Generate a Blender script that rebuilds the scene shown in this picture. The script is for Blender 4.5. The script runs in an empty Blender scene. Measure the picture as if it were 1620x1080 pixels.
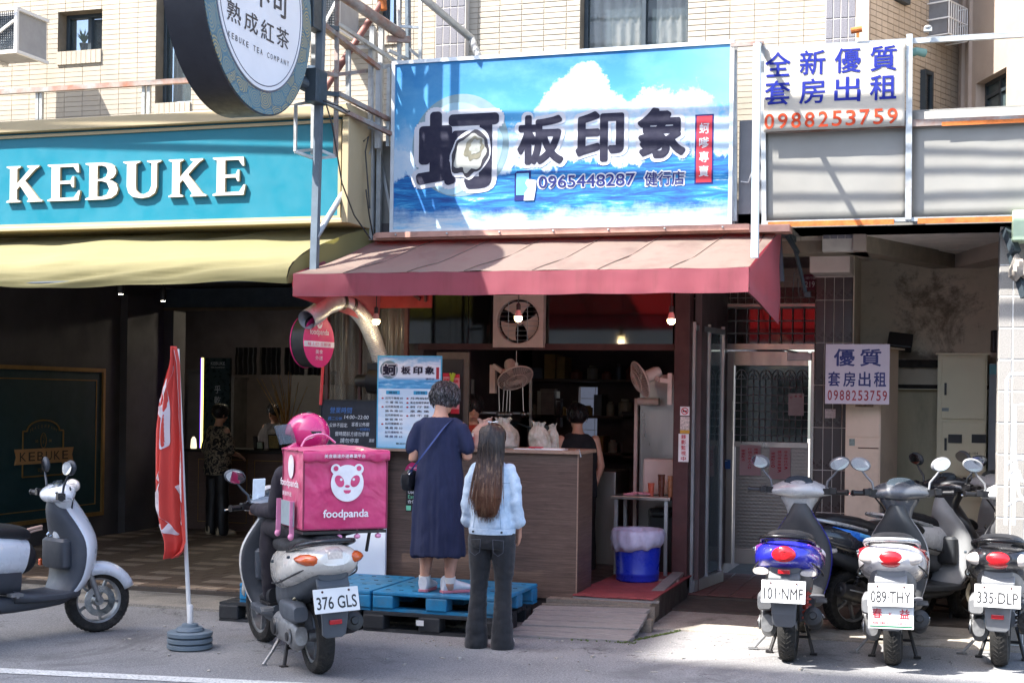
import bpy, math, random
import numpy as np
from mathutils import Vector, Matrix, noise as mnoise
from math import sin, cos, pi, radians as rad
rnd = random.Random(7)
SC = bpy.context.scene
COL = SC.collection

# ---------------------------------------------------------------- camera
FPX, TH, RHO, CH = 2250.0, math.atan(.32), .014, 1.8
FWD = Vector((-sin(TH), cos(TH), 0)); RGT = Vector((cos(TH), sin(TH), 0)); UPV = Vector((0, 0, 1))
cam_d = bpy.data.cameras.new('camera'); cam = bpy.data.objects.new('camera', cam_d); COL.objects.link(cam)
cx_ = RGT*cos(RHO) + UPV*sin(RHO); cy_ = UPV*cos(RHO) - RGT*sin(RHO); cz_ = -FWD
cam.matrix_world = Matrix(((cx_[0], cy_[0], cz_[0], 0), (cx_[1], cy_[1], cz_[1], 0), (cx_[2], cy_[2], cz_[2], CH), (0, 0, 0, 1)))
cam_d.sensor_width = 36; cam_d.lens = 36*FPX/1620; cam_d.shift_y = 88/1620; cam_d.clip_end = 400
SC.camera = cam
# ---------------------------------------------------------------- light
SUNV = Vector((1.08, 1.0, -1.95)).normalized()          # the way the light travels
world = bpy.data.worlds.new('World'); SC.world = world; world.use_nodes = True
wn = world.node_tree.nodes; bg = wn['Background']
sky = wn.new('ShaderNodeTexSky'); sky.sky_type = 'NISHITA'; sky.sun_disc = False
sky.sun_elevation = math.asin(-SUNV.z); sky.sun_rotation = math.atan2(-SUNV.x, -SUNV.y) % (2*pi)
sky.air_density = .9; sky.dust_density = 2.5; sky.ozone_density = .8
world.node_tree.links.new(sky.outputs[0], bg.inputs[0]); bg.inputs[1].default_value = .15
sun_d = bpy.data.lights.new('sun', 'SUN'); sun = bpy.data.objects.new('sun', sun_d); COL.objects.link(sun)
sun_d.energy = 4.3; sun_d.angle = rad(.5); sun_d.color = (1, .96, .90)
sun.rotation_euler = SUNV.to_track_quat('-Z', 'Y').to_euler()
vs = SC.view_settings; SC.display_settings.display_device = 'sRGB'
vs.view_transform = 'Standard'; vs.look = 'None'; vs.exposure = 2.1; vs.gamma = 1
SC.cycles.use_denoising = True; SC.cycles.max_bounces = 10; SC.cycles.transparent_max_bounces = 24
SC.cycles.diffuse_bounces = 5; SC.cycles.caustics_reflective = False; SC.cycles.caustics_refractive = False
SC.cycles.sample_clamp_indirect = 6

# ---------------------------------------------------------------- helpers
def ray(x, y):
    u = (x-810)/FPX; v = (628-y)/FPX
    a = u*cos(RHO) - v*sin(RHO); b = u*sin(RHO) + v*cos(RHO)
    return Vector((FWD[0]+RGT[0]*a, FWD[1]+RGT[1]*a, b))
def W(x, y, X=None, Y=None, Z=None):
    """the point of a wall (X or Y) or floor (Z) that the survey photograph shows at x, y"""
    d = ray(x, y)
    t = X/d[0] if X is not None else Y/d[1] if Y is not None else (Z-CH)/d[2]
    return Vector((d[0]*t, d[1]*t, CH+d[2]*t))
def wx(x, y, Y): return W(x, y, Y=Y).x
def wz(x, y, Y): return W(x, y, Y=Y).z

def lin(c):
    if isinstance(c, str):
        c = [int(c[i:i+2], 16)/255 for i in (0, 2, 4)]
    return tuple((x/12.92 if x <= .04045 else ((x+.055)/1.055)**2.4) for x in c[:3]) + (1,)

class NT:
    """a small wrapper round a node tree"""
    def __init__(s, name):
        s.mat = bpy.data.materials.new(name); s.mat.use_nodes = True
        s.t = s.mat.node_tree; s.b = s.t.nodes['Principled BSDF']; s.out = s.t.nodes['Material Output']
        s.co = s.t.nodes.new('ShaderNodeTexCoord')
    def n(s, typ, **kw):
        nd = s.t.nodes.new('ShaderNode'+typ)
        for k, v in kw.items():
            if k.startswith('i_'):
                key = k[2:]; key = int(key) if key.isdigit() else key
                s.set(nd.inputs[key], v)
            else: setattr(nd, k, v)
        return nd
    def set(s, inp, v):
        if hasattr(v, 'is_output') or isinstance(v, bpy.types.NodeSocket): s.t.links.new(v, inp)
        else: inp.default_value = v
    def map(s, scale=(1, 1, 1), loc=(0, 0, 0), rot=(0, 0, 0), src='Object'):
        m = s.n('Mapping'); s.set(m.inputs['Vector'], s.co.outputs[src]); m.inputs['Scale'].default_value = scale
        m.inputs['Location'].default_value = loc; m.inputs['Rotation'].default_value = rot
        return m.outputs[0]
    def noise(s, scale=5, detail=4, rough=.55, vec=None, dist=0):
        nd = s.n('TexNoise'); nd.inputs['Scale'].default_value = scale; nd.inputs['Detail'].default_value = detail
        nd.inputs['Roughness'].default_value = rough; nd.inputs['Distortion'].default_value = dist
        s.set(nd.inputs['Vector'], vec if vec is not None else s.co.outputs['Object'])
        return nd.outputs['Fac']
    def ramp(s, fac, *stops, interp='LINEAR'):
        nd = s.n('ValToRGB'); cr = nd.color_ramp; cr.interpolation = interp
        while len(cr.elements) < len(stops): cr.elements.new(.5)
        for e, (p, c) in zip(cr.elements, stops):
            e.position = p; e.color = (c, c, c, 1) if isinstance(c, (int, float)) else lin(c) if isinstance(c, str) else c
        s.set(nd.inputs[0], fac); return nd.outputs[0]
    def mix(s, fac, a, b, mode='MIX'):
        nd = s.n('Mix', data_type='RGBA', blend_type=mode)
        s.set(nd.inputs[0], fac)
        for i, v in ((6, a), (7, b)):
            if isinstance(v, str): v = lin(v)
            elif isinstance(v, (int, float)): v = (v, v, v, 1)
            s.set(nd.inputs[i], v)
        return nd.outputs[2]
    def math(s, op, a, b=0.0, c=None):
        nd = s.n('Math', operation=op); s.set(nd.inputs[0], a); s.set(nd.inputs[1], b)
        if c is not None: s.set(nd.inputs[2], c)
        return nd.outputs[0]
    def mapr(s, v, a, b, c=0.0, d=1.0):
        nd = s.n('MapRange'); nd.inputs[1].default_value = a; nd.inputs[2].default_value = b
        nd.inputs[3].default_value = c; nd.inputs[4].default_value = d; s.set(nd.inputs[0], v); return nd.outputs[0]
    def xyz(s, src='Object', vec=None):
        nd = s.n('SeparateXYZ'); s.set(nd.inputs[0], vec if vec is not None else s.co.outputs[src]); return nd.outputs
    def bump(s, h, strength=.3, dist=.01):
        nd = s.n('Bump'); nd.inputs['Strength'].default_value = strength; nd.inputs['Distance'].default_value = dist
        s.set(nd.inputs['Height'], h); s.t.links.new(nd.outputs[0], s.b.inputs['Normal'])
    def put(s, **kw):
        for k, v in kw.items():
            key = {'color': 'Base Color', 'rough': 'Roughness', 'metal': 'Metallic', 'trans': 'Transmission Weight', 'alpha': 'Alpha', 'ior': 'IOR',
                   'coat': 'Coat Weight', 'emit': 'Emission Color', 'estr': 'Emission Strength', 'sheen': 'Sheen Weight', 'spec': 'Specular IOR Level'}[k]
            if isinstance(v, str): v = lin(v)
            s.set(s.b.inputs[key], v)
        return s.mat

_mats = {}
def pm(name, col, rough=.5, metal=0, var=.18, scale=7, bump=0, bscale=60, dirt=0, dirtcol='3a322b', coat=0, estr=0, aniso=(1, 1, 1), sheen=0):
    """a plain painted / metal / cloth material with uneven colour, roughness, optional dirt and fine relief"""
    if name in _mats: return _mats[name]
    t = NT(name); c = lin(col) if isinstance(col, str) else tuple(col)+(1,)
    v = t.map(aniso)
    n1 = t.noise(scale, 5, .6, v)
    lo = tuple(x*(1-var) for x in c[:3])+(1,); hi = tuple(min(1, x*(1+var)) for x in c[:3])+(1,)
    base = t.mix(t.mapr(n1, .3, .7), lo, hi)
    if dirt:
        n2 = t.noise(scale*.6, 8, .7, t.map(aniso, (3, 1, 7)))
        base = t.mix(t.mapr(n2, .62-dirt*.3, .78, 0, min(1, dirt+.25)), base, dirtcol)
    t.put(color=base, metal=metal, rough=t.mapr(t.noise(scale*2.3, 4, .6, v), .3, .7, max(.03, rough-.1), min(1, rough+.12)), coat=coat, sheen=sheen)
    if bump: t.bump(t.noise(bscale, 3, .6, v), bump, .004)
    if estr: t.put(emit=c, estr=estr)
    _mats[name] = t.mat
    return t.mat

class MB:
    """collects shapes; build() links them as one mesh object"""
    def __init__(s): s.v = []; s.f = []; s.mi = []; s.m = 0
    def add(s, vs_, fs, M=None):
        o = len(s.v)
        s.v.extend([tuple(M @ Vector(p)) if M else tuple(p) for p in vs_])
        s.f.extend([tuple(i+o for i in f) for f in fs]); s.mi.extend([s.m]*len(fs)); return s
    def box(s, a, b, M=None):
        x0, y0, z0 = a; x1, y1, z1 = b
        x0, x1 = min(x0, x1), max(x0, x1); y0, y1 = min(y0, y1), max(y0, y1); z0, z1 = min(z0, z1), max(z0, z1)
        return s.add([(x0, y0, z0), (x1, y0, z0), (x1, y1, z0), (x0, y1, z0), (x0, y0, z1), (x1, y0, z1), (x1, y1, z1), (x0, y1, z1)],
                     [(0, 3, 2, 1), (4, 5, 6, 7), (0, 1, 5, 4), (1, 2, 6, 5), (2, 3, 7, 6), (3, 0, 4, 7)], M)
    def cbox(s, c, d, rz=0, rx=0, ry=0):
        M = Matrix.Translation(c) @ Matrix.Rotation(rz, 4, 'Z') @ Matrix.Rotation(ry, 4, 'Y') @ Matrix.Rotation(rx, 4, 'X')
        return s.box((-d[0]/2, -d[1]/2, -d[2]/2), (d[0]/2, d[1]/2, d[2]/2), M)
    def bar(s, p, q, w, h=None, up=(0, 0, 1)):
        """a square bar from p to q"""
        p = Vector(p); q = Vector(q); d = (q-p); L = d.length; d.normalize(); h = h or w
        u = Vector(up); sd = d.cross(u)
        if sd.length < 1e-3: sd = d.cross(Vector((1, 0, 0)))
        sd.normalize(); u2 = sd.cross(d)
        M = Matrix(((sd[0], d[0], u2[0], p[0]), (sd[1], d[1], u2[1], p[1]), (sd[2], d[2], u2[2], p[2]), (0, 0, 0, 1)))
        return s.box((-w/2, 0, -h/2), (w/2, L, h/2), M)
    def tube(s, pts, r=.01, n=8, caps=True, M=None, flat=1.0):
        pts = [Vector(p) for p in pts]; k = len(pts); rs = r if isinstance(r, (list, tuple)) else [r]*k
        vs_ = []; prev = None
        for i, p in enumerate(pts):
            d = (pts[min(i+1, k-1)] - pts[max(i-1, 0)]).normalized()
            if prev is None:
                a = Vector((0, 0, 1)) if abs(d.z) < .9 else Vector((1, 0, 0)); u = d.cross(a).normalized()
            else: u = (prev - d*prev.dot(d)).normalized()
            prev = u; w = d.cross(u)
            for j in range(n):
                an = 2*pi*j/n; vs_.append(p + u*(cos(an)*rs[i]) + w*(sin(an)*rs[i]*flat))
        fs = [(i*n+j, i*n+(j+1) % n, (i+1)*n+(j+1) % n, (i+1)*n+j) for i in range(k-1) for j in range(n)]
        if caps: fs += [tuple(range(n))[::-1], tuple(range((k-1)*n, k*n))]
        return s.add(vs_, fs, M)
    def lathe(s, prof, n=24, M=None, caps=True):
        vs_ = [(r*cos(2*pi*j/n), r*sin(2*pi*j/n), z) for r, z in prof for j in range(n)]
        k = len(prof)
        fs = [(i*n+j, i*n+(j+1) % n, (i+1)*n+(j+1) % n, (i+1)*n+j) for i in range(k-1) for j in range(n)]
        if caps: fs += [tuple(range(n))[::-1], tuple(range((k-1)*n, k*n))]
        return s.add(vs_, fs, M)
    def loft(s, rings, caps=True, closed=True, M=None):
        n = len(rings[0]); k = len(rings); vs_ = [p for r in rings for p in r]; m = n if closed else n-1
        fs = [(i*n+j, i*n+(j+1) % n, (i+1)*n+(j+1) % n, (i+1)*n+j) for i in range(k-1) for j in range(m)]
        if caps and closed: fs += [tuple(range(n))[::-1], tuple(range((k-1)*n, k*n))]
        return s.add(vs_, fs, M)
    def prism(s, poly, h, M=None):
        """polygon in local xy, extruded to z = h"""
        n = len(poly); vs_ = [(x, y, 0) for x, y in poly] + [(x, y, h) for x, y in poly]
        return s.add(vs_, [tuple(range(n))[::-1], tuple(range(n, 2*n))] + [(i, (i+1) % n, n+(i+1) % n, n+i) for i in range(n)], M)
    def ball(s, c, r, n=16, m=10, M=None):
        c = Vector(c); r = Vector(r) if hasattr(r, '__len__') else Vector((r, r, r))
        vs_ = []; 
        for i in range(m+1):
            a = pi*(i+.001)/(m+.002)
            for j in range(n): vs_.append((c.x+r.x*sin(a)*cos(2*pi*j/n), c.y+r.y*sin(a)*sin(2*pi*j/n), c.z+r.z*cos(a)))
        fs = [(i*n+j, (i+1)*n+j, (i+1)*n+(j+1) % n, i*n+(j+1) % n) for i in range(m) for j in range(n)]
        return s.add(vs_, fs+[tuple(range(n)), tuple(range(m*n, (m+1)*n))[::-1]], M)
    def grid(s, fn, nu, nv, M=None):
        vs_ = [fn(i/nu, j/nv) for j in range(nv+1) for i in range(nu+1)]
        fs = [(j*(nu+1)+i, j*(nu+1)+i+1, (j+1)*(nu+1)+i+1, (j+1)*(nu+1)+i) for j in range(nv) for i in range(nu)]
        return s.add(vs_, fs, M)
    def mesh(s, name, mats, smooth=False, off=None):
        me = bpy.data.meshes.new(name)
        v = s.v if off is None else [(x-off[0], y-off[1], z-off[2]) for x, y, z in s.v]
        me.from_pydata(v, [], s.f)
        for m in (mats if isinstance(mats, (list, tuple)) else [mats]): me.materials.append(m)
        if isinstance(mats, (list, tuple)): me.polygons.foreach_set('material_index', s.mi)
        if smooth: me.polygons.foreach_set('use_smooth', [True]*len(me.polygons))
        me.update(); return me
    def build(s, name, mats, parent=None, smooth=False, world=False, bevel=0, subd=0, solid=0, auto=None, rem=0, lap=0):
        me = s.mesh(name, mats, smooth or subd > 0, parent['org'] if world and parent is not None else None)
        o = bpy.data.objects.new(name, me); COL.objects.link(o)
        if parent is not None:
            o.parent = parent
            if world: o['org'] = tuple(parent['org'])
        if solid: md = o.modifiers.new('s', 'SOLIDIFY'); md.thickness = solid; md.offset = 0
        if rem:
            md = o.modifiers.new('r', 'REMESH'); md.mode = 'VOXEL'; md.voxel_size = rem; md.use_smooth_shade = True
            if lap: md = o.modifiers.new('k', 'SMOOTH'); md.factor = .5; md.iterations = lap
        if bevel:
            md = o.modifiers.new('b', 'BEVEL'); md.width = bevel; md.segments = 2; md.limit_method = 'ANGLE'; md.angle_limit = rad(40)
        if subd: md = o.modifiers.new('u', 'SUBSURF'); md.levels = md.render_levels = subd
        if smooth and not subd and not rem and auto is not False:
            me.set_sharp_from_angle(angle=rad(38))
        return o

def baked(o):
    """modifiers applied"""
    dg = bpy.context.evaluated_depsgraph_get(); dg.update()
    me = bpy.data.meshes.new_from_object(o.evaluated_get(dg)); o.modifiers.clear(); o.data = me; return o
def wrinkle(o, fn):
    """moves every vertex along its normal by fn(co)"""
    me = o.data; me.update()
    ds = [(v.co.copy(), v.normal.copy()) for v in me.vertices]
    for v, (c, n) in zip(me.vertices, ds): v.co = c + n*fn(c)
    me.update(); return o

def root(name, label, cat, loc=(0, 0, 0), rz=0, group=None, kind=None):
    o = bpy.data.objects.new(name, None); COL.objects.link(o); o.location = loc; o.rotation_euler = (0, 0, rz)
    o.empty_display_size = .1; o['org'] = tuple(loc)
    tag(o, label, cat, group, kind); return o
def tag(o, label=None, cat=None, group=None, kind=None):
    if label: o['label'] = label
    if cat: o['category'] = cat
    if group: o['group'] = group
    if kind: o['kind'] = kind
    return o
def struct(o): o['kind'] = 'structure'; return o
def copy_tree(o, parent=None):
    c = o.copy(); COL.objects.link(c)
    if parent is not None: c.parent = parent
    for ch in list(o.children): copy_tree(ch, c)
    return c
def piece(name, me, parent, loc=(0, 0, 0), rot=None, scale=None):
    o = bpy.data.objects.new(name, me); COL.objects.link(o); o.parent = parent; o.location = loc
    if rot: o.rotation_euler = rot
    if scale: o.scale = scale
    return o

# ---------------------------------------------------------------- lettering
_gl = {}
def glyph(s, res=4):
    if s in _gl: return _gl[s]
    cu = bpy.data.curves.new('lettering', 'FONT'); cu.body = s; cu.size = 1; cu.resolution_u = res
    o = bpy.data.objects.new('lettering', cu); COL.objects.link(o)
    dg = bpy.context.evaluated_depsgraph_get(); dg.update()
    me = bpy.data.meshes.new_from_object(o.evaluated_get(dg))
    v = [tuple(p.co) for p in me.vertices]; f = [tuple(p.vertices) for p in me.polygons]
    bpy.data.objects.remove(o); bpy.data.curves.remove(cu); bpy.data.meshes.remove(me)
    _gl[s] = (v, f); return v, f
def frame(o, ux, uy):
    """matrix of a plane at o with axes ux, uy"""
    ux = Vector(ux).normalized(); uy = Vector(uy); uz = ux.cross(uy).normalized(); uy = uz.cross(ux)
    return Matrix(((ux[0], uy[0], uz[0], o[0]), (ux[1], uy[1], uz[1], o[1]), (ux[2], uy[2], uz[2], o[2]), (0, 0, 0, 1)))
def put_text(mb, s, x, y, w, h, z=.003, bold=0.0, M=None, shear=0.0):
    """lettering s into the box x, y, w, h (lower left) of the plane M at height z; bold (in em) thickens the strokes inside the box"""
    v, f = glyph(s)
    if not v: return mb
    xs = [p[0] for p in v]; ys = [p[1] for p in v]; x0, x1, y0, y1 = min(xs)-bold, max(xs)+bold, min(ys)-bold, max(ys)+bold
    if w is None: w = h*(x1-x0)/max(1e-6, y1-y0)
    sx = w/max(1e-6, x1-x0); sy = h/max(1e-6, y1-y0)
    n = 0 if bold == 0 else 4 if bold < .008 else 8 if bold < .03 else 16
    offs = [(0, 0)]+[(bold*cos(2*pi*k/n), bold*sin(2*pi*k/n)) for k in range(n)]
    if bold > .045: offs += [(bold*.55*cos(2*pi*k/8), bold*.55*sin(2*pi*k/8)) for k in range(8)]
    for k, (a, c) in enumerate(offs):
        mb.add([(x+(p[0]+a-x0)*sx+shear*(p[1]-y0)*sy, y+(p[1]+c-y0)*sy, z-.00006*k) for p in v], f, M)
    return mb

# ---------------------------------------------------------------- tiles
def tiles(parent, o, ux, uy, w, h, tw, th, gap, mat, thick=.008, holes=(), off=0.0, name='tile', limit=300, near=None, jit=.001, matb=None, checker=None):
    """a tiled face: the grid of tiles on the plane o, ux, uy; the first LIMIT (nearest to NEAR) are objects, the rest one part"""
    M = frame(o, ux, uy); nx = int(w/tw)+1; ny = int(h/th)+1; cells = []
    for j in range(ny):
        for i in range(-1, nx):
            x0 = i*tw + (off*tw if j % 2 else 0); y0 = j*th; x1 = x0+tw-gap; y1 = y0+th-gap
            x0c, x1c, y1c = max(0, x0), min(w, x1), min(h, y1)
            if x1c-x0c < tw*.12 or y1c-y0 < th*.2: continue
            rects = [(x0c, y0, x1c, y1c)]
            for (a, b, c, d) in holes:
                nr = []
                for (p, q, r, s_) in rects:
                    if r <= a or p >= c or s_ <= b or q >= d: nr.append((p, q, r, s_)); continue
                    if p < a: nr.append((p, q, a, s_))
                    if r > c: nr.append((c, q, r, s_))
                    if q < b: nr.append((max(p, a), q, min(r, c), b))
                    if s_ > d: nr.append((max(p, a), d, min(r, c), s_))
                rects = nr
            for r in rects:
                if r[2]-r[0] > .012 and r[3]-r[1] > .01: cells.append((r, (i+j) % 2))
    if near is not None: cells.sort(key=lambda c: (c[0][0]-near[0])**2+(c[0][1]-near[1])**2)
    rest = MB(); rest2 = MB(); me = {}
    q = M.to_quaternion(); og = Vector(parent['org']) if 'org' in parent else Vector((0, 0, 0))
    for k, ((x0, y0, x1, y1), par) in enumerate(cells):
        jz = rnd.uniform(-jit, jit)
        mm = matb if (matb and ((checker(x0, y0) if checker else par))) else mat
        if k < limit:
            key = (round(x1-x0, 3), round(y1-y0, 3), mm.name)
            if key not in me:
                b = MB(); e = min(.004, (y1-y0)*.1)
                X, Y = x1-x0, y1-y0
                b.add([(0, 0, -thick), (X, 0, -thick), (X, Y, -thick), (0, Y, -thick), (0, 0, -e*.6), (X, 0, -e*.6), (X, Y, -e*.6), (0, Y, -e*.6), (e, e, 0), (X-e, e, 0), (X-e, Y-e, 0), (e, Y-e, 0)],
                      [(0, 1, 5, 4), (1, 2, 6, 5), (2, 3, 7, 6), (3, 0, 4, 7), (4, 5, 9, 8), (5, 6, 10, 9), (6, 7, 11, 10), (7, 4, 8, 11), (8, 9, 10, 11)])
                me[key] = b.mesh(name, mm)
            ob = bpy.data.objects.new(name, me[key]); COL.objects.link(ob); ob.parent = parent
            ob.rotation_mode = 'QUATERNION'; ob.rotation_quaternion = q; ob.location = (M @ Vector((x0, y0, jz))) - og
        else:
            (rest2 if mm is matb else rest).box((x0, y0, -thick), (x1, y1, jz), Matrix.Translation(-og) @ M)
    for r_, m_ in ((rest, mat), (rest2, matb)):
        if r_.v: tag(r_.build(name+'_field', m_, parent), kind='stuff')
def wallrects(mb, y0, y1, x0, x1, z0, z1, holes):
    """a slab parallel to the facade with rectangular openings"""
    xs = sorted({x0, x1, *[min(max(h[0], x0), x1) for h in holes], *[min(max(h[2], x0), x1) for h in holes]})
    for a, b in zip(xs, xs[1:]):
        zs = [(z0, z1)]
        for h in holes:
            if h[0] < (a+b)/2 < h[2]:
                nz = []
                for p, q in zs:
                    if h[1] > p: nz.append((p, min(q, h[1])))
                    if h[3] < q: nz.append((max(p, h[3]), q))
                    if h[3] <= p or h[1] >= q: nz = nz if nz else [(p, q)]
                zs = [z for z in nz if z[1]-z[0] > 1e-4]
        for p, q in zs: mb.box((a, y0, p), (b, y1, q))
    return mb
# ================================================================ materials
def speck(name, a, b, c, rough=.85, s1=3, s2=160, bumpv=.5, crack=False, stain=None, grain=.25):
    t = NT(name); big = t.noise(s1, 8, .65); fine = t.noise(s2, 2, .7); mid = t.noise(s1*9, 5, .7)
    col = t.mix(t.mapr(big, .35, .65), a, b); col = t.mix(t.mapr(mid, .55, .75, 0, .6), col, a); gr_ = t.noise(s2*.5, 3, .8)
    col = t.mix(t.mapr(fine, .50, .66), col, c); dk_ = tuple(x*.35 for x in lin(a)[:3])+(1,); col = t.mix(t.mapr(gr_, .53, .66, 0, grain), col, dk_)
    h = fine
    if stain: col = t.mix(t.mapr(t.noise(s1*.6, 9, .75, None, 1.2), .51, .64, 0, .75), col, stain)
    if crack:
        vo = t.n('TexVoronoi', feature='DISTANCE_TO_EDGE'); vo.inputs['Scale'].default_value = 1.1
        ds = t.n('VectorMath', operation='ADD'); t.set(ds.inputs[0], t.co.outputs['Object'])
        nz = t.n('TexNoise'); nz.inputs['Scale'].default_value = 3.5; nz.inputs['Detail'].default_value = 6
        t.set(nz.inputs['Vector'], t.co.outputs['Object']); t.set(ds.inputs[1], nz.outputs['Color']); t.set(vo.inputs['Vector'], ds.outputs[0])
        ck = t.mapr(vo.outputs['Distance'], .004, .014, 1, 0); ck = t.math('MULTIPLY', ck, t.mapr(big, .5, .6))
        col = t.mix(t.math('MULTIPLY', ck, .75), col, '22201e')
    t.put(color=col, rough=rough); t.bump(h, bumpv, .006); return t.mat
M_road = speck('asphalt', '6b6b6d', '828283', 'b3b1ae', s1=.9, s2=120, crack=True, stain='565657', grain=.75)
M_gutter = speck('kerb_concrete', '938d84', '7b766e', 'b0aa9f', s1=2.2, s2=90, crack=True, stain='56524b')
M_paveR = speck('worn_concrete', 'a39c91', '8b857c', 'bbb3a6', s1=2.0, s2=110, crack=True, stain='615b52')
M_joint = pm('paving_joint', '4a423b', .9, bump=.3)
M_pv1 = speck('paver_brown', '6d5a4c', '5c4b40', '7e6b5b', s1=6, s2=120, bumpv=.25, rough=.6)
M_pv2 = speck('paver_pale', 'a08c7a', '8d7a6a', 'b39f8c', s1=6, s2=120, bumpv=.25, rough=.6)
M_pvr = speck('paver_red', '6b4741', '5b3b36', '7c5750', s1=6, s2=120, bumpv=.25, rough=.6)
M_white_line = speck('road_paint', 'd9d9d4', 'c3c3bf', '9a9a98', s1=9, s2=60, bumpv=.3, rough=.7)
M_tile = pm('cream_tile', 'a49b8d', .35, var=.13, scale=1.4, bump=.12, bscale=45, dirt=.12, dirtcol='8f8472')
M_grout = pm('tile_grout', '7d7364', .9, var=.2, bump=.3)
M_tile_grey = pm('granite_tile', '6c6b72', .55, var=.25, scale=90, bump=.2, bscale=120)
M_tile_dark = pm('brown_wall_tile', '3a302e', .3, var=.2, scale=2, bump=.1, bscale=50, dirt=.1)
M_grout_pale = pm('pale_grout', 'b9b3ab', .9, var=.15)
M_tile_pillar = pm('grey_pillar_tile', '8a8783', .6, var=.22, scale=120, bump=.4, bscale=140)
M_cream_paint = pm('cream_render', 'a6988c', .8, var=.1, scale=1.2, bump=.25, bscale=30, dirt=.15, dirtcol='86776a')
M_alu = pm('aluminium', 'b3b6b9', .4, .75, var=.12, scale=4, bump=.05)
M_alu_dk = pm('dark_window_frame', '39434a', .45, .3, var=.15)
M_steel = pm('stainless_steel', 'aba5a0', .33, 1, var=.18, scale=2.5, aniso=(1, 1, .15), bump=.06, bscale=20)
M_galv = pm('galvanised_steel', 'a7abac', .5, .7, var=.2, scale=12, dirt=.25, dirtcol='7a5a40')
M_rust = pm('rusty_steel', '8e8f8d', .65, .5, var=.25, scale=9, dirt=.75, dirtcol='8a4a22', bump=.3)
M_rust2 = pm('orange_rust', 'b0622b', .85, 0, var=.35, scale=14, dirt=.4, dirtcol='5e3216', bump=.5)
M_brownpipe = pm('red_oxide_pipe', '7d5048', .6, .1, var=.25, scale=9, dirt=.4)
M_black = pm('black_paint', '1c1a1b', .45, var=.3, scale=4, bump=.1)
M_blackwall = pm('charcoal_wall', '4b4748', .65, var=.22, scale=1.5, bump=.25, bscale=80)
M_plastic_blk = pm('black_plastic', '17171a', .42, var=.25, scale=20, bump=.12, bscale=200)
M_rubber = pm('tyre_rubber', '1d1c1b', .82, var=.3, scale=25, bump=.4, bscale=150, dirt=.4, dirtcol='57514a')
M_white = pm('white_paint', 'dcdcda', .5, var=.06, scale=3, dirt=.08)
M_whiteboard = pm('white_board', 'dfe2e8', .4, var=.04, scale=3)
M_sheet = pm('white_sheet_metal', '85847f', .5, .15, var=.10, scale=1.5, bump=.15, bscale=3, dirt=.3, dirtcol='85827d')
M_cream = pm('cream_trim', 'a89878', .5, var=.06, scale=2)
M_gold = pm('dull_gold', 'a8834e', .38, .6, var=.15)
M_brownbeam = pm('maroon_beam', '4a2a2a', .6, .1, var=.25, scale=5, dirt=.2)
def glassy(name, col='93a5a8', rough=.05, alpha=.35, metal=0):
    t = NT(name); lw = t.n('LayerWeight'); lw.inputs[0].default_value = .35
    t.put(color=col, rough=rough, metal=metal, alpha=t.mapr(lw.outputs['Facing'], 0, 1, alpha, .95), spec=.8)
    t.bump(t.noise(2.2, 2), .06, .01); return t.mat
M_glass = glassy('window_glass', '55656b', .04, .22)
M_glass_dk = glassy('dark_glass', '141618', .06, .75)
M_vinyl = glassy('clear_vinyl', '6f675c', .2, .42)
def curtain_mat():
    t = NT('curtain_cloth'); x = t.xyz()
    f = t.math('SINE', t.math('ADD', t.math('MULTIPLY', x[0], 70), t.math('MULTIPLY', t.noise(4), 8)))
    t.put(color=t.mix(t.mapr(f, -1, 1), 'c9c6be', 'e8e5dd'), rough=.9); t.bump(f, .5, .02); return t.mat
M_curtain = curtain_mat()
def wood(name, a, b, c, sx=(1.2, 1.2, 22), rough=.55, bump=.2):
    t = NT(name); v = t.map(sx); n1 = t.noise(2.0, 8, .65, v, 1.4); n2 = t.noise(14, 4, .6, v)
    col = t.mix(t.mapr(n1, .32, .68), a, b); col = t.mix(t.mapr(n2, .5, .75, 0, .7), col, c)
    t.put(color=col, rough=rough); t.bump(n2, bump, .003); return t.mat
M_counterwood = wood('walnut_laminate', '46352d', '6d574b', '2a1f19', (1.0, 1.0, 26))
M_countertrim = wood('pale_counter_edge', '8a7060', 'a58a76', '6b5648', (2, 2, 20))
M_plank = wood('weathered_plank', '76716f', '8f8985', '4a4543', (1.0, 26, 26), .85, .5)
M_plankend = wood('ramp_side_board', '6f655b', '8a7f72', '4d463f', (20, 1.5, 20), .85, .5)
M_mat = pm('red_rubber_mat', '8a3c3e', .8, var=.2, scale=20, bump=.6, bscale=130, dirt=.3, dirtcol='4a2a2a')
M_pallet_blue = pm('blue_pallet_plastic', '1c7cab', .55, var=.2, scale=9, bump=.3, bscale=60, dirt=.55, dirtcol='5d6a6c')
M_pallet_black = pm('black_pallet_plastic', '25272b', .6, var=.25, scale=7, bump=.2, dirt=.3, dirtcol='5a5a58')
M_moss = pm('moss', '4d5a2c', .95, var=.4, scale=30, bump=1)

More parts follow.
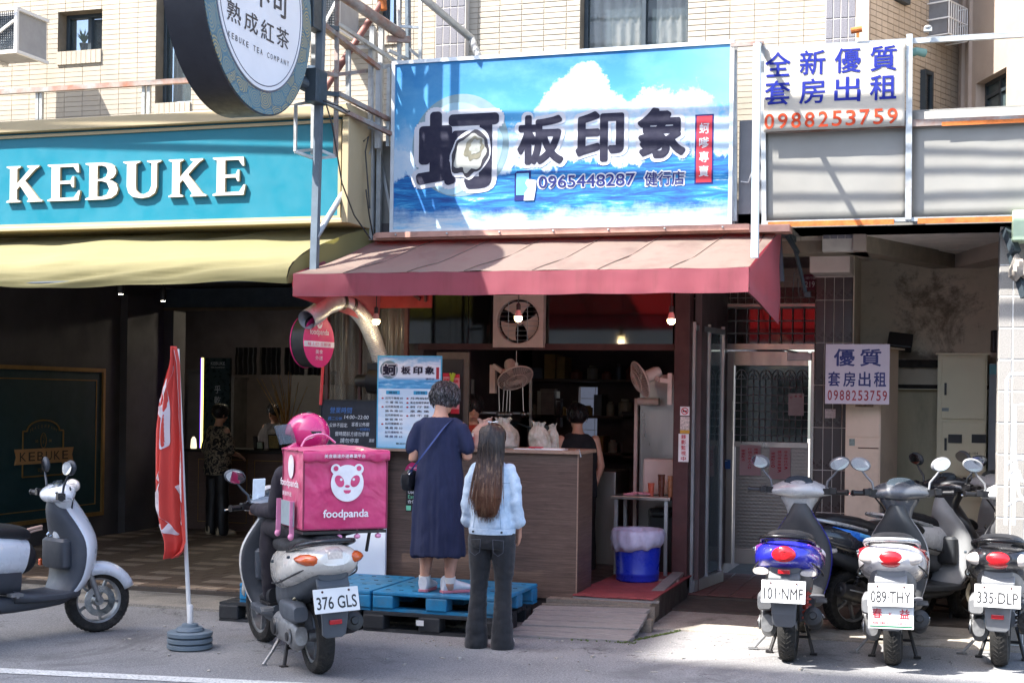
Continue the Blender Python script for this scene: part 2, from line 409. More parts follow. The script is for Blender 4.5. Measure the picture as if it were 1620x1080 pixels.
# ================================================================ ground
def flat(name, x0, x1, y0, y1, z, m, nx=1, ny=1, d=.5, rough=0):
    b = MB(); b.box((x0, y0, z-d), (x1, y1, z), None); return struct(b.build(name, m))
g = MB()
def gz(u, v):
    x = -60+120*u; y = -60+71.9*v; return (x, y, 0)
g.grid(gz, 60, 36); struct(g.build('road', M_road))
flat('gutter', -14, -3.1, 10.42, 11.12, .022, M_gutter)
flat('concrete_apron', -3.1, 8, 10.95, 11.9, .012, M_paveR)
flat('ground_beyond', -60, 60, 11.9, 70, -.02, M_paveR)
b = MB(); b.box((-12, 11.12, -.1), (-2.6, 17.4, .05)); b.box((-2.6, 12.6, -.1), (3.2, 17.4, .05)); b.box((-2.6, 11.9, -.1), (3.2, 12.6, .03))
floor = struct(b.build('arcade_floor', M_joint)); floor['org'] = (0, 0, 0)
tiles(floor, (-9.9, 11.2, .062), (1, 0, 0), (0, 1, 0), 5.1, 5.2, .2, .2, .008, M_pv1, thick=.012, near=(1.6, 1.6), name='paver', jit=.0015, matb=M_pv2, off=.5,
      checker=lambda x, y: (int(x/.2+.01)+2*int(y/.2+.01)) % 4 in (0, 1) and int(y/.2+.01) % 2 == 0)
b = MB(); b.box((-2.6, 12.62, .03), (-.98, 14.3, .05)); fr = struct(b.build('doorway_floor', M_joint)); fr['org'] = (0, 0, 0)
tiles(fr, (-2.58, 12.64, .066), (1, 0, 0), (0, 1, 0), 1.6, 1.66, .2, .2, .008, M_pvr, thick=.014, name='paver', limit=80)
# white line on the road
b = MB(); p0 = Vector((-9.5, 7.16, .004)); p1 = Vector((-1.0, 8.42, .004)); d = (p1-p0).normalized(); nn = Vector((-d.y, d.x, 0))
for i in range(60):
    a = p0.lerp(p1, i/60); c = p0.lerp(p1, (i+1)/60); w = .075
    b.add([a-nn*w, c-nn*w, c+nn*w, a+nn*w], [(0, 1, 2, 3)])
struct(b.build('road_line', M_white_line))
# litter and grit: uncountable
b = MB()
for i in range(170):
    x = rnd.uniform(-6, 0.3); y = rnd.gauss(10.2, .35) if i % 3 else rnd.uniform(8, 10.4); s = rnd.uniform(.004, .014)*(1 if i % 9 else 1.8)
    if -5.4 < x < -3.3 and y > 10: y = 9.9-rnd.random()*.3
    b.cbox((x, y, s*.35), (s*rnd.uniform(.6, 2), s, s*.6), rnd.uniform(0, 3))
for (x, y) in ((1010, 1030), (880, 1040), (700, 1040), (1035, 1062), (640, 1050), (330, 1060), (205, 1010), (260, 990), (1080, 1040), (930, 1060)):
    p = W(x, y, Z=.004); b.cbox(p, (.05, .018, .006), rnd.uniform(0, 3), rnd.uniform(-.2, .2))
tag(b.build('litter_grit', pm('pale_grit', '9f9a92', .9, var=.4, scale=30)), 'small pale grit and paper scraps scattered on the asphalt before the pallets', 'grit', kind='stuff')
b = MB()
for i in range(260):
    t_ = rnd.random(); x = -3.3+1.0*t_ if i % 2 else -2.35+.25*t_; y = 10.27+rnd.gauss(0, .03) if i % 2 else 10.35+.6*t_+rnd.gauss(0, .015)
    s = rnd.uniform(.006, .018); b.cbox((x, y, s*.3), (s, s*.6, s), rnd.uniform(0, 3), rnd.uniform(-.6, .6))
tag(b.build('moss', M_moss), 'thin green moss and weeds growing along the foot of the plank ramp', 'moss', kind='stuff')

# ================================================================ the houses across the street (behind the viewer): they shade the road
def across(x0, x1, h, col, label):
    r = root('apartment_building', label, 'building', ((x0+x1)/2, -6, 0))
    b = MB(); b.box((x0, -16, 0), (x1, -6, h)); b.build('wall', pm('render_'+col, col, .85, var=.12, scale=.4, dirt=.2), r, world=True)
    nx = int((x1-x0)/3); me = None
    for i in range(nx):
        for k in range(int(h/3.2)):
            if me is None:
                q = MB(); q.box((-.75, 0, 0), (.75, .06, 1.4)); q.m = 1; q.box((-.68, .05, .07), (-.03, .08, 1.33)); q.box((.03, .05, .07), (.68, .08, 1.33)); me = q.mesh('window', [M_alu_dk, M_glass_dk])
            piece('window', me, r, (x0+1.7+i*3-(x0+x1)/2, 0, 1+k*3.2))
    return r
across(-34, -20.9, 34.0, 'e3d9c6', 'tall beige apartment block across the street whose shade covers the road')
across(-20.85, -14.5, 30.6, 'd9d3cc', 'slightly lower grey apartment block across the street beside the tall beige one')
across(-14.4, 10, 6.4, 'e6dece', 'low pale shop house across the street facing the scooters')

# ================================================================ upper building with cream tiles
YW = 11.7
bld = root('apartment_building', 'cream tiled apartment building above the shop signs', 'building', (0, YW, 0))
def R(x0, y0, x1, y1, Y): return (wx(x0, (y0+y1)/2, Y), wz((x0+x1)/2, y1, Y), wx(x1, (y0+y1)/2, Y), wz((x0+x1)/2, y0, Y))
h1 = R(92, 17, 162, 80, YW); h2 = R(247, -60, 304, 162, YW); h3 = R(918, -60, 1089, 86, YW); h4 = R(597, -40, 636, 48, YW)
X0, X1 = -9.9, wx(1307, 100, YW)
b = wallrects(MB(), YW, YW+.3, X0, wx(1373, 100, YW), 3.0, 9.0, [h1, h2, h3, h4]); b.build('wall', M_grout, bld, world=True)
colx = [wx(695, 80, YW), wx(742, 80, YW), X1, wx(1356, 60, YW)]
holes = [tuple(v-o for v, o in zip(h, (X0, 3.1, X0, 3.1))) for h in (h1, h2, h3, h4)]
holes += [(colx[0]-X0, -1, colx[1]-X0, 9)]
tiles(bld, (X0, YW-.004, 3.1), (1, 0, 0), (0, 0, 1), X1-X0, 2.75, .2, .0475, .0045, M_tile, holes=holes, near=(6.8, 1.75), thick=.01)
for a, c in ((colx[0], colx[1]), (colx[2], colx[3])):
    cb = MB(); cb.box((a, YW-.1, 3.0), (c, YW, 9)); co = cb.build('column', M_grout_pale, bld, world=True)
    tiles(bld, (a+.004, YW-.104, 3.1), (1, 0, 0), (0, 0, 1), c-a-.006, 2.75, (c-a-.006)/4, .16, .006, M_tile_grey, name='granite_tile', limit=80, near=(.1, 1.7), thick=.01)
def window(par, h, Y, split=(.55,), curt=(), depth=.16, frm=M_alu_dk, name='window', sill=True, gl=M_glass):
    x0, z0, x1, z1 = h; f = MB(); e = .035; yb = Y+depth
    f.box((x0, yb-.03, z0), (x0+e, yb+.04, z1)); f.box((x1-e, yb-.03, z0), (x1, yb+.04, z1))
    f.box((x0+e, yb-.03, z0), (x1-e, yb+.04, z0+e)); f.box((x0+e, yb-.03, z1-e), (x1-e, yb+.04, z1))
    for s in split: xm = x0+(x1-x0)*s; f.box((xm-.02, yb-.02, z0+e), (xm+.02, yb+.03, z1-e))
    fo = f.build(name, frm, par, world=True, bevel=.004); fo['org'] = par['org']
    xs = [x0+e]+[x0+(x1-x0)*s for s in split]+[x1-e]
    for i, (a, c) in enumerate(zip(xs, xs[1:])):
        g_ = MB(); g_.box((a, yb+.01+.012*(i % 2), z0+e), (c, yb+.016+.012*(i % 2), z1-e)); g_.build('pane', gl, fo, world=True)
    for a, c in curt:
        g_ = MB(); A = x0+(x1-x0)*a; C = x0+(x1-x0)*c; n = max(6, int((C-A)*60))
        g_.grid(lambda u, v: (A+(C-A)*u, yb+.06+.012*sin(u*n*1.3+sin(v*2)), z0+.02+(z1-z0-.04)*v), n*2, 4); g_.build('curtain', M_curtain, fo, world=True, smooth=True, auto=False)
    g_ = MB(); g_.box((x0-.05, Y+.31, z0-.1), (x1+.05, Y+.9, z1+.1)); 
    bk = MB(); bk.box((x0-.1, yb+.5, z0-.1), (x1+.1, yb+.52, z1+.1)); bk.build('room_backing', M_blackwall, fo, world=True)
    if sill:
        s_ = MB(); n = max(3, int((x1-x0)/.05))
        for i in range(n): a = x0+(x1-x0)*i/n; s_.box((a+.002, Y-.02, z0-.13), (a+(x1-x0)/n-.003, Y+.02, z0-.005))
        s_.build('sill', M_tile, fo, world=True)
    return fo
w1 = window(bld, h1, YW, (.52,)); window(bld, h2, YW, (), ((.15, .95),)); window(bld, h3, YW, (.56,), ((.02, .54), (.66, .98)), sill=False); window(bld, h4, YW, (.5,), ())
# cactus seen behind the pane of the small window
b = MB(); c0 = Vector(((h1[0]+h1[2])/2-.12, YW+.24, h1[1]+.06))
b.lathe([(.03, 0), (.045, .07), (.04, .07)], 12, Matrix.Translation(c0))
pl = root('potted_plant', 'small spiky plant in a pot behind the small window at the upper corner', 'plant', tuple(c0))
b.build('pot', pm('pot_white', 'bdb7ad', .6), pl, world=True, smooth=True)
b = MB()
for i in range(26):
    a = rnd.uniform(0, 6.28); l = rnd.uniform(.07, .15); t_ = rnd.uniform(.3, 1)
    b.tube([c0+Vector((0, 0, .07)), c0+Vector((cos(a)*l*t_*.5, sin(a)*l*t_*.3, .07+l*.6)), c0+Vector((cos(a)*l*t_, sin(a)*l*t_*.4, .07+l))], [.008, .006, .001], 5)
b.build('leaves', pm('cactus_green', '8f9f6a', .6), pl, world=True, smooth=True)

# ---- right: cream corner strip, small-tile light well, cream wing
A = Vector((-.12, 13.2, 0)); C = Vector((wx(1375, 100, YW), YW, 0))
r = root('side_building', 'neighbouring building with small square tiles and a cream rendered wing', 'building', (0, 12, 0))
b = MB(); b.box((wx(1356, 60, YW), YW-.12, 3.0), (wx(1376, 60, YW), YW+.4, 9)); b.build('corner_strip', M_cream_paint, r, world=True)
dv = (A-C); L = dv.length; dv.normalize()
def sq_mat():
    t = NT('small_square_tile'); br = t.n('TexBrick', offset=0.0, squash=1.0)
    x = t.xyz('UV'); cb = t.n('CombineXYZ'); 
    br.inputs['Scale'].default_value = 1; br.inputs['Mortar Size'].default_value = .004; br.inputs['Brick Width'].default_value = .06; br.inputs['Row Height'].default_value = .05
    br.inputs['Color1'].default_value = lin('b9ac98'); br.inputs['Color2'].default_value = lin('a99c88'); br.inputs['Mortar'].default_value = lin('4a423a')
    return t, br
b = MB(); b.box((0, 0, 3.0), (L, .2, 9), frame(C, dv, (-dv.y, dv.x, 0))); b.build('well_wall', M_grout, r, world=True)
r['org'] = (0, 12, 0)
tiles(r, C+Vector((0, 0, 3.9))+Vector((dv.y, -dv.x, 0))*.006, dv, (0, 0, 1), L, 1.7, .1, .05, .006, pm('buff_tile', 'b3a592', .45, var=.12, scale=3), name='square_tile', limit=120, near=(.7, .8), thick=.008)
D = A + Vector((.37, -.93, 0))*2.6; dw = (D-A).normalized(); nw = Vector((-dw.y, dw.x, 0))
b = MB(); Lw = (D-A).length
wa, wb = .42, .86
def wrect(x0, x1, z0, z1): b.box((x0, -.0, z0), (x1, .25, z1), frame(A, dw, nw))
# window in the wing
def tw(px_): # distance along the wing wall of an image column
    d_ = ray(px_, 130); den = d_.x*dw.y-d_.y*dw.x; t_ = (A.x*dw.y-A.y*dw.x)/den; p = Vector((d_.x*t_, d_.y*t_)); return (p-A.xy).dot(dw.xy), CH, t_
s0, _, t0 = tw(1544); s1, _, t1 = tw(1592)
zt = CH + (628-95)/FPX*t1; zb = CH + (628-190)/FPX*t0
wrect(0, s0, 3, 9); wrect(s1, Lw, 3, 9); wrect(s0, s1, 3, zb); wrect(s0, s1, zt, 9)
b.build('wing_wall', M_cream_paint, r, world=True)
Fw = frame(A, dw, nw)
f = MB(); e = .03
for a_ in ((s0, zb, s0+e, zt), (s1-e, zb, s1, zt), (s0+e, zb, s1-e, zb+e), (s0+e, zt-e, s1-e, zt), ((s0+s1)/2-.02, zb+e, (s0+s1)/2+.02, zt-e), (s0+e, zb+(zt-zb)*.62, (s0+s1)/2-.02, zb+(zt-zb)*.62+e), ((s0+s1)/2+.02, zb+(zt-zb)*.62, s1-e, zb+(zt-zb)*.62+e)):
    f.box((a_[0], .08, a_[1]), (a_[2], .13, a_[3]), Fw)
wo = f.build('window', M_alu_dk, r, world=True); wo['org'] = (0, 12, 0)
f = MB(); f.box((s0+e, .1, zb+e), (s1-e, .106, zt-e), Fw); f.build('pane', pm('grey_pane', '4c5a5c', .12, .2, var=.2), wo, world=True)
for s_, w_ in ((.12, .05), (.3, .03), (Lw*.78, .04)):
    f = MB(); f.box((s_, -.03, 3.95), (s_+w_, 0, 8), Fw); f.build('pilaster', M_cream_paint, r, world=True)
# small windows, bracket lamp, pipe in the light well
Fc = frame(C, dv, (-dv.y, dv.x, 0))
def wellwin(x, z, w, h):
    f = MB()
    for q in ((x, z, x+.03, z+h), (x+w-.03, z, x+w, z+h), (x+.03, z, x+w-.03, z+.03), (x+.03, z+h-.03, x+w-.03, z+h)): f.box((q[0], -.05, q[1]), (q[2], .0, q[3]), Fc)
    o = f.build('window', M_alu_dk, r, world=True); o['org'] = (0, 12, 0)
    f = MB(); f.box((x+.03, -.03, z+.03), (x+w-.03, -.02, z+h-.03), Fc); f.build('pane', M_glass_dk, o, world=True)
wellwin(L*.55, 4.02, .16, .6); wellwin(L*.25, 5.1, .2, .5)
f = MB(); f.tube([Fc @ Vector((L*.36, 0, 4.68)), Fc @ Vector((L*.36, -.12, 4.7)), Fc @ Vector((L*.4, -.16, 4.69))], .035, 12); f.build('vent_pipe', pm('teal_pvc', '5d8b8c', .5), r, world=True, smooth=True)
# barred box with an air conditioner higher in the well
ac = root('window_cage', 'small white barred balcony cage high in the light well', 'window cage', tuple(Fc @ Vector((L*.72, -.1, 4.95))))
f = MB(); 
for i in range(9): q = L*.62+i*.045; f.tube([Fc @ Vector((q, -.2, 4.92)), Fc @ Vector((q, -.2, 5.2))], .006, 6)
for z in (4.92, 5.06, 5.2): f.tube([Fc @ Vector((L*.62, 0, z)), Fc @ Vector((L*.62, -.2, z)), Fc @ Vector((L*.62+.36, -.2, z)), Fc @ Vector((L*.62+.36, 0, z))], .007, 6)
f.build('bars', M_white, ac, world=True)
f = MB(); f.box((L*.62+.03, -.17, 4.94), (L*.62+.25, 0, 5.4), Fc); f.build('panel', pm('cage_panel', '77797c', .6), ac, world=True)
# ================================================================ big blue sign
def sea_mat(name, w, h, horizon=.33, cloudc=(.57, .72), px=.3):
    t = NT(name); v = t.map((1/w, 1, 1/h)); x = t.xyz(vec=v); u, vv = x[0], x[2]
    n1 = t.noise(3.2, 8, .6, t.map((1.0, 1, 1.5), (3, 0, 1)))
    skyc = t.mix(t.mapr(vv, .45, 1), '4797c3', '1266a0'); skyc = t.mix(t.mapr(n1, .42, .7, 0, .35), skyc, '6fa9c6'); skyc = t.mix(t.mapr(u, .7, 1.0, 0, .5), skyc, '7fc6ea')
    du = t.math('SUBTRACT', u, cloudc[0]); nz = t.noise(5, 10, .68, t.map((1/h, 1, 1/h), (0, 0, 5)))
    bump1 = t.math('SUBTRACT', .93, t.math('MULTIPLY', t.math('MULTIPLY', du, du), 14)); du3 = t.math('SUBTRACT', u, .83); bump2 = t.math('SUBTRACT', .80, t.math('MULTIPLY', t.math('MULTIPLY', du3, du3), 9))
    top = t.math('MAXIMUM', t.math('MAXIMUM', bump1, bump2), t.math('ADD', .50, t.math('MULTIPLY', u, .12)))
    top = t.math('ADD', top, t.math('MULTIPLY', t.math('SUBTRACT', nz, .5), .55))
    cm = t.mapr(t.math('SUBTRACT', top, vv), -.008, .03)
    cloud = t.mix(t.mapr(t.noise(6, 10, .7), .36, .60), 'c6cacf', '8db2cc'); col = t.mix(cm, skyc, cloud)
    low = t.mapr(t.math('ADD', vv, t.math('MULTIPLY', t.math('SUBTRACT', nz, .5), .4)), .62, .5); col = t.mix(t.math('MULTIPLY', low, .6), col, 'a9bccb')
    st = t.noise(9, 12, .72, t.map((.30/h*1.2, 1, 3.4/h), (1, 0, 2), (0, .16, 0)), .9)
    ed = t.math('ADD', .31, t.math('MULTIPLY', t.math('MULTIPLY', u, u), .12)); edge = t.math('ADD', ed, t.math('MULTIPLY', t.math('SUBTRACT', t.noise(2.4, 9, .68, t.map((1.6/h, 1, 1.0/h))), .5), .55))
    sea = t.ramp(st, (.38, '063a7c'), (.48, '0a5898'), (.57, '1b7cb6'), (.63, '5a9fc4'), (.66, 'c2c8cc'))
    foam = t.mapr(t.math('ADD', vv, t.math('MULTIPLY', t.math('SUBTRACT', nz, .5), .22)), .12, .03)
    sea = t.mix(foam, sea, t.mix(t.mapr(st, .42, .56), '86b3cf', 'c2c8cc'))
    sm = t.mapr(t.math('SUBTRACT', edge, vv), -.012, .012); t.put(color=t.mix(sm, col, sea), rough=.75); return t.mat
BX0, BX1, BZ0, BZ1, BY = -4.56, -1.775, 3.175, 4.545, 10.95
bs = root('shop_sign', 'large blue shop sign printed with sea, clouds and an oyster above the red awning', 'sign', (BX0, BY, BZ0))
w, h = BX1-BX0, BZ1-BZ0
b = MB(); b.box((0, 0, 0), (w, .16, h)); b.build('printed_panel', sea_mat('sea_print', w, h), bs)
b = MB()
for q in ((-.03, 0, -.03, w+.03, 0.0), (-.03, 0, h, w+.03, h+.03)): b.box((q[0], -.012, q[2]), (q[3], .17, q[4]))
for q in ((-.03, 0), (w, w+.03)): b.box((q[0], -.012, 0), (q[1], .17, h))
b.build('frame', pm('sign_frame', 'c9cfd4', .4, .5, var=.1), bs)
M_ink = pm('sign_ink', '17182f', .85, var=.05); M_outline = pm('sign_white_outline', 'b7b9c0', .5, var=.03); M_redbox = pm('sign_red', 'b02434', .5, var=.06)
M_ring = pm('shell_ring_grey', '6f8890', .5, var=.12); M_navy = pm('navy_ink', '0f1c60', .85, var=.05)
S = lambda x, y: ((wx(x, y, BY)-BX0), (wz(x, y, BY)-BZ0))
FM = frame((0, 0, 0), (1, 0, 0), (0, 0, 1))
def slab(mb, poly, z0, z1): mb.prism(poly, z1-z0, FM @ Matrix.Translation((0, 0, z0)))
def ellipse(cx, cy, rx, ry, n=40, wob=0, seed=0, rot=0):
    out = []
    for i in range(n):
        a = 2*pi*i/n; k = 1+wob*(mnoise.noise(Vector((cos(a)*2+seed, sin(a)*2, 0))))
        x, y = rx*k*cos(a), ry*k*sin(a); out.append((cx+x*cos(rot)-y*sin(rot), cy+x*sin(rot)+y*cos(rot)))
    return out
c = S(728, 230)
b = MB(); slab(b, ellipse(c[0], c[1], .42, .42, 48), .0, .0015); b.build('ring_print', M_ring, bs)
b = MB(); slab(b, ellipse(c[0]-.01, c[1]-.02, .375, .37, 48, .1), .0015, .003); b.build('ring_wash', pm('ring_wash', '86a9ba', .5, var=.15, scale=3), bs)
brush = (('蚵', 658, 302, 790, 172, .040, .095), ('板', 818, 262, 893, 180, .040, .085), ('印', 910, 258, 988, 174, .040, .085), ('象', 1008, 252, 1086, 168, .042, .085))
for ch, x0, y0, x1, y1, bo, gr in brush:
    p = S(x0, y0); q = S(x1, y1); e = .035 if ch != '蚵' else .045
    b = MB(); put_text(b, ch, p[0]-e, p[1]-e*.8, q[0]-p[0]+2*e, q[1]-p[1]+1.6*e, .0045, gr, FM); b.build('character_outline', M_outline, bs)
    b = MB(); put_text(b, ch, p[0], p[1], q[0]-p[0], q[1]-p[1], .0075, bo, FM); b.build('character', M_ink, bs)
c = S(745, 243)
for i, (k, m, wob) in enumerate(((1.10, M_outline, .12), (.98, pm('shell_dark', '23212c', .5), .22), (.80, pm('shell_pale', '9d9e98', .4, var=.12, scale=16), .3), (.5, pm('oyster_flesh', '6f6c5c', .4, var=.3, scale=20), .3), (.3, pm('oyster_core', '8f928c', .4, var=.2, scale=30), .4))):
    b = MB(); slab(b, ellipse(c[0]+(.01*i if i > 2 else 0), c[1]+(.012*i if i > 2 else 0), .15*k, .2*k, 44, wob, i*.3, -.5), .008+i*.0018, .0095+i*.0018); b.build('oyster_print', m, bs)
p = S(852, 299); q = S(1004, 275)
for s_, x0, x1 in (('0965448287', 852, 1005), ('健行店', 1020, 1083)):
    p = S(x0, 298 if x0 < 900 else 294); q = S(x1, 274 if x0 < 900 else 270)
    b = MB(); put_text(b, s_, p[0]-.012, p[1]-.012, q[0]-p[0]+.024, q[1]-p[1]+.024, .004, .06, FM); b.build('text_outline', M_outline, bs)
    b = MB(); put_text(b, s_, p[0], p[1], q[0]-p[0], q[1]-p[1], .007, .012, FM); b.build('text', M_navy, bs)
# telephone and hand pictogram
p = S(814, 318); q = S(840, 270)
b = MB(); slab(b, [(p[0], p[1]), (q[0]-.02, p[1]), (q[0], p[1]+.02), (q[0], q[1]), (p[0]+.02, q[1]), (p[0], q[1]-.02)], .002, .004); b.build('phone_print', M_navy, bs)
b = MB(); slab(b, [(p[0]+.015, p[1]+.045), (q[0]-.015, p[1]+.045), (q[0]-.015, q[1]-.02), (p[0]+.015, q[1]-.02)], .004, .006); b.build('screen_print', pm('screen_print', '5fa9c8', .4), bs)
b = MB(); slab(b, [(q[0]-.055, p[1]+.0), (q[0]+.03, p[1]+.0), (q[0]+.045, p[1]+.09), (q[0]+.05, p[1]+.16), (q[0]+.0, p[1]+.17), (q[0]-.03, p[1]+.17), (q[0]-.045, p[1]+.14), (q[0]-.02, p[1]+.10), (q[0]-.05, p[1]+.06)], .0065, .008); b.build('hand_print', M_outline, bs)
p = S(1101, 289); q = S(1127, 183)
b = MB(); slab(b, [(p[0]-.012, p[1]-.012), (q[0]+.012, p[1]-.012), (q[0]+.012, q[1]+.012), (p[0]-.012, q[1]+.012)], .0, .002); b.build('red_box_outline', M_navy, bs)
b = MB(); slab(b, [(p[0], p[1]), (q[0], p[1]), (q[0], q[1]), (p[0], q[1])], .002, .004); b.build('red_box', M_redbox, bs)
hh = (q[1]-p[1]); b = MB()
for i, ch in enumerate('蚵嗲專賣'): put_text(b, ch, p[0]+.022, q[1]-hh*(.1+.215*i)-hh*.17, q[0]-p[0]-.044, hh*.165, .006, .015, FM)
b.build('text', M_outline, bs)
# steel rails under and beside the sign
rl = root('sign_rail', 'rusty pinkish steel channel running under the blue sign', 'rail', (0, 10.95, 3.1))
b = MB(); b.box((-4.72, 10.9, 3.085), (-1.3, 11.1, 3.14)); b.box((-4.68, 10.86, 3.10), (-1.6, 10.9, 3.145)); b.build('channel', pm('pink_rust_channel', 'b58a7b', .6, .2, var=.2, dirt=.4, dirtcol='54423a'), rl, world=True)
b = MB()
for i in range(7): b.lathe([(.008, 0), (.008, .012), (0.001, .014)], 8, Matrix.Translation((-4.5+.45*i, 10.86, 3.123)) @ Matrix.Rotation(pi/2, 4, 'X'))
b.build('bolts', M_galv, rl, world=True)
sp = root('infill_panel', 'grey sheet metal strip between the teal sign and the blue sign', 'panel', (-4.7, 11.15, 3.2))
b = MB(); b.box((-4.86, 11.12, 3.1), (-4.6, 11.16, 3.95)); b.build('sheet', M_sheet, sp, world=True)
b = MB(); b.box((-4.83, 11.02, 3.1), (-4.79, 11.06, 4.9)); b.box((-4.75, 11.02, 3.1), (-4.71, 11.06, 4.9)); b.build('upright', M_galv, sp, world=True)
sp = root('infill_panel', 'dark grey sheet metal strip with a loose wire right of the blue sign', 'panel', (-1.65, 11.15, 3.2))
b = MB(); b.box((-1.72, 11.1, 3.1), (-1.45, 11.14, 3.98)); b.build('sheet', pm('grey_sheet', '77787c', .6, .3, var=.12, scale=2, dirt=.2), sp, world=True)
b = MB(); b.tube([(-1.7, 11.08, 3.5), (-1.64, 11.06, 3.49), (-1.62, 11.05, 3.54), (-1.6, 11.05, 3.6)], .005, 6); b.build('loose_wire', M_white, sp, world=True, smooth=True)

# ================================================================ teal sign
KY = 10.55
M_teal = pm('teal_sign_face', '006c80', .45, var=.04, scale=2)
ks = root('shop_sign', 'long teal shop sign with raised white serif letters over the yellow awning', 'sign', (-7.5, KY, 3.2))
b = MB(); b.box((-11, KY+.02, 3.23), (-4.84, 11.05, 4.05)); b.build('face', M_teal, ks, world=True)
b = MB(); b.box((-11, KY-.05, 4.052), (-4.78, 11.1, 4.15)); b.box((-4.838, KY-.03, 3.19), (-4.78, 11.08, 4.05)); b.box((-11, KY-.02, 3.19), (-4.84, 11.08, 3.228)); b.build('cream_trim', M_cream, ks, world=True, bevel=.006)
gl_ = MB(); za, zb_, xr = wz(0, 218, KY), wz(0, 358, KY), wx(539, 270, KY)
gl_.box((-11, KY, za-.012), (xr, KY+.018, za+.012)); gl_.box((-11, KY, zb_-.012), (xr, KY+.018, zb_+.012)); gl_.box((xr-.024, KY, zb_+.012), (xr, KY+.018, za-.012)); gl_.build('gold_line', M_cream, ks, world=True)
OUT = {
 'K': [(0, 0), (.37, 0), (.37, .035), (.28, .075), (.28, .36), (.36, .45), (.60, .075), (.55, .035), (.55, 0), (.95, 0), (.95, .035), (.86, .075), (.49, .59), (.76, .9), (.86, .965), (.86, 1), (.54, 1), (.54, .965), (.62, .92), (.28, .52), (.28, .925), (.37, .965), (.37, 1), (0, 1), (0, .965), (.09, .925), (.09, .075), (0, .035)],
 'E': [(0, 0), (.70, 0), (.74, .27), (.70, .27), (.60, .09), (.28, .08), (.28, .46), (.52, .46), (.56, .36), (.60, .36), (.60, .66), (.56, .66), (.52, .55), (.28, .54), (.28, .92), (.58, .92), (.67, .76), (.71, .76), (.69, 1), (0, 1), (0, .965), (.09, .925), (.09, .075), (0, .035)],
 'B': [(0, 0), (.42, 0), (.60, .03), (.72, .13), (.76, .27), (.72, .41), (.62, .50), (.54, .53), (.64, .58), (.70, .68), (.71, .77), (.67, .89), (.57, .97), (.42, 1), (0, 1), (0, .965), (.09, .925), (.09, .5001), (.28, .5001), (.28, .92), (.38, .92), (.48, .88), (.52, .76), (.48, .62), (.38, .56), (.28, .55), (.28, .5), (.38, .5), (.50, .45), (.56, .28), (.50, .13), (.38, .08), (.28, .08), (.28, .4999), (.09, .4999), (.09, .075), (0, .035)],
 'U': [(0, 1), (0, .965), (.08, .925), (.08, .32), (.12, .15), (.22, .04), (.40, 0), (.58, .03), (.70, .13), (.74, .30), (.74, .925), (.83, .965), (.83, 1), (.52, 1), (.52, .965), (.62, .925), (.62, .32), (.57, .17), (.46, .10), (.36, .13), (.29, .22), (.28, .34), (.28, .925), (.37, .965), (.37, 1)]}
M_lface = pm('letter_white', 'c4c1ba', .4, var=.03)
lz0, lz1 = wz(200, 313, KY-.06), wz(200, 254, KY-.06)
for ch, x0, x1 in (('K', 5, 62), ('E', 70, 122), ('B', 130, 182), ('U', 190, 250), ('K', 262, 322), ('E', 332, 384)):
    a = wx(x0, 280, KY-.06); c = wx(x1, 280, KY-.06); o_ = OUT[ch]; wm = max(p[0] for p in o_)
    poly = [(a+p[0]/wm*(c-a), lz0+p[1]*(lz1-lz0)) for p in o_]
    F2 = frame((0, KY+.016, 0), (1, 0, 0), (0, 0, 1))
    b = MB(); b.m = 0; b.prism(poly, .028, F2); b.m = 1
    nn_ = len(poly); b.add([(x, KY-.0135, z) for x, z in poly], [tuple(range(nn_))])
    lo = b.build('letter', [M_cream, M_lface], ks, world=True)

# ================================================================ round blade sign
DX, DY, DZ, DR = -4.88, 9.18, 4.64, .832
ds = root('round_blade_sign', 'big round hanging sign with black drum side and patterned rim beside the teal sign', 'sign', (DX, DY, DZ))
RX = Matrix.Rotation(pi/2, 4, 'Y')
b = MB(); b.lathe([(DR, -.30), (DR, 0)], 72, RX); b.build('drum', pm('drum_black', '35363c', .5, .3, var=.15, dirt=.1), ds, smooth=True)
def ring_mat():
    t = NT('patterned_rim'); x = t.xyz(); ang = t.math('ARCTAN2', x[2], x[1]); rr = t.math('SQRT', t.math('ADD', t.math('MULTIPLY', x[1], x[1]), t.math('MULTIPLY', x[2], x[2])))
    cb = t.n('CombineXYZ'); t.set(cb.inputs[0], t.math('MULTIPLY', ang, 4.5)); t.set(cb.inputs[1], t.math('MULTIPLY', rr, 9))
    vo = t.n('TexVoronoi', voronoi_dimensions='2D'); vo.inputs['Scale'].default_value = 1.0; t.set(vo.inputs['Vector'], cb.outputs[0])
    wv = t.math('SINE', t.math('MULTIPLY', vo.outputs['Distance'], 42)); ck = t.n('TexVoronoi', voronoi_dimensions='2D', feature='DISTANCE_TO_EDGE'); ck.inputs['Scale'].default_value = 1.0; t.set(ck.inputs['Vector'], cb.outputs[0])
    col = t.mix(t.mapr(wv, -.1, .1), '9a916c', '44697a'); col = t.mix(t.mapr(ck.outputs['Distance'], .03, .05, 1, 0), col, '3a6074')
    cell = t.mapr(t.n('SeparateXYZ', i_0=vo.outputs['Color']).outputs[0], .45, .5); col = t.mix(t.math('MULTIPLY', cell, .5), col, '4d7a8c')
    t.put(color=col, rough=.5); return t.mat
b = MB(); b.lathe([(DR-.012, 0), (DR-.012, .006)], 72, RX); b.build('patterned_rim', ring_mat(), ds)
b = MB(); b.lathe([(.65, .006), (.65, .012)], 72, RX); b.build('white_disc', M_whiteboard, ds)
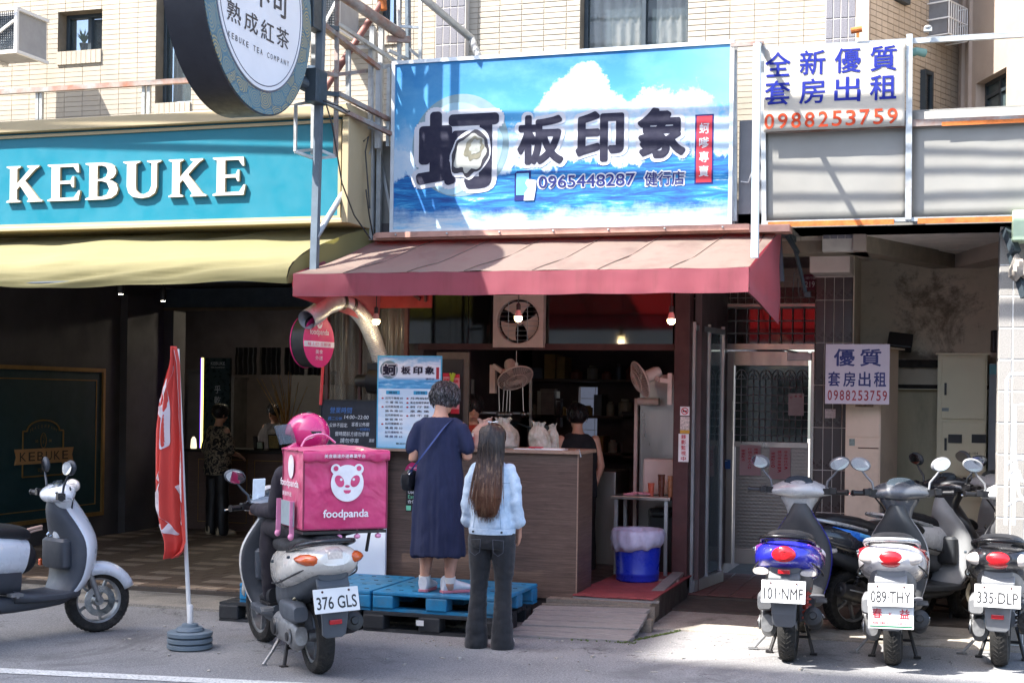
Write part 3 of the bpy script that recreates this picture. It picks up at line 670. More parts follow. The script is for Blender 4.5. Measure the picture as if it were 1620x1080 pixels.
b = MB(); pts = [(.0125, .62*cos(a*2*pi/72), .62*sin(a*2*pi/72)) for a in range(73)]; b.tube(pts, .004, 4, False); pts = [(.006, .66*cos(a*2*pi/72), .66*sin(a*2*pi/72)) for a in range(73)]; b.tube(pts, .006, 4, False); b.build('ring_line', pm('ring_line', '5b5f6e', .5), ds)
DM = frame((.012, 0, 0), (0, 1, 0), (0, 0, 1)); M_dtext = pm('disc_text', '3b3a40', .5)
b = MB()
def dpos(x, y): q = W(x, y, X=DX+.012); return q.y-DY, q.z-DZ
for i, ch in enumerate('熟成紅茶'):
    a0 = dpos((370, 397, 423, 447)[i], (20, 36, 50, 61)[i]); put_text(b, ch, a0[0]-.10, a0[1]-.072, .20, .145, .003, 0.008, DM)
for i, ch in enumerate('可不可'):
    a0 = dpos((382, 413, 443)[i], (-26, -8, 8)[i]); put_text(b, ch, a0[0]-.13, a0[1]-.09, .26, .18, .003, .016, DM)
b.build('text', M_dtext, ds)
b = MB(); s_ = 'KEBUKE TEA COMPANY'; a0, a1 = dpos(362, 54), dpos(455, 101)
for i, ch in enumerate(s_):
    if ch == ' ': continue
    k = i/(len(s_)-1); put_text(b, ch, a0[0]+(a1[0]-a0[0])*k-.014, a0[1]+(a1[1]-a0[1])*k-.02-.012*sin(pi*k), .03, .04, .003, 0.004, DM)
b.build('text', M_dtext, ds)

# ================================================================ scaffold of the signs
sc = root('sign_scaffold', 'tangle of rusty steel posts, braces and pipes holding the round sign', 'scaffold', (-4.9, 10.2, 2.8))
M_post = pm('blue_grey_post', '66727d', .5, .4, var=.15, dirt=.12)
seg = [((511, -60), (497, 430), 10.2, 10.2, .055, M_post), ((497, 45), (496, 245), 10.25, 10.25, .035, M_galv), ((468, 165), (467, 240), 10.05, 10.05, .022, M_galv),
 ((534, -40), (531, 248), 10.4, 10.4, .03, M_rust), ((467, 240), (497, 251), 10.05, 10.2, .022, M_galv), ((497, 251), (531, 248), 10.2, 10.4, .022, M_galv), ((467, 240), (502, 236), 10.05, 10.3, .022, M_galv), ((502, 236), (531, 248), 10.3, 10.4, .022, M_galv),
 ((468, 166), (497, 160), 10.05, 10.2, .022, M_galv), ((495, 42), (535, 46), 10.2, 10.4, .035, M_alu_dk), ((486, 108), (512, 110), 10.15, 10.25, .04, M_galv), ((510, 115), (534, 120), 10.2, 10.4, .03, M_rust), ((510, 147), (534, 150), 10.2, 10.4, .035, M_alu_dk),
 ((512, 40), (600, 108), 10.25, 10.9, .035, M_rust), ((534, 38), (626, 98), 10.4, 11.1, .03, M_galv), ((512, 45), (553, 78), 10.3, 10.6, .03, M_rust), ((534, 118), (584, 112), 10.4, 10.9, .03, M_rust), ((512, 160), (626, 216), 10.25, 11.0, .032, M_rust), ((534, 148), (628, 196), 10.4, 11.1, .035, M_rust), ((534, 172), (600, 200), 10.4, 10.9, .025, M_galv),
 ((551, 75), (551, 178), 10.6, 10.6, .035, M_galv), ((587, 72), (586, 205), 10.85, 10.85, .035, M_galv), ((600, 100), (598, 235), 10.92, 10.92, .045, M_alu), ((616, 108), (614, 232), 11.0, 11.0, .03, M_galv), ((551, 76), (590, 74), 10.6, 10.85, .028, M_galv), ((598, 107), (628, 104), 10.92, 11.1, .035, M_galv),
 ((596, 202), (626, 205), 10.9, 11.1, .03, M_galv), ((588, 203), (586, 380), 11.0, 11.0, .05, M_alu), ((630, -50), (632, 100), 11.1, 11.1, .03, M_galv), ((645, -50), (646, 102), 11.2, 11.2, .04, M_post), ((666, -50), (665, 100), 11.15, 11.15, .028, M_galv), ((612, 62), (648, 63), 11.0, 11.15, .05, M_rust),
 ((615, 80), (648, 96), 11.0, 11.2, .025, M_galv), ((645, 75), (665, 92), 11.2, 11.15, .022, M_galv), ((630, 42), (665, 44), 11.1, 11.15, .022, M_galv), ((602, 250), (620, 340), 11.1, 11.1, .025, M_alu), ((540, 170), (500, 160), 10.4, 10.2, .015, M_galv)]
for p, q, y0, y1, t_, m in seg:
    b = MB(); b.bar(W(*p, Y=y0), W(*q, Y=y1), t_); b.build('steel_bar', m, sc, world=True)
for p, q, y0, y1, t_, m in (((540, -8), (636, 56), 10.4, 11.1, .045, M_rust), ((614, -12), (508, 150), 11.0, 10.5, .028, M_brownpipe), ((664, -8), (746, 62), 10.9, 11.5, .032, M_galv), ((746, 62), (760, 98), 11.5, 11.2, .03, M_galv), ((592, 224), (500, 376), 11.05, 10.2, .024, M_galv), ((603, -20), (606, 16), 10.95, 10.95, .035, M_rust2)):
    b = MB(); b.tube([W(*p, Y=y0), W(*q, Y=y1)], t_, 14); b.build('pipe', m, sc, world=True, smooth=True)
b = MB(); b.cbox(W(500, 138, Y=10.12), (.1, .2, .26)); b.tube([W(472, 128, Y=10.0), W(500, 142, Y=10.12)], .055, 16); b.build('mounting_arm', M_alu_dk, sc, world=True, bevel=.006)
b = MB(); b.cbox(W(497, 18, Y=10.12), (.09, .2, .3)); b.tube([W(468, 0, Y=10.0), W(492, 10, Y=10.1)], .05, 16); b.build('mounting_arm', M_alu_dk, sc, world=True, bevel=.006)
for (xx, yy, t_) in ((-5.22, 10.25, .028), (-5.1, 10.25, .03), (-4.96, 10.25, .075), (-4.79, 10.25, .03)):
    b = MB(); b.bar((xx, yy, 4.98 if t_ < .1 else 5.0), (xx, yy, 7.1 if t_ < .1 else 6.0), t_, .05); b.build('steel_bar', M_post, sc, world=True)
for k in range(4):
    z0_ = 5.1+.5*k; b = MB(); b.bar((-5.1, 10.28, z0_), (-4.79, 10.28, z0_+(.4 if k % 2 else 0)), .022); b.build('steel_bar', M_rust, sc, world=True)
for (p, q) in (((-5.6, 10.1, 5.0), (-4.7, 10.35, 6.6)), ((-5.0, 10.2, 6.9), (-4.2, 10.6, 5.2))):
    b = MB(); b.bar(p, q, .035); b.build('steel_bar', M_galv, sc, world=True)
b = MB()
for pts in (((512, 160, 10.1), (540, 170, 10.3), (549, 178, 10.3), (554, 176, 10.3)), ((516, 165, 10.15), (526, 200, 10.2), (541, 290, 10.3), (560, 340, 10.4), (586, 378, 10.6)), ((579, 300, 10.8), (584, 340, 10.8), (590, 372, 10.9)), ((575, 224, 10.8), (583, 216, 10.8), (578, 240, 10.8), (585, 330, 10.8))):
    b.tube([W(x, y, Y=Y) for x, y, Y in pts], .006, 6)
b.build('cable', M_black, sc, world=True, smooth=True)

# ================================================================ right-hand sign frame, banner, sheet metal
RY = 11.0
rf = root('billboard_scaffold', 'galvanised angle steel frame with rust stains holding the rental banner', 'frame', (-1.5, RY, 3.2))
rs = [((1207, 72), (1209, 352), RY, .035), ((1439, 55), (1437, 348), RY-.03, .045), ((1205, 80), (1640, 37), RY, .04), ((1213, 206), (1640, 187), RY, .05), ((1205, 353), (1640, 341), RY-.02, .03), ((1156, 72), (1208, 71), 10.9, .03), ((1163, 80), (1163, 350), 11.02, .03)]
for i, (p, q, y, t_) in enumerate(rs):
    a = W(*p, Y=y); c = W(*q, Y=y)
    if abs(p[0]-q[0]) > 40: c.z = a.z
    b = MB(); b.bar(a, c, t_); b.build('angle_bar', M_rust if i in (3, 5) else M_galv, rf, world=True)
b = MB(); b.bar(W(1198, 70, Y=10.1), W(1194, 408, Y=10.1), .05); b.bar(W(1198, 70, Y=10.1), W(1203, 70, Y=RY), .03); b.build('front_post', pm('pale_blue_post', 'b4c4cd', .5, .2, var=.12, dirt=.15), rf, world=True)
z_ = W(1300, 356, Y=RY).z
for x0, x1 in ((1216, 1415), (1452, 1640)):
    b = MB(); b.box((wx(x0, 352, RY), RY-.045, z_-.012), (wx(x1, 345, RY), RY-.037, z_+.028)); b.build('rust_edge', M_rust2, rf, world=True)
z_ = W(1500, 196, Y=RY).z
b = MB(); b.box((wx(1490, 196, RY), RY-.03, z_-.02), (wx(1640, 190, RY), RY-.028, z_+.01)); b.build('rust_edge', M_rust2, rf, world=True)
cm = root('security_camera', 'small rusty bracket lamp on the rail above the rental banner', 'lamp', tuple(W(1357, 55, Y=10.9)))
b = MB(); p = W(1357, 55, Y=10.92); b.tube([p+Vector((-.05, 0, .03)), p+Vector((.03, 0, .04))], .022, 10); b.bar(p+Vector((0, 0, -.02)), p+Vector((0, 0, .03)), .02); b.build('housing', M_rust2, cm, world=True)
b = MB(); p = W(1468, 44, Y=10.92); b.ball(p, (.03, .03, .018), 12, 8); b.box(p+Vector((-.03, -.02, -.03)), p+Vector((.03, .02, -.005))); tag(b.build('rail_lamp', M_galv), 'small round grey fitting standing on the top rail right of the rental banner', 'fitting')
pnl = root('sheet_metal_fascia', 'white sheet metal fascia with rust along its foot under the rental banner', 'fascia', (-1, RY+.05, 3.2))
xs = [wx(1206, 280, RY), wx(1437, 280, RY), 1.6]
for a, c in zip(xs, xs[1:]):
    b = MB(); b.grid(lambda u, v: (a+.005+(c-a-.01)*u, RY+.03+.004*mnoise.noise(Vector((u*5*(c-a), v*3, a))), 3.17+.80*v), 24, 10); b.build('sheet', M_sheet, pnl, world=True, smooth=True, solid=.004)
b = MB(); b.box((xs[0], RY+.04, 3.13), (1.6, 11.66, 3.165)); b.box((xs[0], RY+.06, 3.975), (1.6, 11.66, 3.99)); b.build('soffit', M_sheet, pnl, world=True)
# rental banner
q0 = W(1208, 206, Y=10.93); q1 = W(1433, 66, Y=10.93); q1.z = wz(1320, 72, 10.93); q0.z = wz(1320, 204, 10.93)
rb = root('rental_banner', 'white cloth banner with blue characters and an orange telephone number on the steel frame', 'banner', (q0.x, 10.93, q0.z))
bw, bh = q1.x-q0.x, q1.z-q0.z
b = MB(); b.grid(lambda u, v: (bw*u, .002*sin(u*9)*sin(v*4), bh*v), 30, 12); b.build('cloth', pm('banner_cloth', 'aba69c', .9, var=.05, scale=3), rb, smooth=True, solid=.003)
M_blue = pm('banner_blue', '081c7c', .9, var=.06); M_orange = pm('banner_orange', 'b03a18', .9, var=.15)
b = MB()
for r_, s_ in ((0, '全新優質'), (1, '套房出租')):
    for i, ch in enumerate(s_): put_text(b, ch, bw*(.005+.25*i), bh*(.66-.345*r_), bw*.185, bh*.30, .006, .014, FM)
b.build('text', M_blue, rb)
def sdig(mb, s, x, y, w_, h_, z, M):   # numerals with contrast, one by one
    n = len(s)
    for i, ch in enumerate(s): put_text(mb, ch, x+w_*i/n+w_/n*.12, y, w_/n*(.72 if ch != '1' else .4), h_, z, .012, M)
b = MB(); sdig(b, '0988253759', bw*-.005, bh*.03, bw*.97, bh*.185, .006, FM); b.build('text', M_orange, rb)

# ================================================================ awnings
def cloth(name, col, under, tr=.35, dirt=.35, dcol='6f5a50', streak=False, stain=None, rough=.8):
    t = NT(name); n1 = t.noise(1.6, 6, .6); n2 = t.noise(3.0, 8, .7, t.map((6, 1, .7) if streak else (1, 1, 1)))
    c = t.mix(t.mapr(n1, .3, .7), tuple(x*.88 for x in lin(col)[:3])+(1,), col); c = t.mix(t.mapr(n2, .5, .75, 0, dirt), c, dcol)
    if stain: z = t.xyz()[2]; c = t.mix(t.math('MULTIPLY', t.mapr(z, stain[0], stain[1]), t.mapr(t.noise(9, 6, .8, t.map((4, 1, .5))), .35, .6)), c, dcol)
    t.put(color=c, rough=rough, sheen=.1); t.bump(t.noise(260, 2, .5), .2, .002)
    tl = t.n('BsdfTranslucent'); tl.inputs[0].default_value = lin(under); mx = t.n('MixShader'); mx.inputs[0].default_value = tr
    t.t.links.new(t.b.outputs[0], mx.inputs[1]); t.t.links.new(tl.outputs[0], mx.inputs[2]); t.t.links.new(mx.outputs[0], t.out.inputs[0]); return t.mat
M_awtop = cloth('awning_top_faded', '796a60', 'e0282e', .28, .9, '5a4740')
M_awval = cloth('awning_valance', '8c4753', 'c42a38', .3, .45, '4b3736', True, (2.62, 2.735))
aw = root('awning', 'faded red fabric awning sun bleached to beige on top over the oyster shop', 'awning', (-3.2, 10.5, 2.6))
f0, f1, zf, zb2 = -5.0, -1.47, 2.735, 3.10
def awt(u, v):
    x = (f0+(f1-f0)*u)*(1-v)+(-4.80+(-1.42+4.80)*u)*v; y = 10.0+1.08*v; z = zf+(zb2-zf)*v
    z += -.030*sin(pi*v)*(1-abs(sin(u*pi*7))**.4)-.006*abs(sin(u*pi*7+v*3)) + .006*mnoise.noise(Vector((x*3, y*2, 0))); return (x, y, z)
b = MB(); b.grid(awt, 108, 14); b.build('top_cloth', M_awtop, aw, world=True, smooth=True, auto=False)
for u0 in (.12, .27, .40, .55, .69, .84):
    b = MB(); b.tube([tuple(Vector(awt(u0+.05*k/12, k/12))+Vector((0, 0, .003))) for k in range(13)], .004, 5); b.build('seam', pm('seam_thread', '6d5850', .9), aw, world=True, smooth=True)
b = MB(); b.grid(lambda u, v: (f0+(f1-f0)*u, 10.0-.006*sin(u*70)*(1-v)+.004*mnoise.noise(Vector((u*30, v*3, 2))), 2.56+.175*v-.006*abs(sin(u*pi*6))), 140, 5); b.build('valance', M_awval, aw, world=True, smooth=True, auto=False)
def endp(X, s): 
    b = MB(); b.grid(lambda u, v: (X+.06*u*s+.006*sin(v*9+u*5), 10.0+1.25*u, (2.56-.16*max(0, u))*(1-v)+(zf+(zb2-zf)*min(1, u*1.1))*v), 16, 8); return b
endp(f1, 1).build('end_panel', M_awval, aw, world=True, smooth=True, auto=False); endp(f0, 3.3).build('end_panel', M_awval, aw, world=True, smooth=True, auto=False)
b = MB()
for i in range(1, 7): x = f0+(f1-f0)*i/7; b.tube([(x, 10.02, 2.70), (x+.02, 11.06, 3.06)], .011, 6)
b.tube([(f0+.02, 10.025, 2.72), (f1-.02, 10.025, 2.72)], .013, 8); b.tube([(f0+.02, 10.02, 2.575), (f1-.02, 10.02, 2.575)], .009, 8)
for x in (f0+.04, f1-.04): b.tube([(x, 10.04, 2.6), (x, 11.4, 2.5)], .013, 8); b.tube([(x, 10.05, 2.7), (x, 11.06, 3.08)], .013, 8)
b.build('frame', M_brownbeam, aw, world=True, smooth=True)
ra = root('awning', 'dusty yellow fabric awning with a rounded front under the teal sign', 'awning', (-7.5, 10.5, 2.7))
prof = [(11.0, 3.20), (10.7, 3.12), (10.45, 3.03), (10.25, 2.945), (10.1, 2.86), (10.03, 2.78), (10.0, 2.70), (10.0, 2.66)]
M_yel = cloth('yellow_canvas', '7b744c', 'b8ac4c', .18, .5, '66603f')
def yw(u, v):
    k = v*(len(prof)-1); i = min(len(prof)-2, int(k)); t_ = k-i; y = prof[i][0]*(1-t_)+prof[i+1][0]*t_; z = prof[i][1]*(1-t_)+prof[i+1][1]*t_
    x = -11.5+(6.45+.27*(y-10))*u; wv = .03*mnoise.noise(Vector((x*1.2+z*3, z*6-x*.6, 0)))+.022*mnoise.noise(Vector((x*.8, z*22-x*1.7, 5))); return (x, y-wv, z+wv)
b = MB(); b.grid(yw, 150, 28); b.build('canvas', M_yel, ra, world=True, smooth=True, auto=False)
b = MB(); pr = [(-5.05+.27*(y-10), y, z) for y, z in prof]+[(-4.76, 11.08, 2.82), (-4.76, 11.08, 3.2)]; cc = (-4.88, 10.65, 2.9)
b.add([cc]+pr, [(0, i+1, (i+1) % len(pr)+1) for i in range(len(pr))]); b.build('end_panel', M_yel, ra, world=True)
b = MB(); b.tube([(-11, 10.03, 2.69), (-5.1, 10.03, 2.69)], .015, 8); b.tube([(-5.1, 10.03, 2.69), (-5.04, 11.05, 2.82)], .012, 8)
for i in range(7): b.tube([(-11+i*.95, 10.05, 2.72), (-11+i*.95, 11, 3.14)], .012, 6)
b.build('frame', M_alu_dk, ra, world=True, smooth=True)

# ================================================================ overhead cables (above the picture; their shadows cross the signs)
for i, (y0, zl, zr, r_, lab) in enumerate(((9.9, 6.30, 6.02, .02, 'thick black overhead cable casting the highest shadow line on the blue sign'), (9.92, 6.22, 5.93, .022, 'pair cable whose doubled shadow crosses the white cloud of the blue sign'), (9.9, 6.10, 5.86, .016, 'thin overhead cable whose shadow runs through the four big characters'), (9.88, 5.98, 5.80, .016, 'thin overhead cable whose shadow crosses the top of the white sheet metal'), (9.9, 5.7, 5.58, .018, 'slack overhead cable whose shadow crosses the middle of the white sheet metal'), (9.75, 5.56, 5.36, .02, 'overhead cable whose shadow crosses the teal sign above its letters'), (9.76, 5.48, 5.24, .018, 'second overhead cable shadowing the teal sign just above its letters'), (9.6, 7.3, 7.2, .02, 'high black cable shadowing the cream tiles over the blue sign'), (9.6, 7.75, 7.5, .02, 'highest black cable shadowing the cream tiles'))):
    b = MB(); b.tube([(x, y0, zl+(zr-zl)*(x+8)/6.5-.05*sin((x+8)/6.5*pi*1.3+i)) for x in [-24+1.5*k for k in range(26)]], r_, 8)
    tag(b.build('overhead_cable', M_black, smooth=True), lab, 'cable', 'overhead cables')
# railing and a conduit on the tiled wall, air conditioner cages
rg = root('wall_railing', 'pale steel rail with short posts in front of the cream tiles above the teal sign', 'railing', (-8, 11.2, 4.4))
b = MB(); a = W(-30, 148, Y=11.0); c = W(330, 128, Y=11.0); c.z = a.z; b.bar(a, c, .045); b.build('rail', M_rust, rg, world=True)
for x in (60, 66, 228, 236):
    p = W(x, 140, Y=11.02); b = MB(); b.bar((p.x, p.y, a.z-.45), (p.x, p.y, a.z-.02), .03); b.build('post', M_galv, rg, world=True)
def accage(x, y, Y, w_, h_, lab, d=.45):
    p = W(x, y, Y=Y); r = root('air_conditioner_cage', lab, 'air conditioner', tuple(p))
    b = MB(); b.box((0, .03, 0), (w_, d, h_)); b.build('housing', pm('ac_grey', '9a9b9e', .6, .1, var=.1), r)
    b = MB()
    for i in range(int(w_/.022)): b.box((i*.022, 0, 0), (i*.022+.005, .004, h_))
    for i in range(int(h_/.022)): b.box((0, -.004, i*.022), (w_, 0, i*.022+.005))
    b.build('mesh_grille', M_alu_dk, r)
    b = MB(); t_ = .03
    for q in (((-t_, -t_, -t_), (w_+t_, 0, 0)), ((-t_, -t_, h_), (w_+t_, 0, h_+t_)), ((-t_, -t_, 0), (0, 0, h_)), ((w_, -t_, 0), (w_+t_, 0, h_)), ((-t_, 0, -t_), (0, d, 0)), ((w_, 0, -t_), (w_+t_, d, 0)), ((w_, 0, h_), (w_+t_, d, h_+t_))): b.box(*q)
    b.bar((0, -.02, .02), (w_, -.02, h_*.75), .02); b.build('cage', M_white, r); return r
accage(-36, 84, 10.95, .42, .36, 'caged air conditioner with a wire grille at the upper left corner of the wall')
accage(513, 46, 11.2, .12, .3, 'narrow caged air conditioner behind the steel scaffold')
def smoothl_(keys, n):
    out = []
    for i in range(n+1):
        t_ = i/n*(len(keys)-1); k = min(len(keys)-2, int(t_)); u = t_-k; out.append(tuple(a*(1-u)+b_*u for a, b_ in zip(keys[k], keys[k+1])))
    return out
# ================================================================ arcade shells
M_ceil = pm('arcade_ceiling', '6f6a66', .85, var=.1)
def stand(name, lab, cat, b, m, **k): return tag(b.build(name, m, **k), lab, cat)
# teal tea shop: side wall, header, room
tw_ = root('side_wall', 'charcoal side wall of the tea shop arcade carrying the gold framed board', 'wall', (-10.1, 14, 0))
b = MB(); b.box((-10.2, 11.2, 0), (-10.0, 16.4, 3.15)); b.box((-10.0, 15.3, 0.05), (-9.9, 15.9, 3.0)); b.build('wall', M_blackwall, tw_, world=True)
th = root('tea_room', 'dark shop front of the tea shop with a bluish header beam and bronze strip', 'shop front', (-7.5, 16.4, 0))
b = MB(); b.box((-10.0, 16.3, 2.9), (-5.1, 16.6, 3.15)); b.build('header', pm('blue_black_fascia', '454e58', .5, .2, var=.2, bump=.2), th, world=True)
b = MB(); b.box((-10.0, 16.26, 2.86), (-5.1, 16.32, 2.9)); b.build('bronze_strip', pm('bronze', '6b5a48', .5, .3), th, world=True)
for q in ((-10.2, -9.86), (-5.3, -5.1)): MB().box((q[0], 16.3, 0.05), (q[1], 16.6, 2.86)).build('jamb', M_blackwall, th, world=True)
b = MB(); b.box((-12, 19.4, 0), (-4, 19.5, 3.2)); b.build('back_wall', pm('tea_room_wall', '5a5250', .7, var=.3, scale=2), th, world=True)
b = MB(); b.box((-14, 11.1, 3.17), (-1.3, 19.4, 3.25)); b.build('ceiling', M_blackwall, th, world=True)
for q in ((-12, -11.9, 16.6), (-5.1, -5.0, 16.0)): MB().box((q[0], q[2], 0), (q[1], 19.4, 3.2)).build('room_wall', M_blackwall, th, world=True)
M_lampw = pm('lit_strip', 'fff1d8', .5, estr=22)
for x, y in ((430, 500), (455, 505)):
    p = W(x, y, Y=17.4); b = MB(); b.box((p.x-.13, 17.3, 3.02), (p.x+.13, 17.5, 3.06)); b.box((p.x-.01, 17.39, 3.06), (p.x+.01, 17.41, 3.17)); b.m = 1; b.box((p.x-.12, 17.32, 3.012), (p.x+.12, 17.48, 3.02))
    stand('ceiling_lamp', 'lit ceiling panel lamp inside the tea shop, %s of the two' % ('left' if x < 440 else 'right'), 'lamp', b, [M_black, M_lampw])
for x, y in ((191, 465), (258, 476)):
    p = W(x, y, Y=12.5+(x > 200)*1.5); b = MB(); b.lathe([(.02, 0), (.035, .03), (.035, .12), (.02, .16)], 12, Matrix.Translation(p)); b.tube([p+Vector((0, 0, .16)), (p.x, p.y, 3.2)], .006, 6); b.m = 1; b.lathe([(.022, -.004), (.022, 0)], 10, Matrix.Translation(p))
    stand('spot_lamp', 'small black spot lamp %s' % ('hanging before the charcoal wall' if x < 200 else 'at the corner of the bluish header beam'), 'lamp', b, [M_black, pm('spot_lit', 'fff4e0', .5, estr=8)], smooth=True)
# gold framed board on the side wall
BXP = -9.985
bd = root('framed_board', 'dark green board in a double gold frame with a round topped tea shop emblem', 'board', (BXP, 13.5, 1))
g0 = W(-30, 570, X=BXP); g1 = W(163, 583, X=BXP); y0, y1 = 12.1, g1.y; zt_, zb_ = g1.z, W(150, 815, X=BXP).z
BM = frame((BXP, 0, 0), (0, 1, 0), (0, 0, 1))
b = MB(); b.box((BXP-.01, y0, zb_), (BXP+.015, y1, zt_)); b.build('panel', pm('bottle_green_board', '17363a', .5, var=.12, scale=2), bd, world=True)
def fr_(mb, a0, b0, a1, b1, t_, z0, z1, M):
    for q in ((a0, b0, a1, b0+t_), (a0, b1-t_, a1, b1), (a0, b0+t_, a0+t_, b1-t_), (a1-t_, b0+t_, a1, b1-t_)): mb.box((q[0], q[1], z0), (q[2], q[3], z1), M)
b = MB(); fr_(b, y0, zb_, y1, zt_, .045, .0, .04, BM); b.build('gold_frame', M_gold, bd, world=True)
b = MB(); fr_(b, y0, zb_+.14, y1-.15, zt_-.14, .012, .015, .022, BM); b.build('inner_frame', M_gold, bd, world=True)
def bp(x, y): q = W(x, y, X=BXP); return q.y, q.z
c0 = bp(67, 720); hw = (bp(110, 720)[0]-bp(24, 720)[0])/2; e0 = bp(32, 750); e1 = bp(98, 681)
ey0, ez0, ey1, ez1 = bp(33, 752)[0], bp(66, 752)[1], bp(98, 680)[0], bp(66, 681)[1]; er = (ey1-ey0)/2; ec = (ey0+ey1)/2
out = [(ey0, ez0), (ey1, ez0), (ey1, ez1)]+[(ec+er*.8*cos(a), ez1+.12*sin(a)) for a in [pi*k/14 for k in range(15)]]+[(ey0, ez1)]
b = MB()
for k in range(len(out)): p = out[k]; q = out[(k+1) % len(out)]; b.bar(BM @ Vector((p[0], p[1], .02)), BM @ Vector((q[0], q[1], .02)), .016, .01, up=(1, 0, 0))
b.build('emblem_outline', M_gold, bd, world=True)
bl = bp(19, 725)[0]; br_ = bp(112, 725)[0]; bz = (bp(66, 708)[1]+bp(66, 733)[1])/2; bhh = .085
b = MB(); b.prism([(bl, bz-bhh), (br_, bz-bhh), (br_-.03, bz), (br_, bz+bhh), (bl, bz+bhh), (bl+.03, bz)], .012, BM @ Matrix.Translation((0, 0, .026))); b.build('emblem_ribbon', pm('ribbon_gold', 'b98a5c', .5, .2, var=.1), bd, world=True)
b = MB()
for i, ch in enumerate('KEBUKE'): put_text(b, ch, bl+.08+i*(br_-bl-.15)/6, bz-.05, (br_-bl)/9.5, .1, .042, .004, BM)
b.build('text', pm('ribbon_ink', '3d2f24', .6), bd, world=True)
b = MB()
for i, ch in enumerate('TEACOMPANY'):
    a = rad(150-120*i/9); put_text(b, ch, ec+er*.74*cos(a)-.013, ez1+.10*sin(a)-.065, .026, .035, .02, 0, BM)
put_text(b, '20', ec-.15, ez1-.13, .05, .03, .02, 0, BM); put_text(b, '08', ec+.10, ez1-.13, .05, .03, .02, 0, BM); put_text(b, '可', ec-.02, ez1-.10, .045, .05, .02, 0, BM); put_text(b, '不', ec-.02, ez1-.16, .045, .05, .02, 0, BM); put_text(b, '可茶', ec-.1, ez0+.04, .18, .05, .02, 0, BM)
for k in range(24): a = 2*pi*k/24; a2 = 2*pi*(k+1)/24; b.bar(BM @ Vector((ec+.05*cos(a), ez1-.11+.085*sin(a), .02)), BM @ Vector((ec+.05*cos(a2), ez1-.11+.085*sin(a2), .02)), .006, .006, up=(1, 0, 0))
b.build('text', M_gold, bd, world=True)
# tea shop counter
CY = 16.1
cn = root('counter', 'dark wood tea shop counter with thin copper lines', 'counter', (-8, CY, .05))
b = MB(); b.box((-9.5, CY, .05), (-5.3, CY+.5, 1.05)); b.build('body', wood('dark_counter_wood', '5a463e', '6b5349', '3a2c27'), cn, world=True)
b = MB(); b.box((-9.55, CY-.06, 1.05), (-5.3, CY+.55, 1.09)); b.build('top', M_black, cn, world=True, bevel=.006)
b = MB()
for x0, x1 in ((-9.35, -8.65), (-8.55, -7.3), (-7.2, -6.0)): fr_(b, x0, .16, x1, .96, .008, 0, .004, frame((0, CY, 0), (1, 0, 0), (0, 0, 1)))
b.build('copper_line', M_gold, cn, world=True)
# vertical sign with lit glass edge, hangings, branches
vs_ = root('vertical_sign', 'tall narrow green sign with white handwriting and a lit glass edge in the tea shop', 'sign', tuple(W(322, 690, Y=16.0)))
a = W(322, 600, Y=16.0).x; c = W(363, 600, Y=16.0).x; zt_ = wz(340, 566, 16.0)
b = MB(); b.box((a, 16.0, 1.1), (c, 16.05, zt_)); b.build('board', pm('sign_green', '1c3034', .3, .2, var=.1), vs_, world=True)
b = MB(); b.box((a-.025, 15.99, 1.1), (a-.008, 16.06, zt_)); b.build('lit_edge', pm('lit_edge', 'e6cf6c', .3, estr=1.2), vs_, world=True)
b = MB(); b.box((a-.04, 15.99, 1.1), (a-.026, 16.06, zt_)); b.build('violet_edge', pm('violet_edge', '5a35a8', .3, estr=.8), vs_, world=True)
b = MB(); F0 = frame((0, 16.0, 0), (1, 0, 0), (0, 0, 1)); cxm = (a+c)/2+.02
for i, ch in enumerate('乎乾。'): put_text(b, ch, cxm-.045, wz(340, 622+i*17, 16.0), .09 if i < 2 else .03, .1 if i < 2 else .03, .004, .006, F0)
put_text(b, 'KEBUKE', cxm-.1, zt_-.09, .2, .04, .004, 0, F0); put_text(b, 'TEA COMPANY', cxm-.1, zt_-.13, .2, .02, .004, 0, F0)
b.build('text', M_outline, vs_, world=True)
b = MB()
for i in range(4):
    x0, x1 = wx(372+i*38, 580, 16.9), wx(372+i*38+33, 580, 16.9); b.grid(lambda u, v: (x0+(x1-x0)*u, 16.9+.02*sin(u*26+i)+.01*sin(v*9), 2.05+.36*v), 24, 6)
stand('hanging_cloth', 'row of dark crinkled cloth flaps hanging over the tea bar', 'cloth', b, pm('crinkled_black', '232224', .5, var=.4, scale=6), smooth=True)
br = root('dried_branches', 'spray of bare golden branches standing on the tea bar', 'decoration', tuple(W(430, 680, Y=16.8)))
b = MB(); p0 = W(452, 690, Y=16.8)
for i in range(14):
    q = p0+Vector((rnd.uniform(-.42, .35), rnd.uniform(-.1, .1), rnd.uniform(.55, .85))); b.tube([p0+Vector((rnd.uniform(-.03, .03), 0, 0)), p0.lerp(q, .5)+Vector((.02, 0, .03)), q], [.008, .006, .003], 5)
b.build('branch', pm('dry_branch', '9d7b45', .6, var=.4, scale=20), br, world=True, smooth=True)
b = MB(); b.lathe([(.05, -.3), (.07, -.15), (.04, 0)], 12, Matrix.Translation(p0)); b.build('vase', M_black, br, world=True, smooth=True)
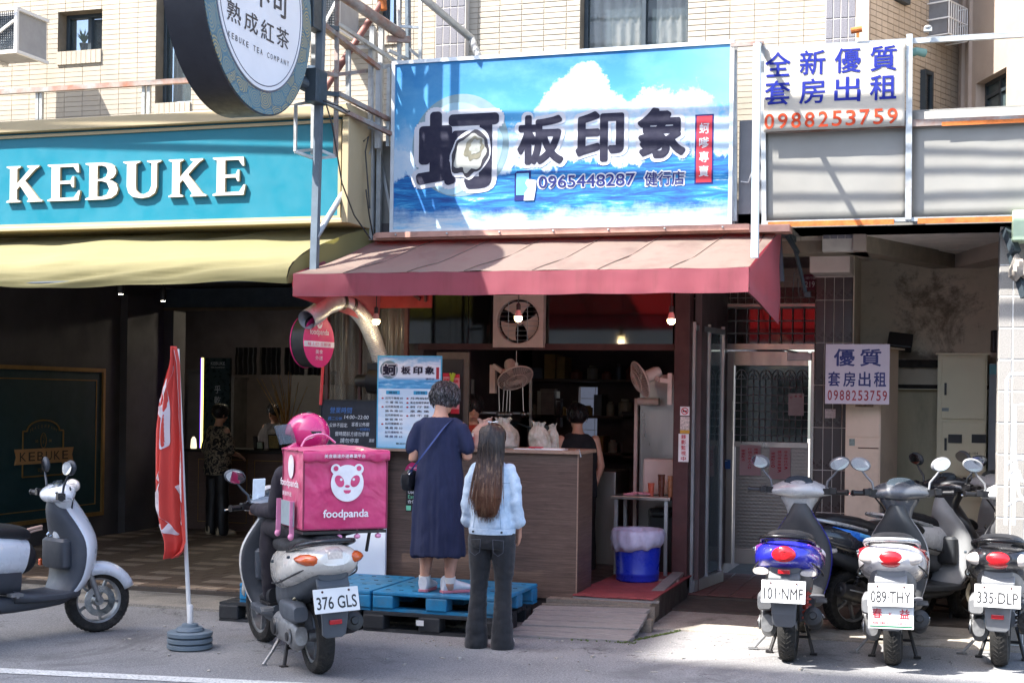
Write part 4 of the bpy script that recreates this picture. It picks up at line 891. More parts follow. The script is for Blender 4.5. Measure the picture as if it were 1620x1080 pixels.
for (x, y, w_, h_, m, lab) in ((404, 722, .05, .17, pm('card_grey', '54545a', .5), 'grey menu card leaning on the tea counter'), (434, 722, .16, .2, pm('card_gold', '8e7d4c', .5, var=.4, scale=30), 'small framed picture card standing on the tea counter'), (412, 726, .09, .1, pm('box_greenwhite', 'b5c0b4', .5, var=.3, scale=18), 'small green and white box on the tea counter'), (460, 722, .1, .12, pm('box_dim', '6a6258', .6, var=.3, scale=18), 'small dim carton on the tea counter behind the pink helmet')):
    p = W(x, y, Y=CY+.1); b = MB(); b.cbox((p.x, CY+.1, 1.09+h_/2), (w_, .03, h_), 0, .15); b.m = 1; b.cbox((p.x, CY+.082, 1.09+h_/2+.005), (w_*.8, .02, h_*.8), 0, .15)
    stand('display_card', lab, 'card', b, [M_black, m])
p = W(303, 706, Y=16.0); b = MB(); b.lathe([(.035, 0), (.04, .01), (.038, .05), (.03, .12), (.012, .15)], 16, Matrix.Translation((p.x, 16.05, 1.09))); stand('table_lamp', 'small glowing glass bottle lamp at the left end of the tea counter', 'lamp', b, pm('lamp_frost', 'd9c9a6', .3, estr=.5), smooth=True)
for x, h_, w_ in ((330, .9, .18), (372, .8, .14), (500, .9, .25), (540, .7, .2)):
    p = W(x, 650, Y=18.9); b = MB(); b.box((p.x-w_, 18.6, .05), (p.x+w_, 19.0, 1.2+h_)); b.box((p.x-w_-.02, 18.58, 1.2+h_), (p.x+w_+.02, 19.02, 1.24+h_)); stand('back_cabinet', 'dim cabinet %s' % {330: 'behind the green vertical sign of the tea shop', 372: 'just right of the green vertical sign', 500: 'behind the golden branches of the tea shop', 540: 'at the tea shop back wall behind the chalkboard'}[x], 'cabinet', b, pm('dim_cabinet', '3b3836', .6, var=.3, scale=3))

# ================================================================ oyster shop
FZ = .2
sh = root('shop_room', 'dark room of the oyster shop with black panels and a tiled doorway at the back', 'shop', (-3.7, 13, FZ))
M_inner = pm('shop_inner_wall', '5c4a4b', .6, var=.35, scale=1.5, bump=.2)
b = MB(); dx0, dx1 = wx(915, 650, 16.4), wx(945, 650, 16.4); dz1 = wz(930, 612, 16.4)
wallrects(b, 16.4, 16.5, -5.5, -2.0, 0, 3.2, [(dx0, -1, dx1, dz1)]); b.build('back_wall', M_inner, sh, world=True)
for q in ((-5.1, -5.0), (-2.36, -2.30)): MB().box((q[0], 12.8, 0), (q[1], 16.4, 3.2)).build('side_wall', M_inner, sh, world=True)
b = MB(); b.box((-5.5, 11.1, 3.12), (-1.4, 16.4, 3.168)); b.build('ceiling', M_inner, sh, world=True)
b = MB(); b.box((dx0-.5, 17.6, 0), (dx1+.5, 17.7, 3)); bt = b.build('bathroom_wall', M_grout_pale, sh, world=True)
bt['org'] = sh['org']; tiles(bt, (dx0-.5, 17.595, .2), (1, 0, 0), (0, 0, 1), dx1-dx0+1, 2.6, .2, .2, .008, pm('glowing_bath_tile', 'a9b3cf', .2, var=.08, scale=3, estr=.05), near=(.6, 1.6), limit=60)  # faint glow put into the tiles stands in for light in the back room
b = MB(); b.box((-5.6, 11.12, 0), (-2.36, 16.4, FZ)); struct(b.build('shop_floor', pm('shop_floor_dark', '3a2f2d', .6, var=.3, scale=4)))
b = MB()
b.grid(lambda u, v: (-3.0+.66*u, 11.05+1.75*v, FZ+.012+.006*mnoise.noise(Vector((u*4, v*6, 0)))+(.03*(1-u*2)*max(0, .5-v)*2 if u < .5 and v > .3 else 0)), 20, 30); b.build('x', M_mat)
mt = bpy.data.objects['x']; mt.name = 'door_mat'; tag(mt, 'red rubber mat with curling edges at the shop entrance', 'mat'); md = mt.modifiers.new('s', 'SOLIDIFY'); md.thickness = .012; md.offset = 1
b = MB()
for i in range(16):
    for k in range(3): b.cbox((-2.82+.03*i, 12.15+.03*k, FZ+.03), (.024, .024, .012))
stand('grate_mat', 'strip of pale rubber grating lying on the red mat', 'mat', b, pm('grate_pink', '9d8078', .7))
# structure frame of the shop front
ff = root('steel_portal', 'maroon steel posts and beam of the oyster shop front', 'frame', (-3.8, 12.75, FZ))
PX0, PX1 = -2.49, -2.36
b = MB(); b.box((PX0-.01, 12.55, .1), (PX1, 12.72, 3.12)); b.build('pillar', M_brownbeam, ff, world=True, bevel=.008)
zb0, zb1 = wz(1000, 554, 12.7), wz(1000, 544, 12.7)
b = MB(); b.box((-5.0, 12.66, zb0), (PX0-.01, 12.74, zb1)); b.build('beam', M_brownbeam, ff, world=True)
for x, w_ in ((641, .06), (858, .07)):
    b = MB(); xx = wx(x, 500, 12.7); b.box((xx-w_/2, 12.67, zb1), (xx+w_/2, 12.73, 3.12)); b.build('post', M_brownbeam, ff, world=True)
b = MB(); xx = wx(641, 600, 12.7); b.box((xx-.03, 12.67, FZ), (xx+.03, 12.73, zb0)); b.build('post', M_brownbeam, ff, world=True)
for x0, x1 in ((645, 742), (742, 778), (862, 1066)):
    b = MB(); b.box((wx(x0, 500, 12.71)+.004, 12.69, zb1), (wx(x1, 500, 12.71)-.004, 12.70, 3.12)); b.build('black_panel', M_glass_dk, ff, world=True)
# exhaust fan
ex = root('exhaust_fan', 'square white box fan set in the black panels above the counter', 'fan', tuple(W(820, 507, Y=12.6)))
EC = W(820, 508, Y=12.6); ew = (wx(860, 508, 12.6)-wx(781, 508, 12.6))/2
b = MB(); M_pinkw = pm('aged_white_plastic', 'c9b4ac', .5, var=.08, dirt=.2)
FE = frame(EC, (1, 0, 0), (0, 0, 1))
n = 48; ri = ew*.84
b.lathe([(ri, -.06), (ri, .012), (ri+.012, .018), (ri+.012, -.06)], n, FE, caps=False)
sq = [(ew*max(-1, min(1, 1.5*cos(2*pi*k/n))), ew*max(-1, min(1, 1.5*sin(2*pi*k/n)))) for k in range(n)]; ci = [((ri+.01)*cos(2*pi*k/n), (ri+.01)*sin(2*pi*k/n)) for k in range(n)]
b.loft([[(x, y, .01) for x, y in ci], [(x, y, .01) for x, y in sq], [(x, y, -.08) for x, y in sq]], caps=False, M=FE); b.build('housing', M_pinkw, ex, world=True)
for k in range(3):
    a = rad(100+120*k); b = MB(); b.grid(lambda u, v: ((.03+(ri-.05)*v)*cos(a+(u-.5)*1.5*(.5+v*.5)), (.03+(ri-.05)*v)*sin(a+(u-.5)*1.5*(.5+v*.5)), -.05+.03*u), 8, 6, FE); b.build('blade', M_pinkw, ex, world=True, smooth=True, auto=False)
b = MB(); b.lathe([(.035, -.06), (.035, -.02), (.02, -.01)], 16, FE); b.build('hub', M_pinkw, ex, world=True, smooth=True)
b = MB()
for k in range(-4, 5): q = ri*k/4.6; L_ = math.sqrt(max(0, ri*ri-q*q)); b.tube([FE @ Vector((-L_, q, .012)), FE @ Vector((L_, q, .012))], .0025, 4)
for k in (-1, 0, 1): q = ri*k/2.2; L_ = math.sqrt(ri*ri-q*q); b.tube([FE @ Vector((q, -L_, .015)), FE @ Vector((q, L_, .015))], .0025, 4)
b.build('guard', M_alu, ex, world=True)
def wall_fan(c, n_, lab, arm, tilt_r=.2, s=.0):
    r = root('wall_fan', lab, 'fan', tuple(c)); n_ = Vector(n_).normalized()
    u = n_.cross(Vector((0, 0, 1))).normalized(); v = u.cross(n_); M = Matrix(((u[0], v[0], n_[0], c[0]), (u[1], v[1], n_[1], c[1]), (u[2], v[2], n_[2], c[2]), (0, 0, 0, 1)))
    R_ = tilt_r; b = MB()
    for z in (-.035, .04):
        for q in range(0, 40): a = 2*pi*q/40; b.tube([M @ Vector((.03*cos(a), .03*sin(a), z*1.35)), M @ Vector((R_*.6*cos(a), R_*.6*sin(a), z*1.1)), M @ Vector((R_*cos(a), R_*sin(a), 0))], .0016, 4)
    b.tube([M @ Vector((R_*cos(2*pi*q/40), R_*sin(2*pi*q/40), 0)) for q in range(41)], .006, 6)
    for z, k_ in ((-.04, .6), (.046, .6)): b.tube([M @ Vector((R_*k_*cos(2*pi*q/40), R_*k_*sin(2*pi*q/40), z*.95)) for q in range(41)], .003, 5)
    b.build('cage', M_pinkw, r, world=True, smooth=True)
    for k in range(4):
        a = pi*k/2; b = MB(); b.grid(lambda p, q: ((.02+(R_*.85)*q)*cos(a+(p-.5)*1.1), (.02+(R_*.85)*q)*sin(a+(p-.5)*1.1), .02*(p-.5)), 6, 5, M); b.build('blade', pm('fan_blade', '8d7f7c', .4), r, world=True, smooth=True, auto=False)
    b = MB(); b.lathe([(.03, -.04), (.055, -.06), (.06, -.16), (.045, -.2)], 20, M); b.lathe([(.03, .045), (.03, .055)], 16, M); b.build('motor', M_pinkw, r, world=True, smooth=True)
    b = MB(); b.bar(M @ Vector((0, 0, -.12)), arm[0], .035); b.bar(arm[0], arm[1], .04); b.box(arm[2][0], arm[2][1]); b.build('bracket', M_pinkw, r, world=True)
c = W(815, 598, Y=12.55); e_ = W(781, 578, Y=12.6); bb = (W(776, 577, Y=12.62), W(784, 622, Y=12.62))
wall_fan(c, (-.35, -.55, -.75) if False else (.45, -.45, -.77), 'white wall fan tilted down over the counter under the box fan', (W(795, 588, Y=12.58), e_, ((bb[0].x, 12.6, bb[1].z), (bb[1].x, 12.66, bb[0].z))), .17)
c = W(1013, 600, Y=12.55); bb = (W(1057, 590, Y=12.58), W(1063, 640, Y=12.58))
wall_fan(c, (-.78, -.5, -.38), 'pinkish wall fan on a bracket at the maroon pillar', (W(1044, 601, Y=12.57), W(1060, 603, Y=12.58), ((bb[0].x, 12.56, bb[1].z), (bb[1].x, 12.6, bb[0].z))), .17)
# pull cord with switch
b = MB(); a = W(817, 555, Y=12.6); c = W(817, 578, Y=12.5); b.tube([a, c], .003, 5); b.cbox(c, (.025, .02, .05)); stand('pull_switch', 'white pull cord switch hanging beside the tilted fan', 'switch', b, M_white)
# bulbs
M_bulb = pm('lit_bulb', 'ffdf9c', .3, estr=9)
for x, y, Y, lab in ((595, 508, 10.9, 'lit warm bulb hanging beside the silver duct'), (820, 503, 10.9, 'lit warm bulb hanging in front of the box fan'), (1062, 507, 10.9, 'lit warm bulb hanging by the maroon pillar')):
    p = W(x, y, Y=Y); r = root('light_bulb', lab, 'light bulb', tuple(p), group=None)
    b = MB(); b.ball(p, .032, 18, 12); b.build('globe', M_bulb, r, world=True, smooth=True)
    b = MB(); b.lathe([(.030, .012), (.022, .05), (.015, .065)], 16, Matrix.Translation(p)); b.build('collar', M_pinkw, r, world=True, smooth=True)
    b = MB(); b.lathe([(.018, .065), (.018, .11), (.008, .12)], 12, Matrix.Translation(p)); b.tube([p+Vector((0, 0, .11)), p+Vector((.006, 0, .3)), (p.x, p.y, 3.02)], .004, 6); b.build('socket', M_black, r, world=True, smooth=True)
    ld = bpy.data.lights.new('bulb_light', 'POINT'); ld.energy = .8; ld.color = (1, .78, .5); ld.shadow_soft_size = .04
    lo = bpy.data.objects.new('bulb_light', ld); COL.objects.link(lo); lo.parent = r; lo.location = (0, 0, -.045)
# counter
CX0, CX1, CYF, CZ = -4.70, -2.985, 11.1, 1.375
ct = root('counter', 'walnut laminate serving counter of the oyster shop', 'counter', (-3.8, CYF, FZ))
b = MB(); b.box((CX0, CYF, .17), (CX1, CYF+.48, CZ-.03)); b.build('body', M_counterwood, ct, world=True, bevel=.003)
b = MB(); b.box((CX0-.03, CYF-.04, CZ-.03), (CX1+.02, CYF+.52, CZ)); b.build('top', M_countertrim, ct, world=True, bevel=.004)
b = MB(); b.box((CX1-.004, CYF-.003, .17), (CX1+.004, CYF+.012, CZ-.03)); b.build('corner_edge', M_countertrim, ct, world=True)
b = MB(); b.tube([(CX1-.02, CYF+.0, CZ), (CX1+.015, CYF-.02, CZ+.01), (CX1+.03, CYF-.02, CZ-.05)], .006, 6); b.build('hook', M_alu, ct, world=True, smooth=True)
def sticker(par, Y, poly, m, z0=.001, z1=.003, name='sticker'):
    b = MB(); b.prism(poly, z1-z0, frame((0, Y, 0), (1, 0, 0), (0, 0, 1)) @ Matrix.Translation((0, 0, z0))); return b.build(name, m, par, world=True)
M_pink = pm('delivery_pink', 'd4246e', .55, var=.06, scale=4)
M_wprint = pm('print_white', 'e4e0e2', .5)
def ppanda(b1, b2, cx, cy, r, M, z):   # round bear face emblem: white head and ears in b1, eye patches, nose and mouth in b2
    for sx in (-1, 1): b1.prism([(x, y) for x, y in ellipse(cx+sx*r*.7, cy+r*.82, r*.3, r*.3, 20)], .001, M @ Matrix.Translation((0, 0, z)))
    b1.prism([(x, y) for x, y in ellipse(cx, cy, r, r*1.07, 40)], .001, M @ Matrix.Translation((0, 0, z+.0015)))
    for sx in (-1, 1):
        b2.prism([(x, y) for x, y in ellipse(cx+sx*r*.48, cy+r*.12, r*.26, r*.37, 20, rot=-sx*.5)], .001, M @ Matrix.Translation((0, 0, z+.003)))
        b2.prism([(x, y) for x, y in ellipse(cx+sx*r*.7, cy+r*.86, r*.15, r*.15, 14)], .001, M @ Matrix.Translation((0, 0, z+.003)))
        b1.prism([(x, y) for x, y in ellipse(cx+sx*r*.38, cy+r*.22, r*.08, r*.08, 12)], .001, M @ Matrix.Translation((0, 0, z+.0045)))
    b2.prism([(x, y) for x, y in ellipse(cx, cy-r*.18, r*.15, r*.08, 14)], .001, M @ Matrix.Translation((0, 0, z+.003)))
    b2.prism([(cx-r*.23, cy-r*.4), (cx-r*.2, cy-r*.52), (cx-.1*r, cy-r*.6), (cx+.1*r, cy-r*.6), (cx+r*.2, cy-r*.52), (cx+r*.23, cy-r*.4)], .001, M @ Matrix.Translation((0, 0, z+.003)))
FC = frame((0, CYF, 0), (1, 0, 0), (0, 0, 1))
c = W(657, 748, Y=CYF); sticker(ct, CYF, ellipse(c.x, c.z, .095, .095, 30), M_pink)
b = MB(); put_text(b, 'foodpanda', c.x-.055, c.z+.035, .11, .02, .004, 0, FC); put_text(b, '線上訂', c.x-.05, c.z-.0, .1, .03, .004, .01, FC); b.build('text', M_wprint, ct, world=True)
c = W(652, 790, Y=CYF); sticker(ct, CYF, [(c.x-.055, c.z-.1), (c.x+.06, c.z-.1), (c.x+.06, c.z+.1), (c.x-.055, c.z+.1)], M_black)
b = MB(); put_text(b, 'Uber', c.x-.035, c.z+.05, .07, .03, .004, 0, FC); put_text(b, '合作', c.x-.04, c.z-.03, .075, .03, .004, .01, FC); b.build('text', M_wprint, ct, world=True)
b = MB(); put_text(b, 'Eats', c.x-.035, c.z+.01, .07, .03, .004, 0, FC); b.prism([(c.x-.05, c.z-.09), (c.x-.01, c.z-.09), (c.x-.008, c.z-.05), (c.x-.052, c.z-.05)], .001, FC @ Matrix.Translation((0, 0, .004))); b.build('text', pm('mint_print', '7fd1a6', .5), ct, world=True)
# white board leaning on the counter, chalkboard, menu board
b = MB(); x0, x1 = wx(546, 800, 11.02), wx(612, 800, 11.02); b.box((x0, 11.0, .18), (x1, 11.03, wz(560, 705, 11.02))); wb = stand('white_board', 'plain white board leaning against the left end of the walnut counter', 'board', b, M_whiteboard, bevel=.003)
cb_ = root('chalkboard', 'black chalkboard with handwritten opening hours beside the menu board', 'chalkboard', tuple(W(552, 670, Y=10.98)))
x0, x1, z0, z1 = wx(508, 670, 10.98), wx(597, 670, 10.98), wz(552, 706, 10.98), wz(552, 634, 10.98)
b = MB(); b.box((x0, 10.98, z0), (x1, 11.0, z1)); b.build('slate', pm('slate', '232730', .7, var=.2, scale=5), cb_, world=True)
b = MB(); fr_(b, x0-.012, z0-.012, x1+.012, z1+.012, .014, -.004, .006, frame((0, 10.98, 0), (1, 0, 0), (0, 0, 1))); b.build('frame', M_black, cb_, world=True)
FCB = frame((0, 10.98, 0), (1, 0, 0), (0, 0, 1))
def cline(s, x, y, w_, h_, m):
    b = MB(); p = W(x, y, Y=10.98); put_text(b, s, p.x, p.z, w_, h_, .004, 0, FCB, shear=.12); b.build('text', m, cb_, world=True)
M_chb = pm('chalk_blue', '4f79b8', .9); M_chw = pm('chalk_white', 'd3d6da', .9)
cline('營業時間', 522, 653, .2, .05, M_chb); cline('週二公休', 519, 664, .13, .03, M_chb); cline('14:00~22:00', 545, 662, .22, .03, M_chw)
cline('公休不固定.', 521, 675, .17, .035, M_chw); cline('客看公佈欄', 556, 674, .16, .035, M_chw); cline('一切順利', 564, 681, .12, .025, M_chb); cline('營時間前方請勿停車', 530, 689, .31, .038, M_chw); cline('請勿停車', 538, 700, .17, .04, M_chw); cline('謝謝', 584, 699, .045, .03, M_chw)
mb_ = root('menu_board', 'blue and white menu board with the shop name and two columns of dishes', 'menu board', tuple(W(648, 708, Y=10.95)))
x0, x1, z0, z1 = wx(598, 640, 10.95), wx(697, 640, 10.95), wz(648, 708, 10.95), wz(648, 564, 10.95); mw, mh = x1-x0, z1-z0
mo = mb_; mb_['org'] = (x0, 10.95, z0); mb_.location = (x0, 10.95, z0)
def menu_mat():
    t = NT('menu_print'); x = t.xyz(); u = t.math('DIVIDE', x[0], mw); v = t.math('DIVIDE', x[2], mh)
    top = sea_col(t, u, v)
    pale = t.mix(t.mapr(t.noise(5, 6, .6, t.map((.6, 1, 2))), .4, .65), 'c9e2f3', 'eef6fb'); pale = t.mix(t.mapr(v, .16, .02), pale, '9fd0ea')
    col = t.mix(t.mapr(v, .645, .65), pale, top); t.put(color=col, rough=.4); return t.mat
def sea_col(t, u, v):
    n = t.noise(9, 8, .65, t.map((.8, 1, 2.4))); cl = t.mapr(t.math('ADD', v, t.math('MULTIPLY', t.math('SUBTRACT', n, .5), .35)), .98, .90)
    sky_ = t.mix(cl, '86bfe0', 'eaf3fa'); sea = t.ramp(t.noise(16, 7, .65, t.map((.4, 1, 3))), (.35, '2a78b8'), (.55, '5fb2e0'), (.7, 'e6f3fa'))
    return t.mix(t.mapr(v, .78, .74), sky_, sea)
b = MB(); b.box((0, 0, 0), (mw, .02, mh)); b.build('panel', menu_mat(), mb_)
b = MB(); fr_(b, -.008, -.008, mw+.008, mh+.008, .010, -.003, .004, FM); b.build('frame', pm('menu_frame', '59b2d8', .5), mb_)
def mt_(s, x, y, w_, h_, m, bo=.01, z=.003, nm='text'):
    b = MB(); put_text(b, s, x*mw, y*mh, w_*mw, h_*mh, z, bo, FM); return b.build(nm, m, mb_)
b = MB(); slab(b, ellipse(.17*mw, .855*mh, .115*mw*1.25, .1*mh, 30), .0, .0015); b.build('ring_print', M_ring, mb_)
mt_('蚵', .05, .775, .26, .155, M_outline, .1, .0025, 'outline'); mt_('蚵', .07, .79, .22, .125, M_ink, .035, .004)
for i, ch in enumerate('板印象'): mt_(ch, .37+.19*i-.01, .80, .165, .1, M_outline, .09, .0025, 'outline'); mt_(ch, .37+.19*i, .81, .145, .08, M_ink, .035, .004)
mt_('健行店', .76, .745, .14, .022, M_navy, .01)
b = MB(); slab(b, [(.925*mw, .755*mh), (.97*mw, .755*mh), (.97*mw, .885*mh), (.925*mw, .885*mh)], .0, .002); b.build('red_box', M_redbox, mb_)
for x in (.13, .57): b = MB(); slab(b, [(x*mw, .585*mh), ((x+.22)*mw, .585*mh), ((x+.22)*mw, .625*mh), (x*mw, .625*mh)], 0, .002); b.build('heading_box', pm('heading_blue', '3aa3cf', .5), mb_)
mt_('捲餅', .17, .59, .14, .028, M_ink); mt_('炸物', .61, .59, .14, .028, M_ink)
dishes = (('起司千層捲 60', '千 層 捲 55', '起司鮪魚捲 60', '鮪 魚 捲 55', '起司鮮蝦捲 65', '鮮 蝦 捲 55', '起司燻雞捲 55', '燻 雞 捲 50', '起司燻腸捲 75', '燻 腸 捲 65'), ('月亮蝦餅', '黃金麻糬芋頭餅', '蚵 仔 酥', '章 魚 燒', '甜 不 辣'))
for c_, (lst, x, w_) in enumerate(zip(dishes, (.12, .52), (.28, .3))):
    for i, s_ in enumerate(lst):
        mt_(s_, x, .53-.047*i, w_, .026, M_ink if not (c_ == 0 and i > 7) else M_navy, .006)
b = MB()
for x, ys in ((.075, (.54, .445, .255)), (.475, (.54, .493, .445, .35))):
    for y in ys: slab(b, ellipse(x*mw, y*mh, .018*mw, .009*mh, 10), .0, .003)
b.build('bullet', M_redbox, mb_)
mt_('歡迎外帶', .3, .035, .22, .018, M_ink)
b = MB(); b.box((-4.75, 10.93, CZ-.035), (-4.05, CYF-.04, CZ-.012)); stand('menu_ledge', 'thin pale ledge carrying the menu board and chalkboard', 'shelf', b, M_countertrim)
# poster board behind the menu
pb = root('poster_board', 'dark board with pink price posters standing behind the menu board', 'poster', tuple(W(716, 620, Y=11.5)))
b = MB(); x0, x1 = wx(690, 610, 11.5), wx(741, 610, 11.5); z0, z1 = CZ, wz(716, 557, 11.5); b.box((x0, 11.5, z0), (x1, 11.53, z1)); b.build('board', pm('olive_board', '55504a', .7, var=.2), pb, world=True)
b = MB(); b.box((x0, 11.49, z0), (wx(733, 600, 11.5), 11.5, z1-.06)); b.build('black_sheet', M_black, pb, world=True)
M_poster = pm('pink_poster', 'd98f9b', .6, var=.08); M_posred = pm('poster_red', 'c2273f', .6)
for xa, xb, ya, yb in ((700, 712, 590, 652), (713, 727, 592, 654)):
    p = W(xa, yb, Y=11.48); q = W(xb, ya, Y=11.48); b = MB(); b.box((p.x, 11.482, p.z), (q.x, 11.488, q.z)); b.build('poster', M_poster, pb, world=True)
    b = MB(); b.box((p.x, 11.478, q.z-.03), (q.x, 11.481, q.z)); b.box((p.x, 11.478, p.z), (q.x, 11.481, p.z+.04)); b.build('poster_band', M_posred, pb, world=True)
    b = MB(); F_ = frame((0, 11.478, 0), (1, 0, 0), (0, 0, 1))
    for i in range(5): put_text(b, '外帶 45' if i else '推薦', p.x+.008, q.z-.07-.045*i, q.x-p.x-.016, .022, .002, .01, F_)
    b.build('text', M_posred, pb, world=True)
b = MB(); p = W(716, 597, Y=11.47); b.cbox(p, (.03, .012, .08), 0, 0, .3); b.cbox(p+Vector((-.012, 0, 0)), (.012, .014, .08), 0, 0, -.3); b.build('clip', pm('lime_clip', 'a7c23a', .5), pb, world=True)
# vinyl curtain at the shop's left front
vc = root('vinyl_screen', 'clear vinyl screen hanging left of the menu board behind the silver duct', 'screen', (-5, 11.4, 1))
x0, x1 = wx(520, 600, 11.4), wx(640, 600, 11.4)
b = MB(); b.grid(lambda u, v: (x0+(x1-x0)*u, 11.4+.02*sin(u*22)+.015*sin(u*51+v), .9+1.95*v), 60, 4); b.build('sheet', M_vinyl, vc, world=True, smooth=True, auto=False)
b = MB(); b.box((x0-.03, 11.38, .2), (x0, 11.42, 3.0)); b.box((x1, 11.38, .2), (x1+.03, 11.42, 3.0)); b.box((x0+.3, 11.36, .9), (x0+.32, 11.40, 2.9)); b.build('upright', M_brownbeam, vc, world=True)
b = MB(); b.bar((-4.95, 11.3, 2.98), (-4.45, 11.3, 2.62), .025); b.bar((-4.4, 11.3, 2.6), (-4.4, 11.3, 3.1), .02); b.build('brace', M_brownbeam, vc, world=True)
b = MB(); b.box((-4.95, 11.31, 2.55), (-4.35, 11.33, 3.1)); b.build('red_flap', pm('red_flap', '8a2a28', .7), vc, world=True)
rp = stand('red_pole', 'slim red pole leaning beside the round pink sign', 'pole', MB().bar(W(517, 480, Y=10.9), W(507, 640, Y=10.95), .018), pm('red_paint', 'd0383e', .5))
# items on the counter
M_bag = NT('thin_plastic_bag'); M_bag.put(color=M_bag.mix(M_bag.mapr(M_bag.noise(14, 5, .7), .4, .7), 'aaa695', 'dcd9cd'), rough=.3, trans=.3, alpha=.85); M_bag.bump(M_bag.noise(11, 3, .6), .7, .03); M_bag = M_bag.mat
def bag(x, y, Y, w_, h_, lab, seed, m, fill=None):
    p = W(x, y, Y=Y); z0 = CZ; r = root('plastic_bag', lab, 'bag', (p.x, Y, z0)); b = MB(); rings = []; n = 56
    prof_ = smoothl_([(0, .42), (.08, .49), (.40, .52), (.58, .48), (.72, .34), (.84, .22), (.92, .24), (1.0, .30)], 26)
    for t_, wd in prof_:
        ring = []
        for j in range(n):
            a = 2*pi*j/n; k = max(0, t_-.3); fold = .13*mnoise.noise(Vector((cos(a)*2.4+seed, sin(a)*2.4, t_*3)))+(.05+.35*k)*.6*mnoise.noise(Vector((a*2.2, seed, t_*1.5)))+.30*k*sin(a*9+seed)*max(0,t_-.4)+.12*k*sin(a*17+seed)+.05*mnoise.noise(Vector((cos(a)*8, sin(a)*8+seed, t_*9)))
            hz = h_*t_+(.10*h_*mnoise.noise(Vector((cos(a)*1.5, sin(a)*1.5, seed)))*(t_ > .8)); ring.append((p.x+w_*wd*(1+fold)*cos(a)+.05*w_*sin(seed+t_*5), Y+w_*wd*(.7-.2*t_)*(1+fold)*sin(a), z0+.002+hz))
        rings.append(ring)
    b.loft(rings, caps=False); b.build('bag_film', m, r, world=True, smooth=True, auto=False)
    b = MB(); b.cbox((p.x+.01, Y, z0+h_*.26), (w_*.55, w_*.32, h_*.46), .3, .1, .08); b.build('food_packet', fill or M_wprint, r, world=True, bevel=.008)
bag(797, 706, 11.25, .24, .25, 'full cream plastic bag standing on the counter behind the long haired woman', 1, M_bag)
bag(765, 706, 11.3, .22, .24, 'pinkish plastic bag with brown paper on the counter between the two women', 4, pm('pinkish_bag', 'd7b5a6', .5, var=.15, scale=12, bump=.6, bscale=20), fill=pm('brown_paper', '9d6a4a', .8))
bag(853, 706, 11.2, .19, .22, 'clear plastic bag with tied ears on the open part of the counter', 7, M_bag, fill=pm('brown_paper', '9d6a4a', .8))
bag(873, 706, 11.28, .12, .20, 'smaller clear plastic bag with a yellow knot at the right of the counter bags', 9, M_bag, fill=pm('brown_paper', '9d6a4a', .8))
p = W(742, 706, Y=11.2); b = MB(); b.lathe([(.03, 0), (.042, .12), (.046, .122)], 20, Matrix.Translation((p.x, 11.2, CZ)), caps=False); b.m = 1; b.lathe([(.0355, .04), (.0405, .09)], 20, Matrix.Translation((p.x, 11.2, CZ)), caps=False)
cu = root('paper_cup', 'white paper cup with a red band beside the navy dress', 'cup', (p.x, 11.2, CZ)); b2 = MB(); b2.v, b2.f, b2.mi = b.v, b.f, b.mi; b2.build('cup', [M_white, M_posred], cu, world=True, smooth=True)
b = MB(); xx = wx(870, 704, 11.1); b.box((xx-.3, CYF-.03, CZ+.001), (xx+.12, CYF+.12, CZ+.008)); b.box((xx-.12, CYF-.02, CZ+.008), (xx+.1, CYF+.1, CZ+.014)); stand('paper_mat', 'white paper sheets lying along the counter edge', 'paper', b, M_white)
b = MB(); b.box((wx(838, 704, 11.1), CYF-.032, CZ+.015), (wx(858, 704, 11.1), CYF+.03, CZ+.024)); stand('red_pen_case', 'small red item lying on the paper at the foot of the clear bag', 'pen', b, M_posred)
# kitchen hints
kt = root('kitchen_rack', 'dim kitchen rail with ladles and pans behind the counter', 'rack', (-4, 13.6, 1.6))
b = MB(); a = W(742, 652, Y=13.6); c = W(842, 654, Y=13.6); b.bar(a, c, .02); b.bar(W(748, 600, Y=13.7), W(748, 700, Y=13.7), .03); b.bar(W(840, 600, Y=13.7), W(840, 700, Y=13.7), .03); b.build('rail', M_steel, kt, world=True)
for x in (790, 795, 801, 806, 828):
    b = MB(); q = W(x, 652, Y=13.58); b.tube([q+Vector((rnd.uniform(-.03, .03), 0, .3)), q], .006, 6); b.ball(q+Vector((0, 0, -.02)), (.035, .02, .03), 10, 8); b.build('ladle', M_steel, kt, world=True, smooth=True)
b = MB(); q = W(803, 668, Y=13.4); b.lathe([(.05, -.05), (.11, 0), (.12, .01)], 20, Matrix.Translation(q), caps=False); b.tube([q+Vector((.1, 0, 0)), q+Vector((.4, -.1, -.1))], .01, 8); b.build('wok', M_alu_dk, kt, world=True, smooth=True)
b = MB(); b.box((-4.6, 13.3, FZ), (-3.2, 13.9, 1.1)); b.build('stove', M_steel, kt, world=True, bevel=.01)
for x, y, w_, h_, m in ((868, 640, .16, .3, 'a08c88'), (1000, 690, .2, .5, '4a3c3c'), (885, 655, .05, .3, '5b4a4a'), (760, 610, .2, .35, '3d2f2c')):
    b = MB(); q = W(x, y, Y=15.9); b.cbox(q, (w_, .1, h_)); b.cbox(q+Vector((0, 0, h_/2+.02)), (w_*1.1, .12, .03)); stand('wall_cupboard', 'dim %s' % {868: 'smoke stained hood at the back of the oyster shop', 1000: 'brown narrow cupboard by the steel sheet', 885: 'slim cloth roll hanging beside the smoke stained hood', 760: 'brown cupboard under the tilted fan'}[x], 'cupboard', b, pm('dim_'+m, m, .6, var=.3))
sv = root('wall_shelf', 'dim shelf of boxes and jars on the left wall of the oyster shop interior', 'shelf', (-4.6, 15.9, 1.2))
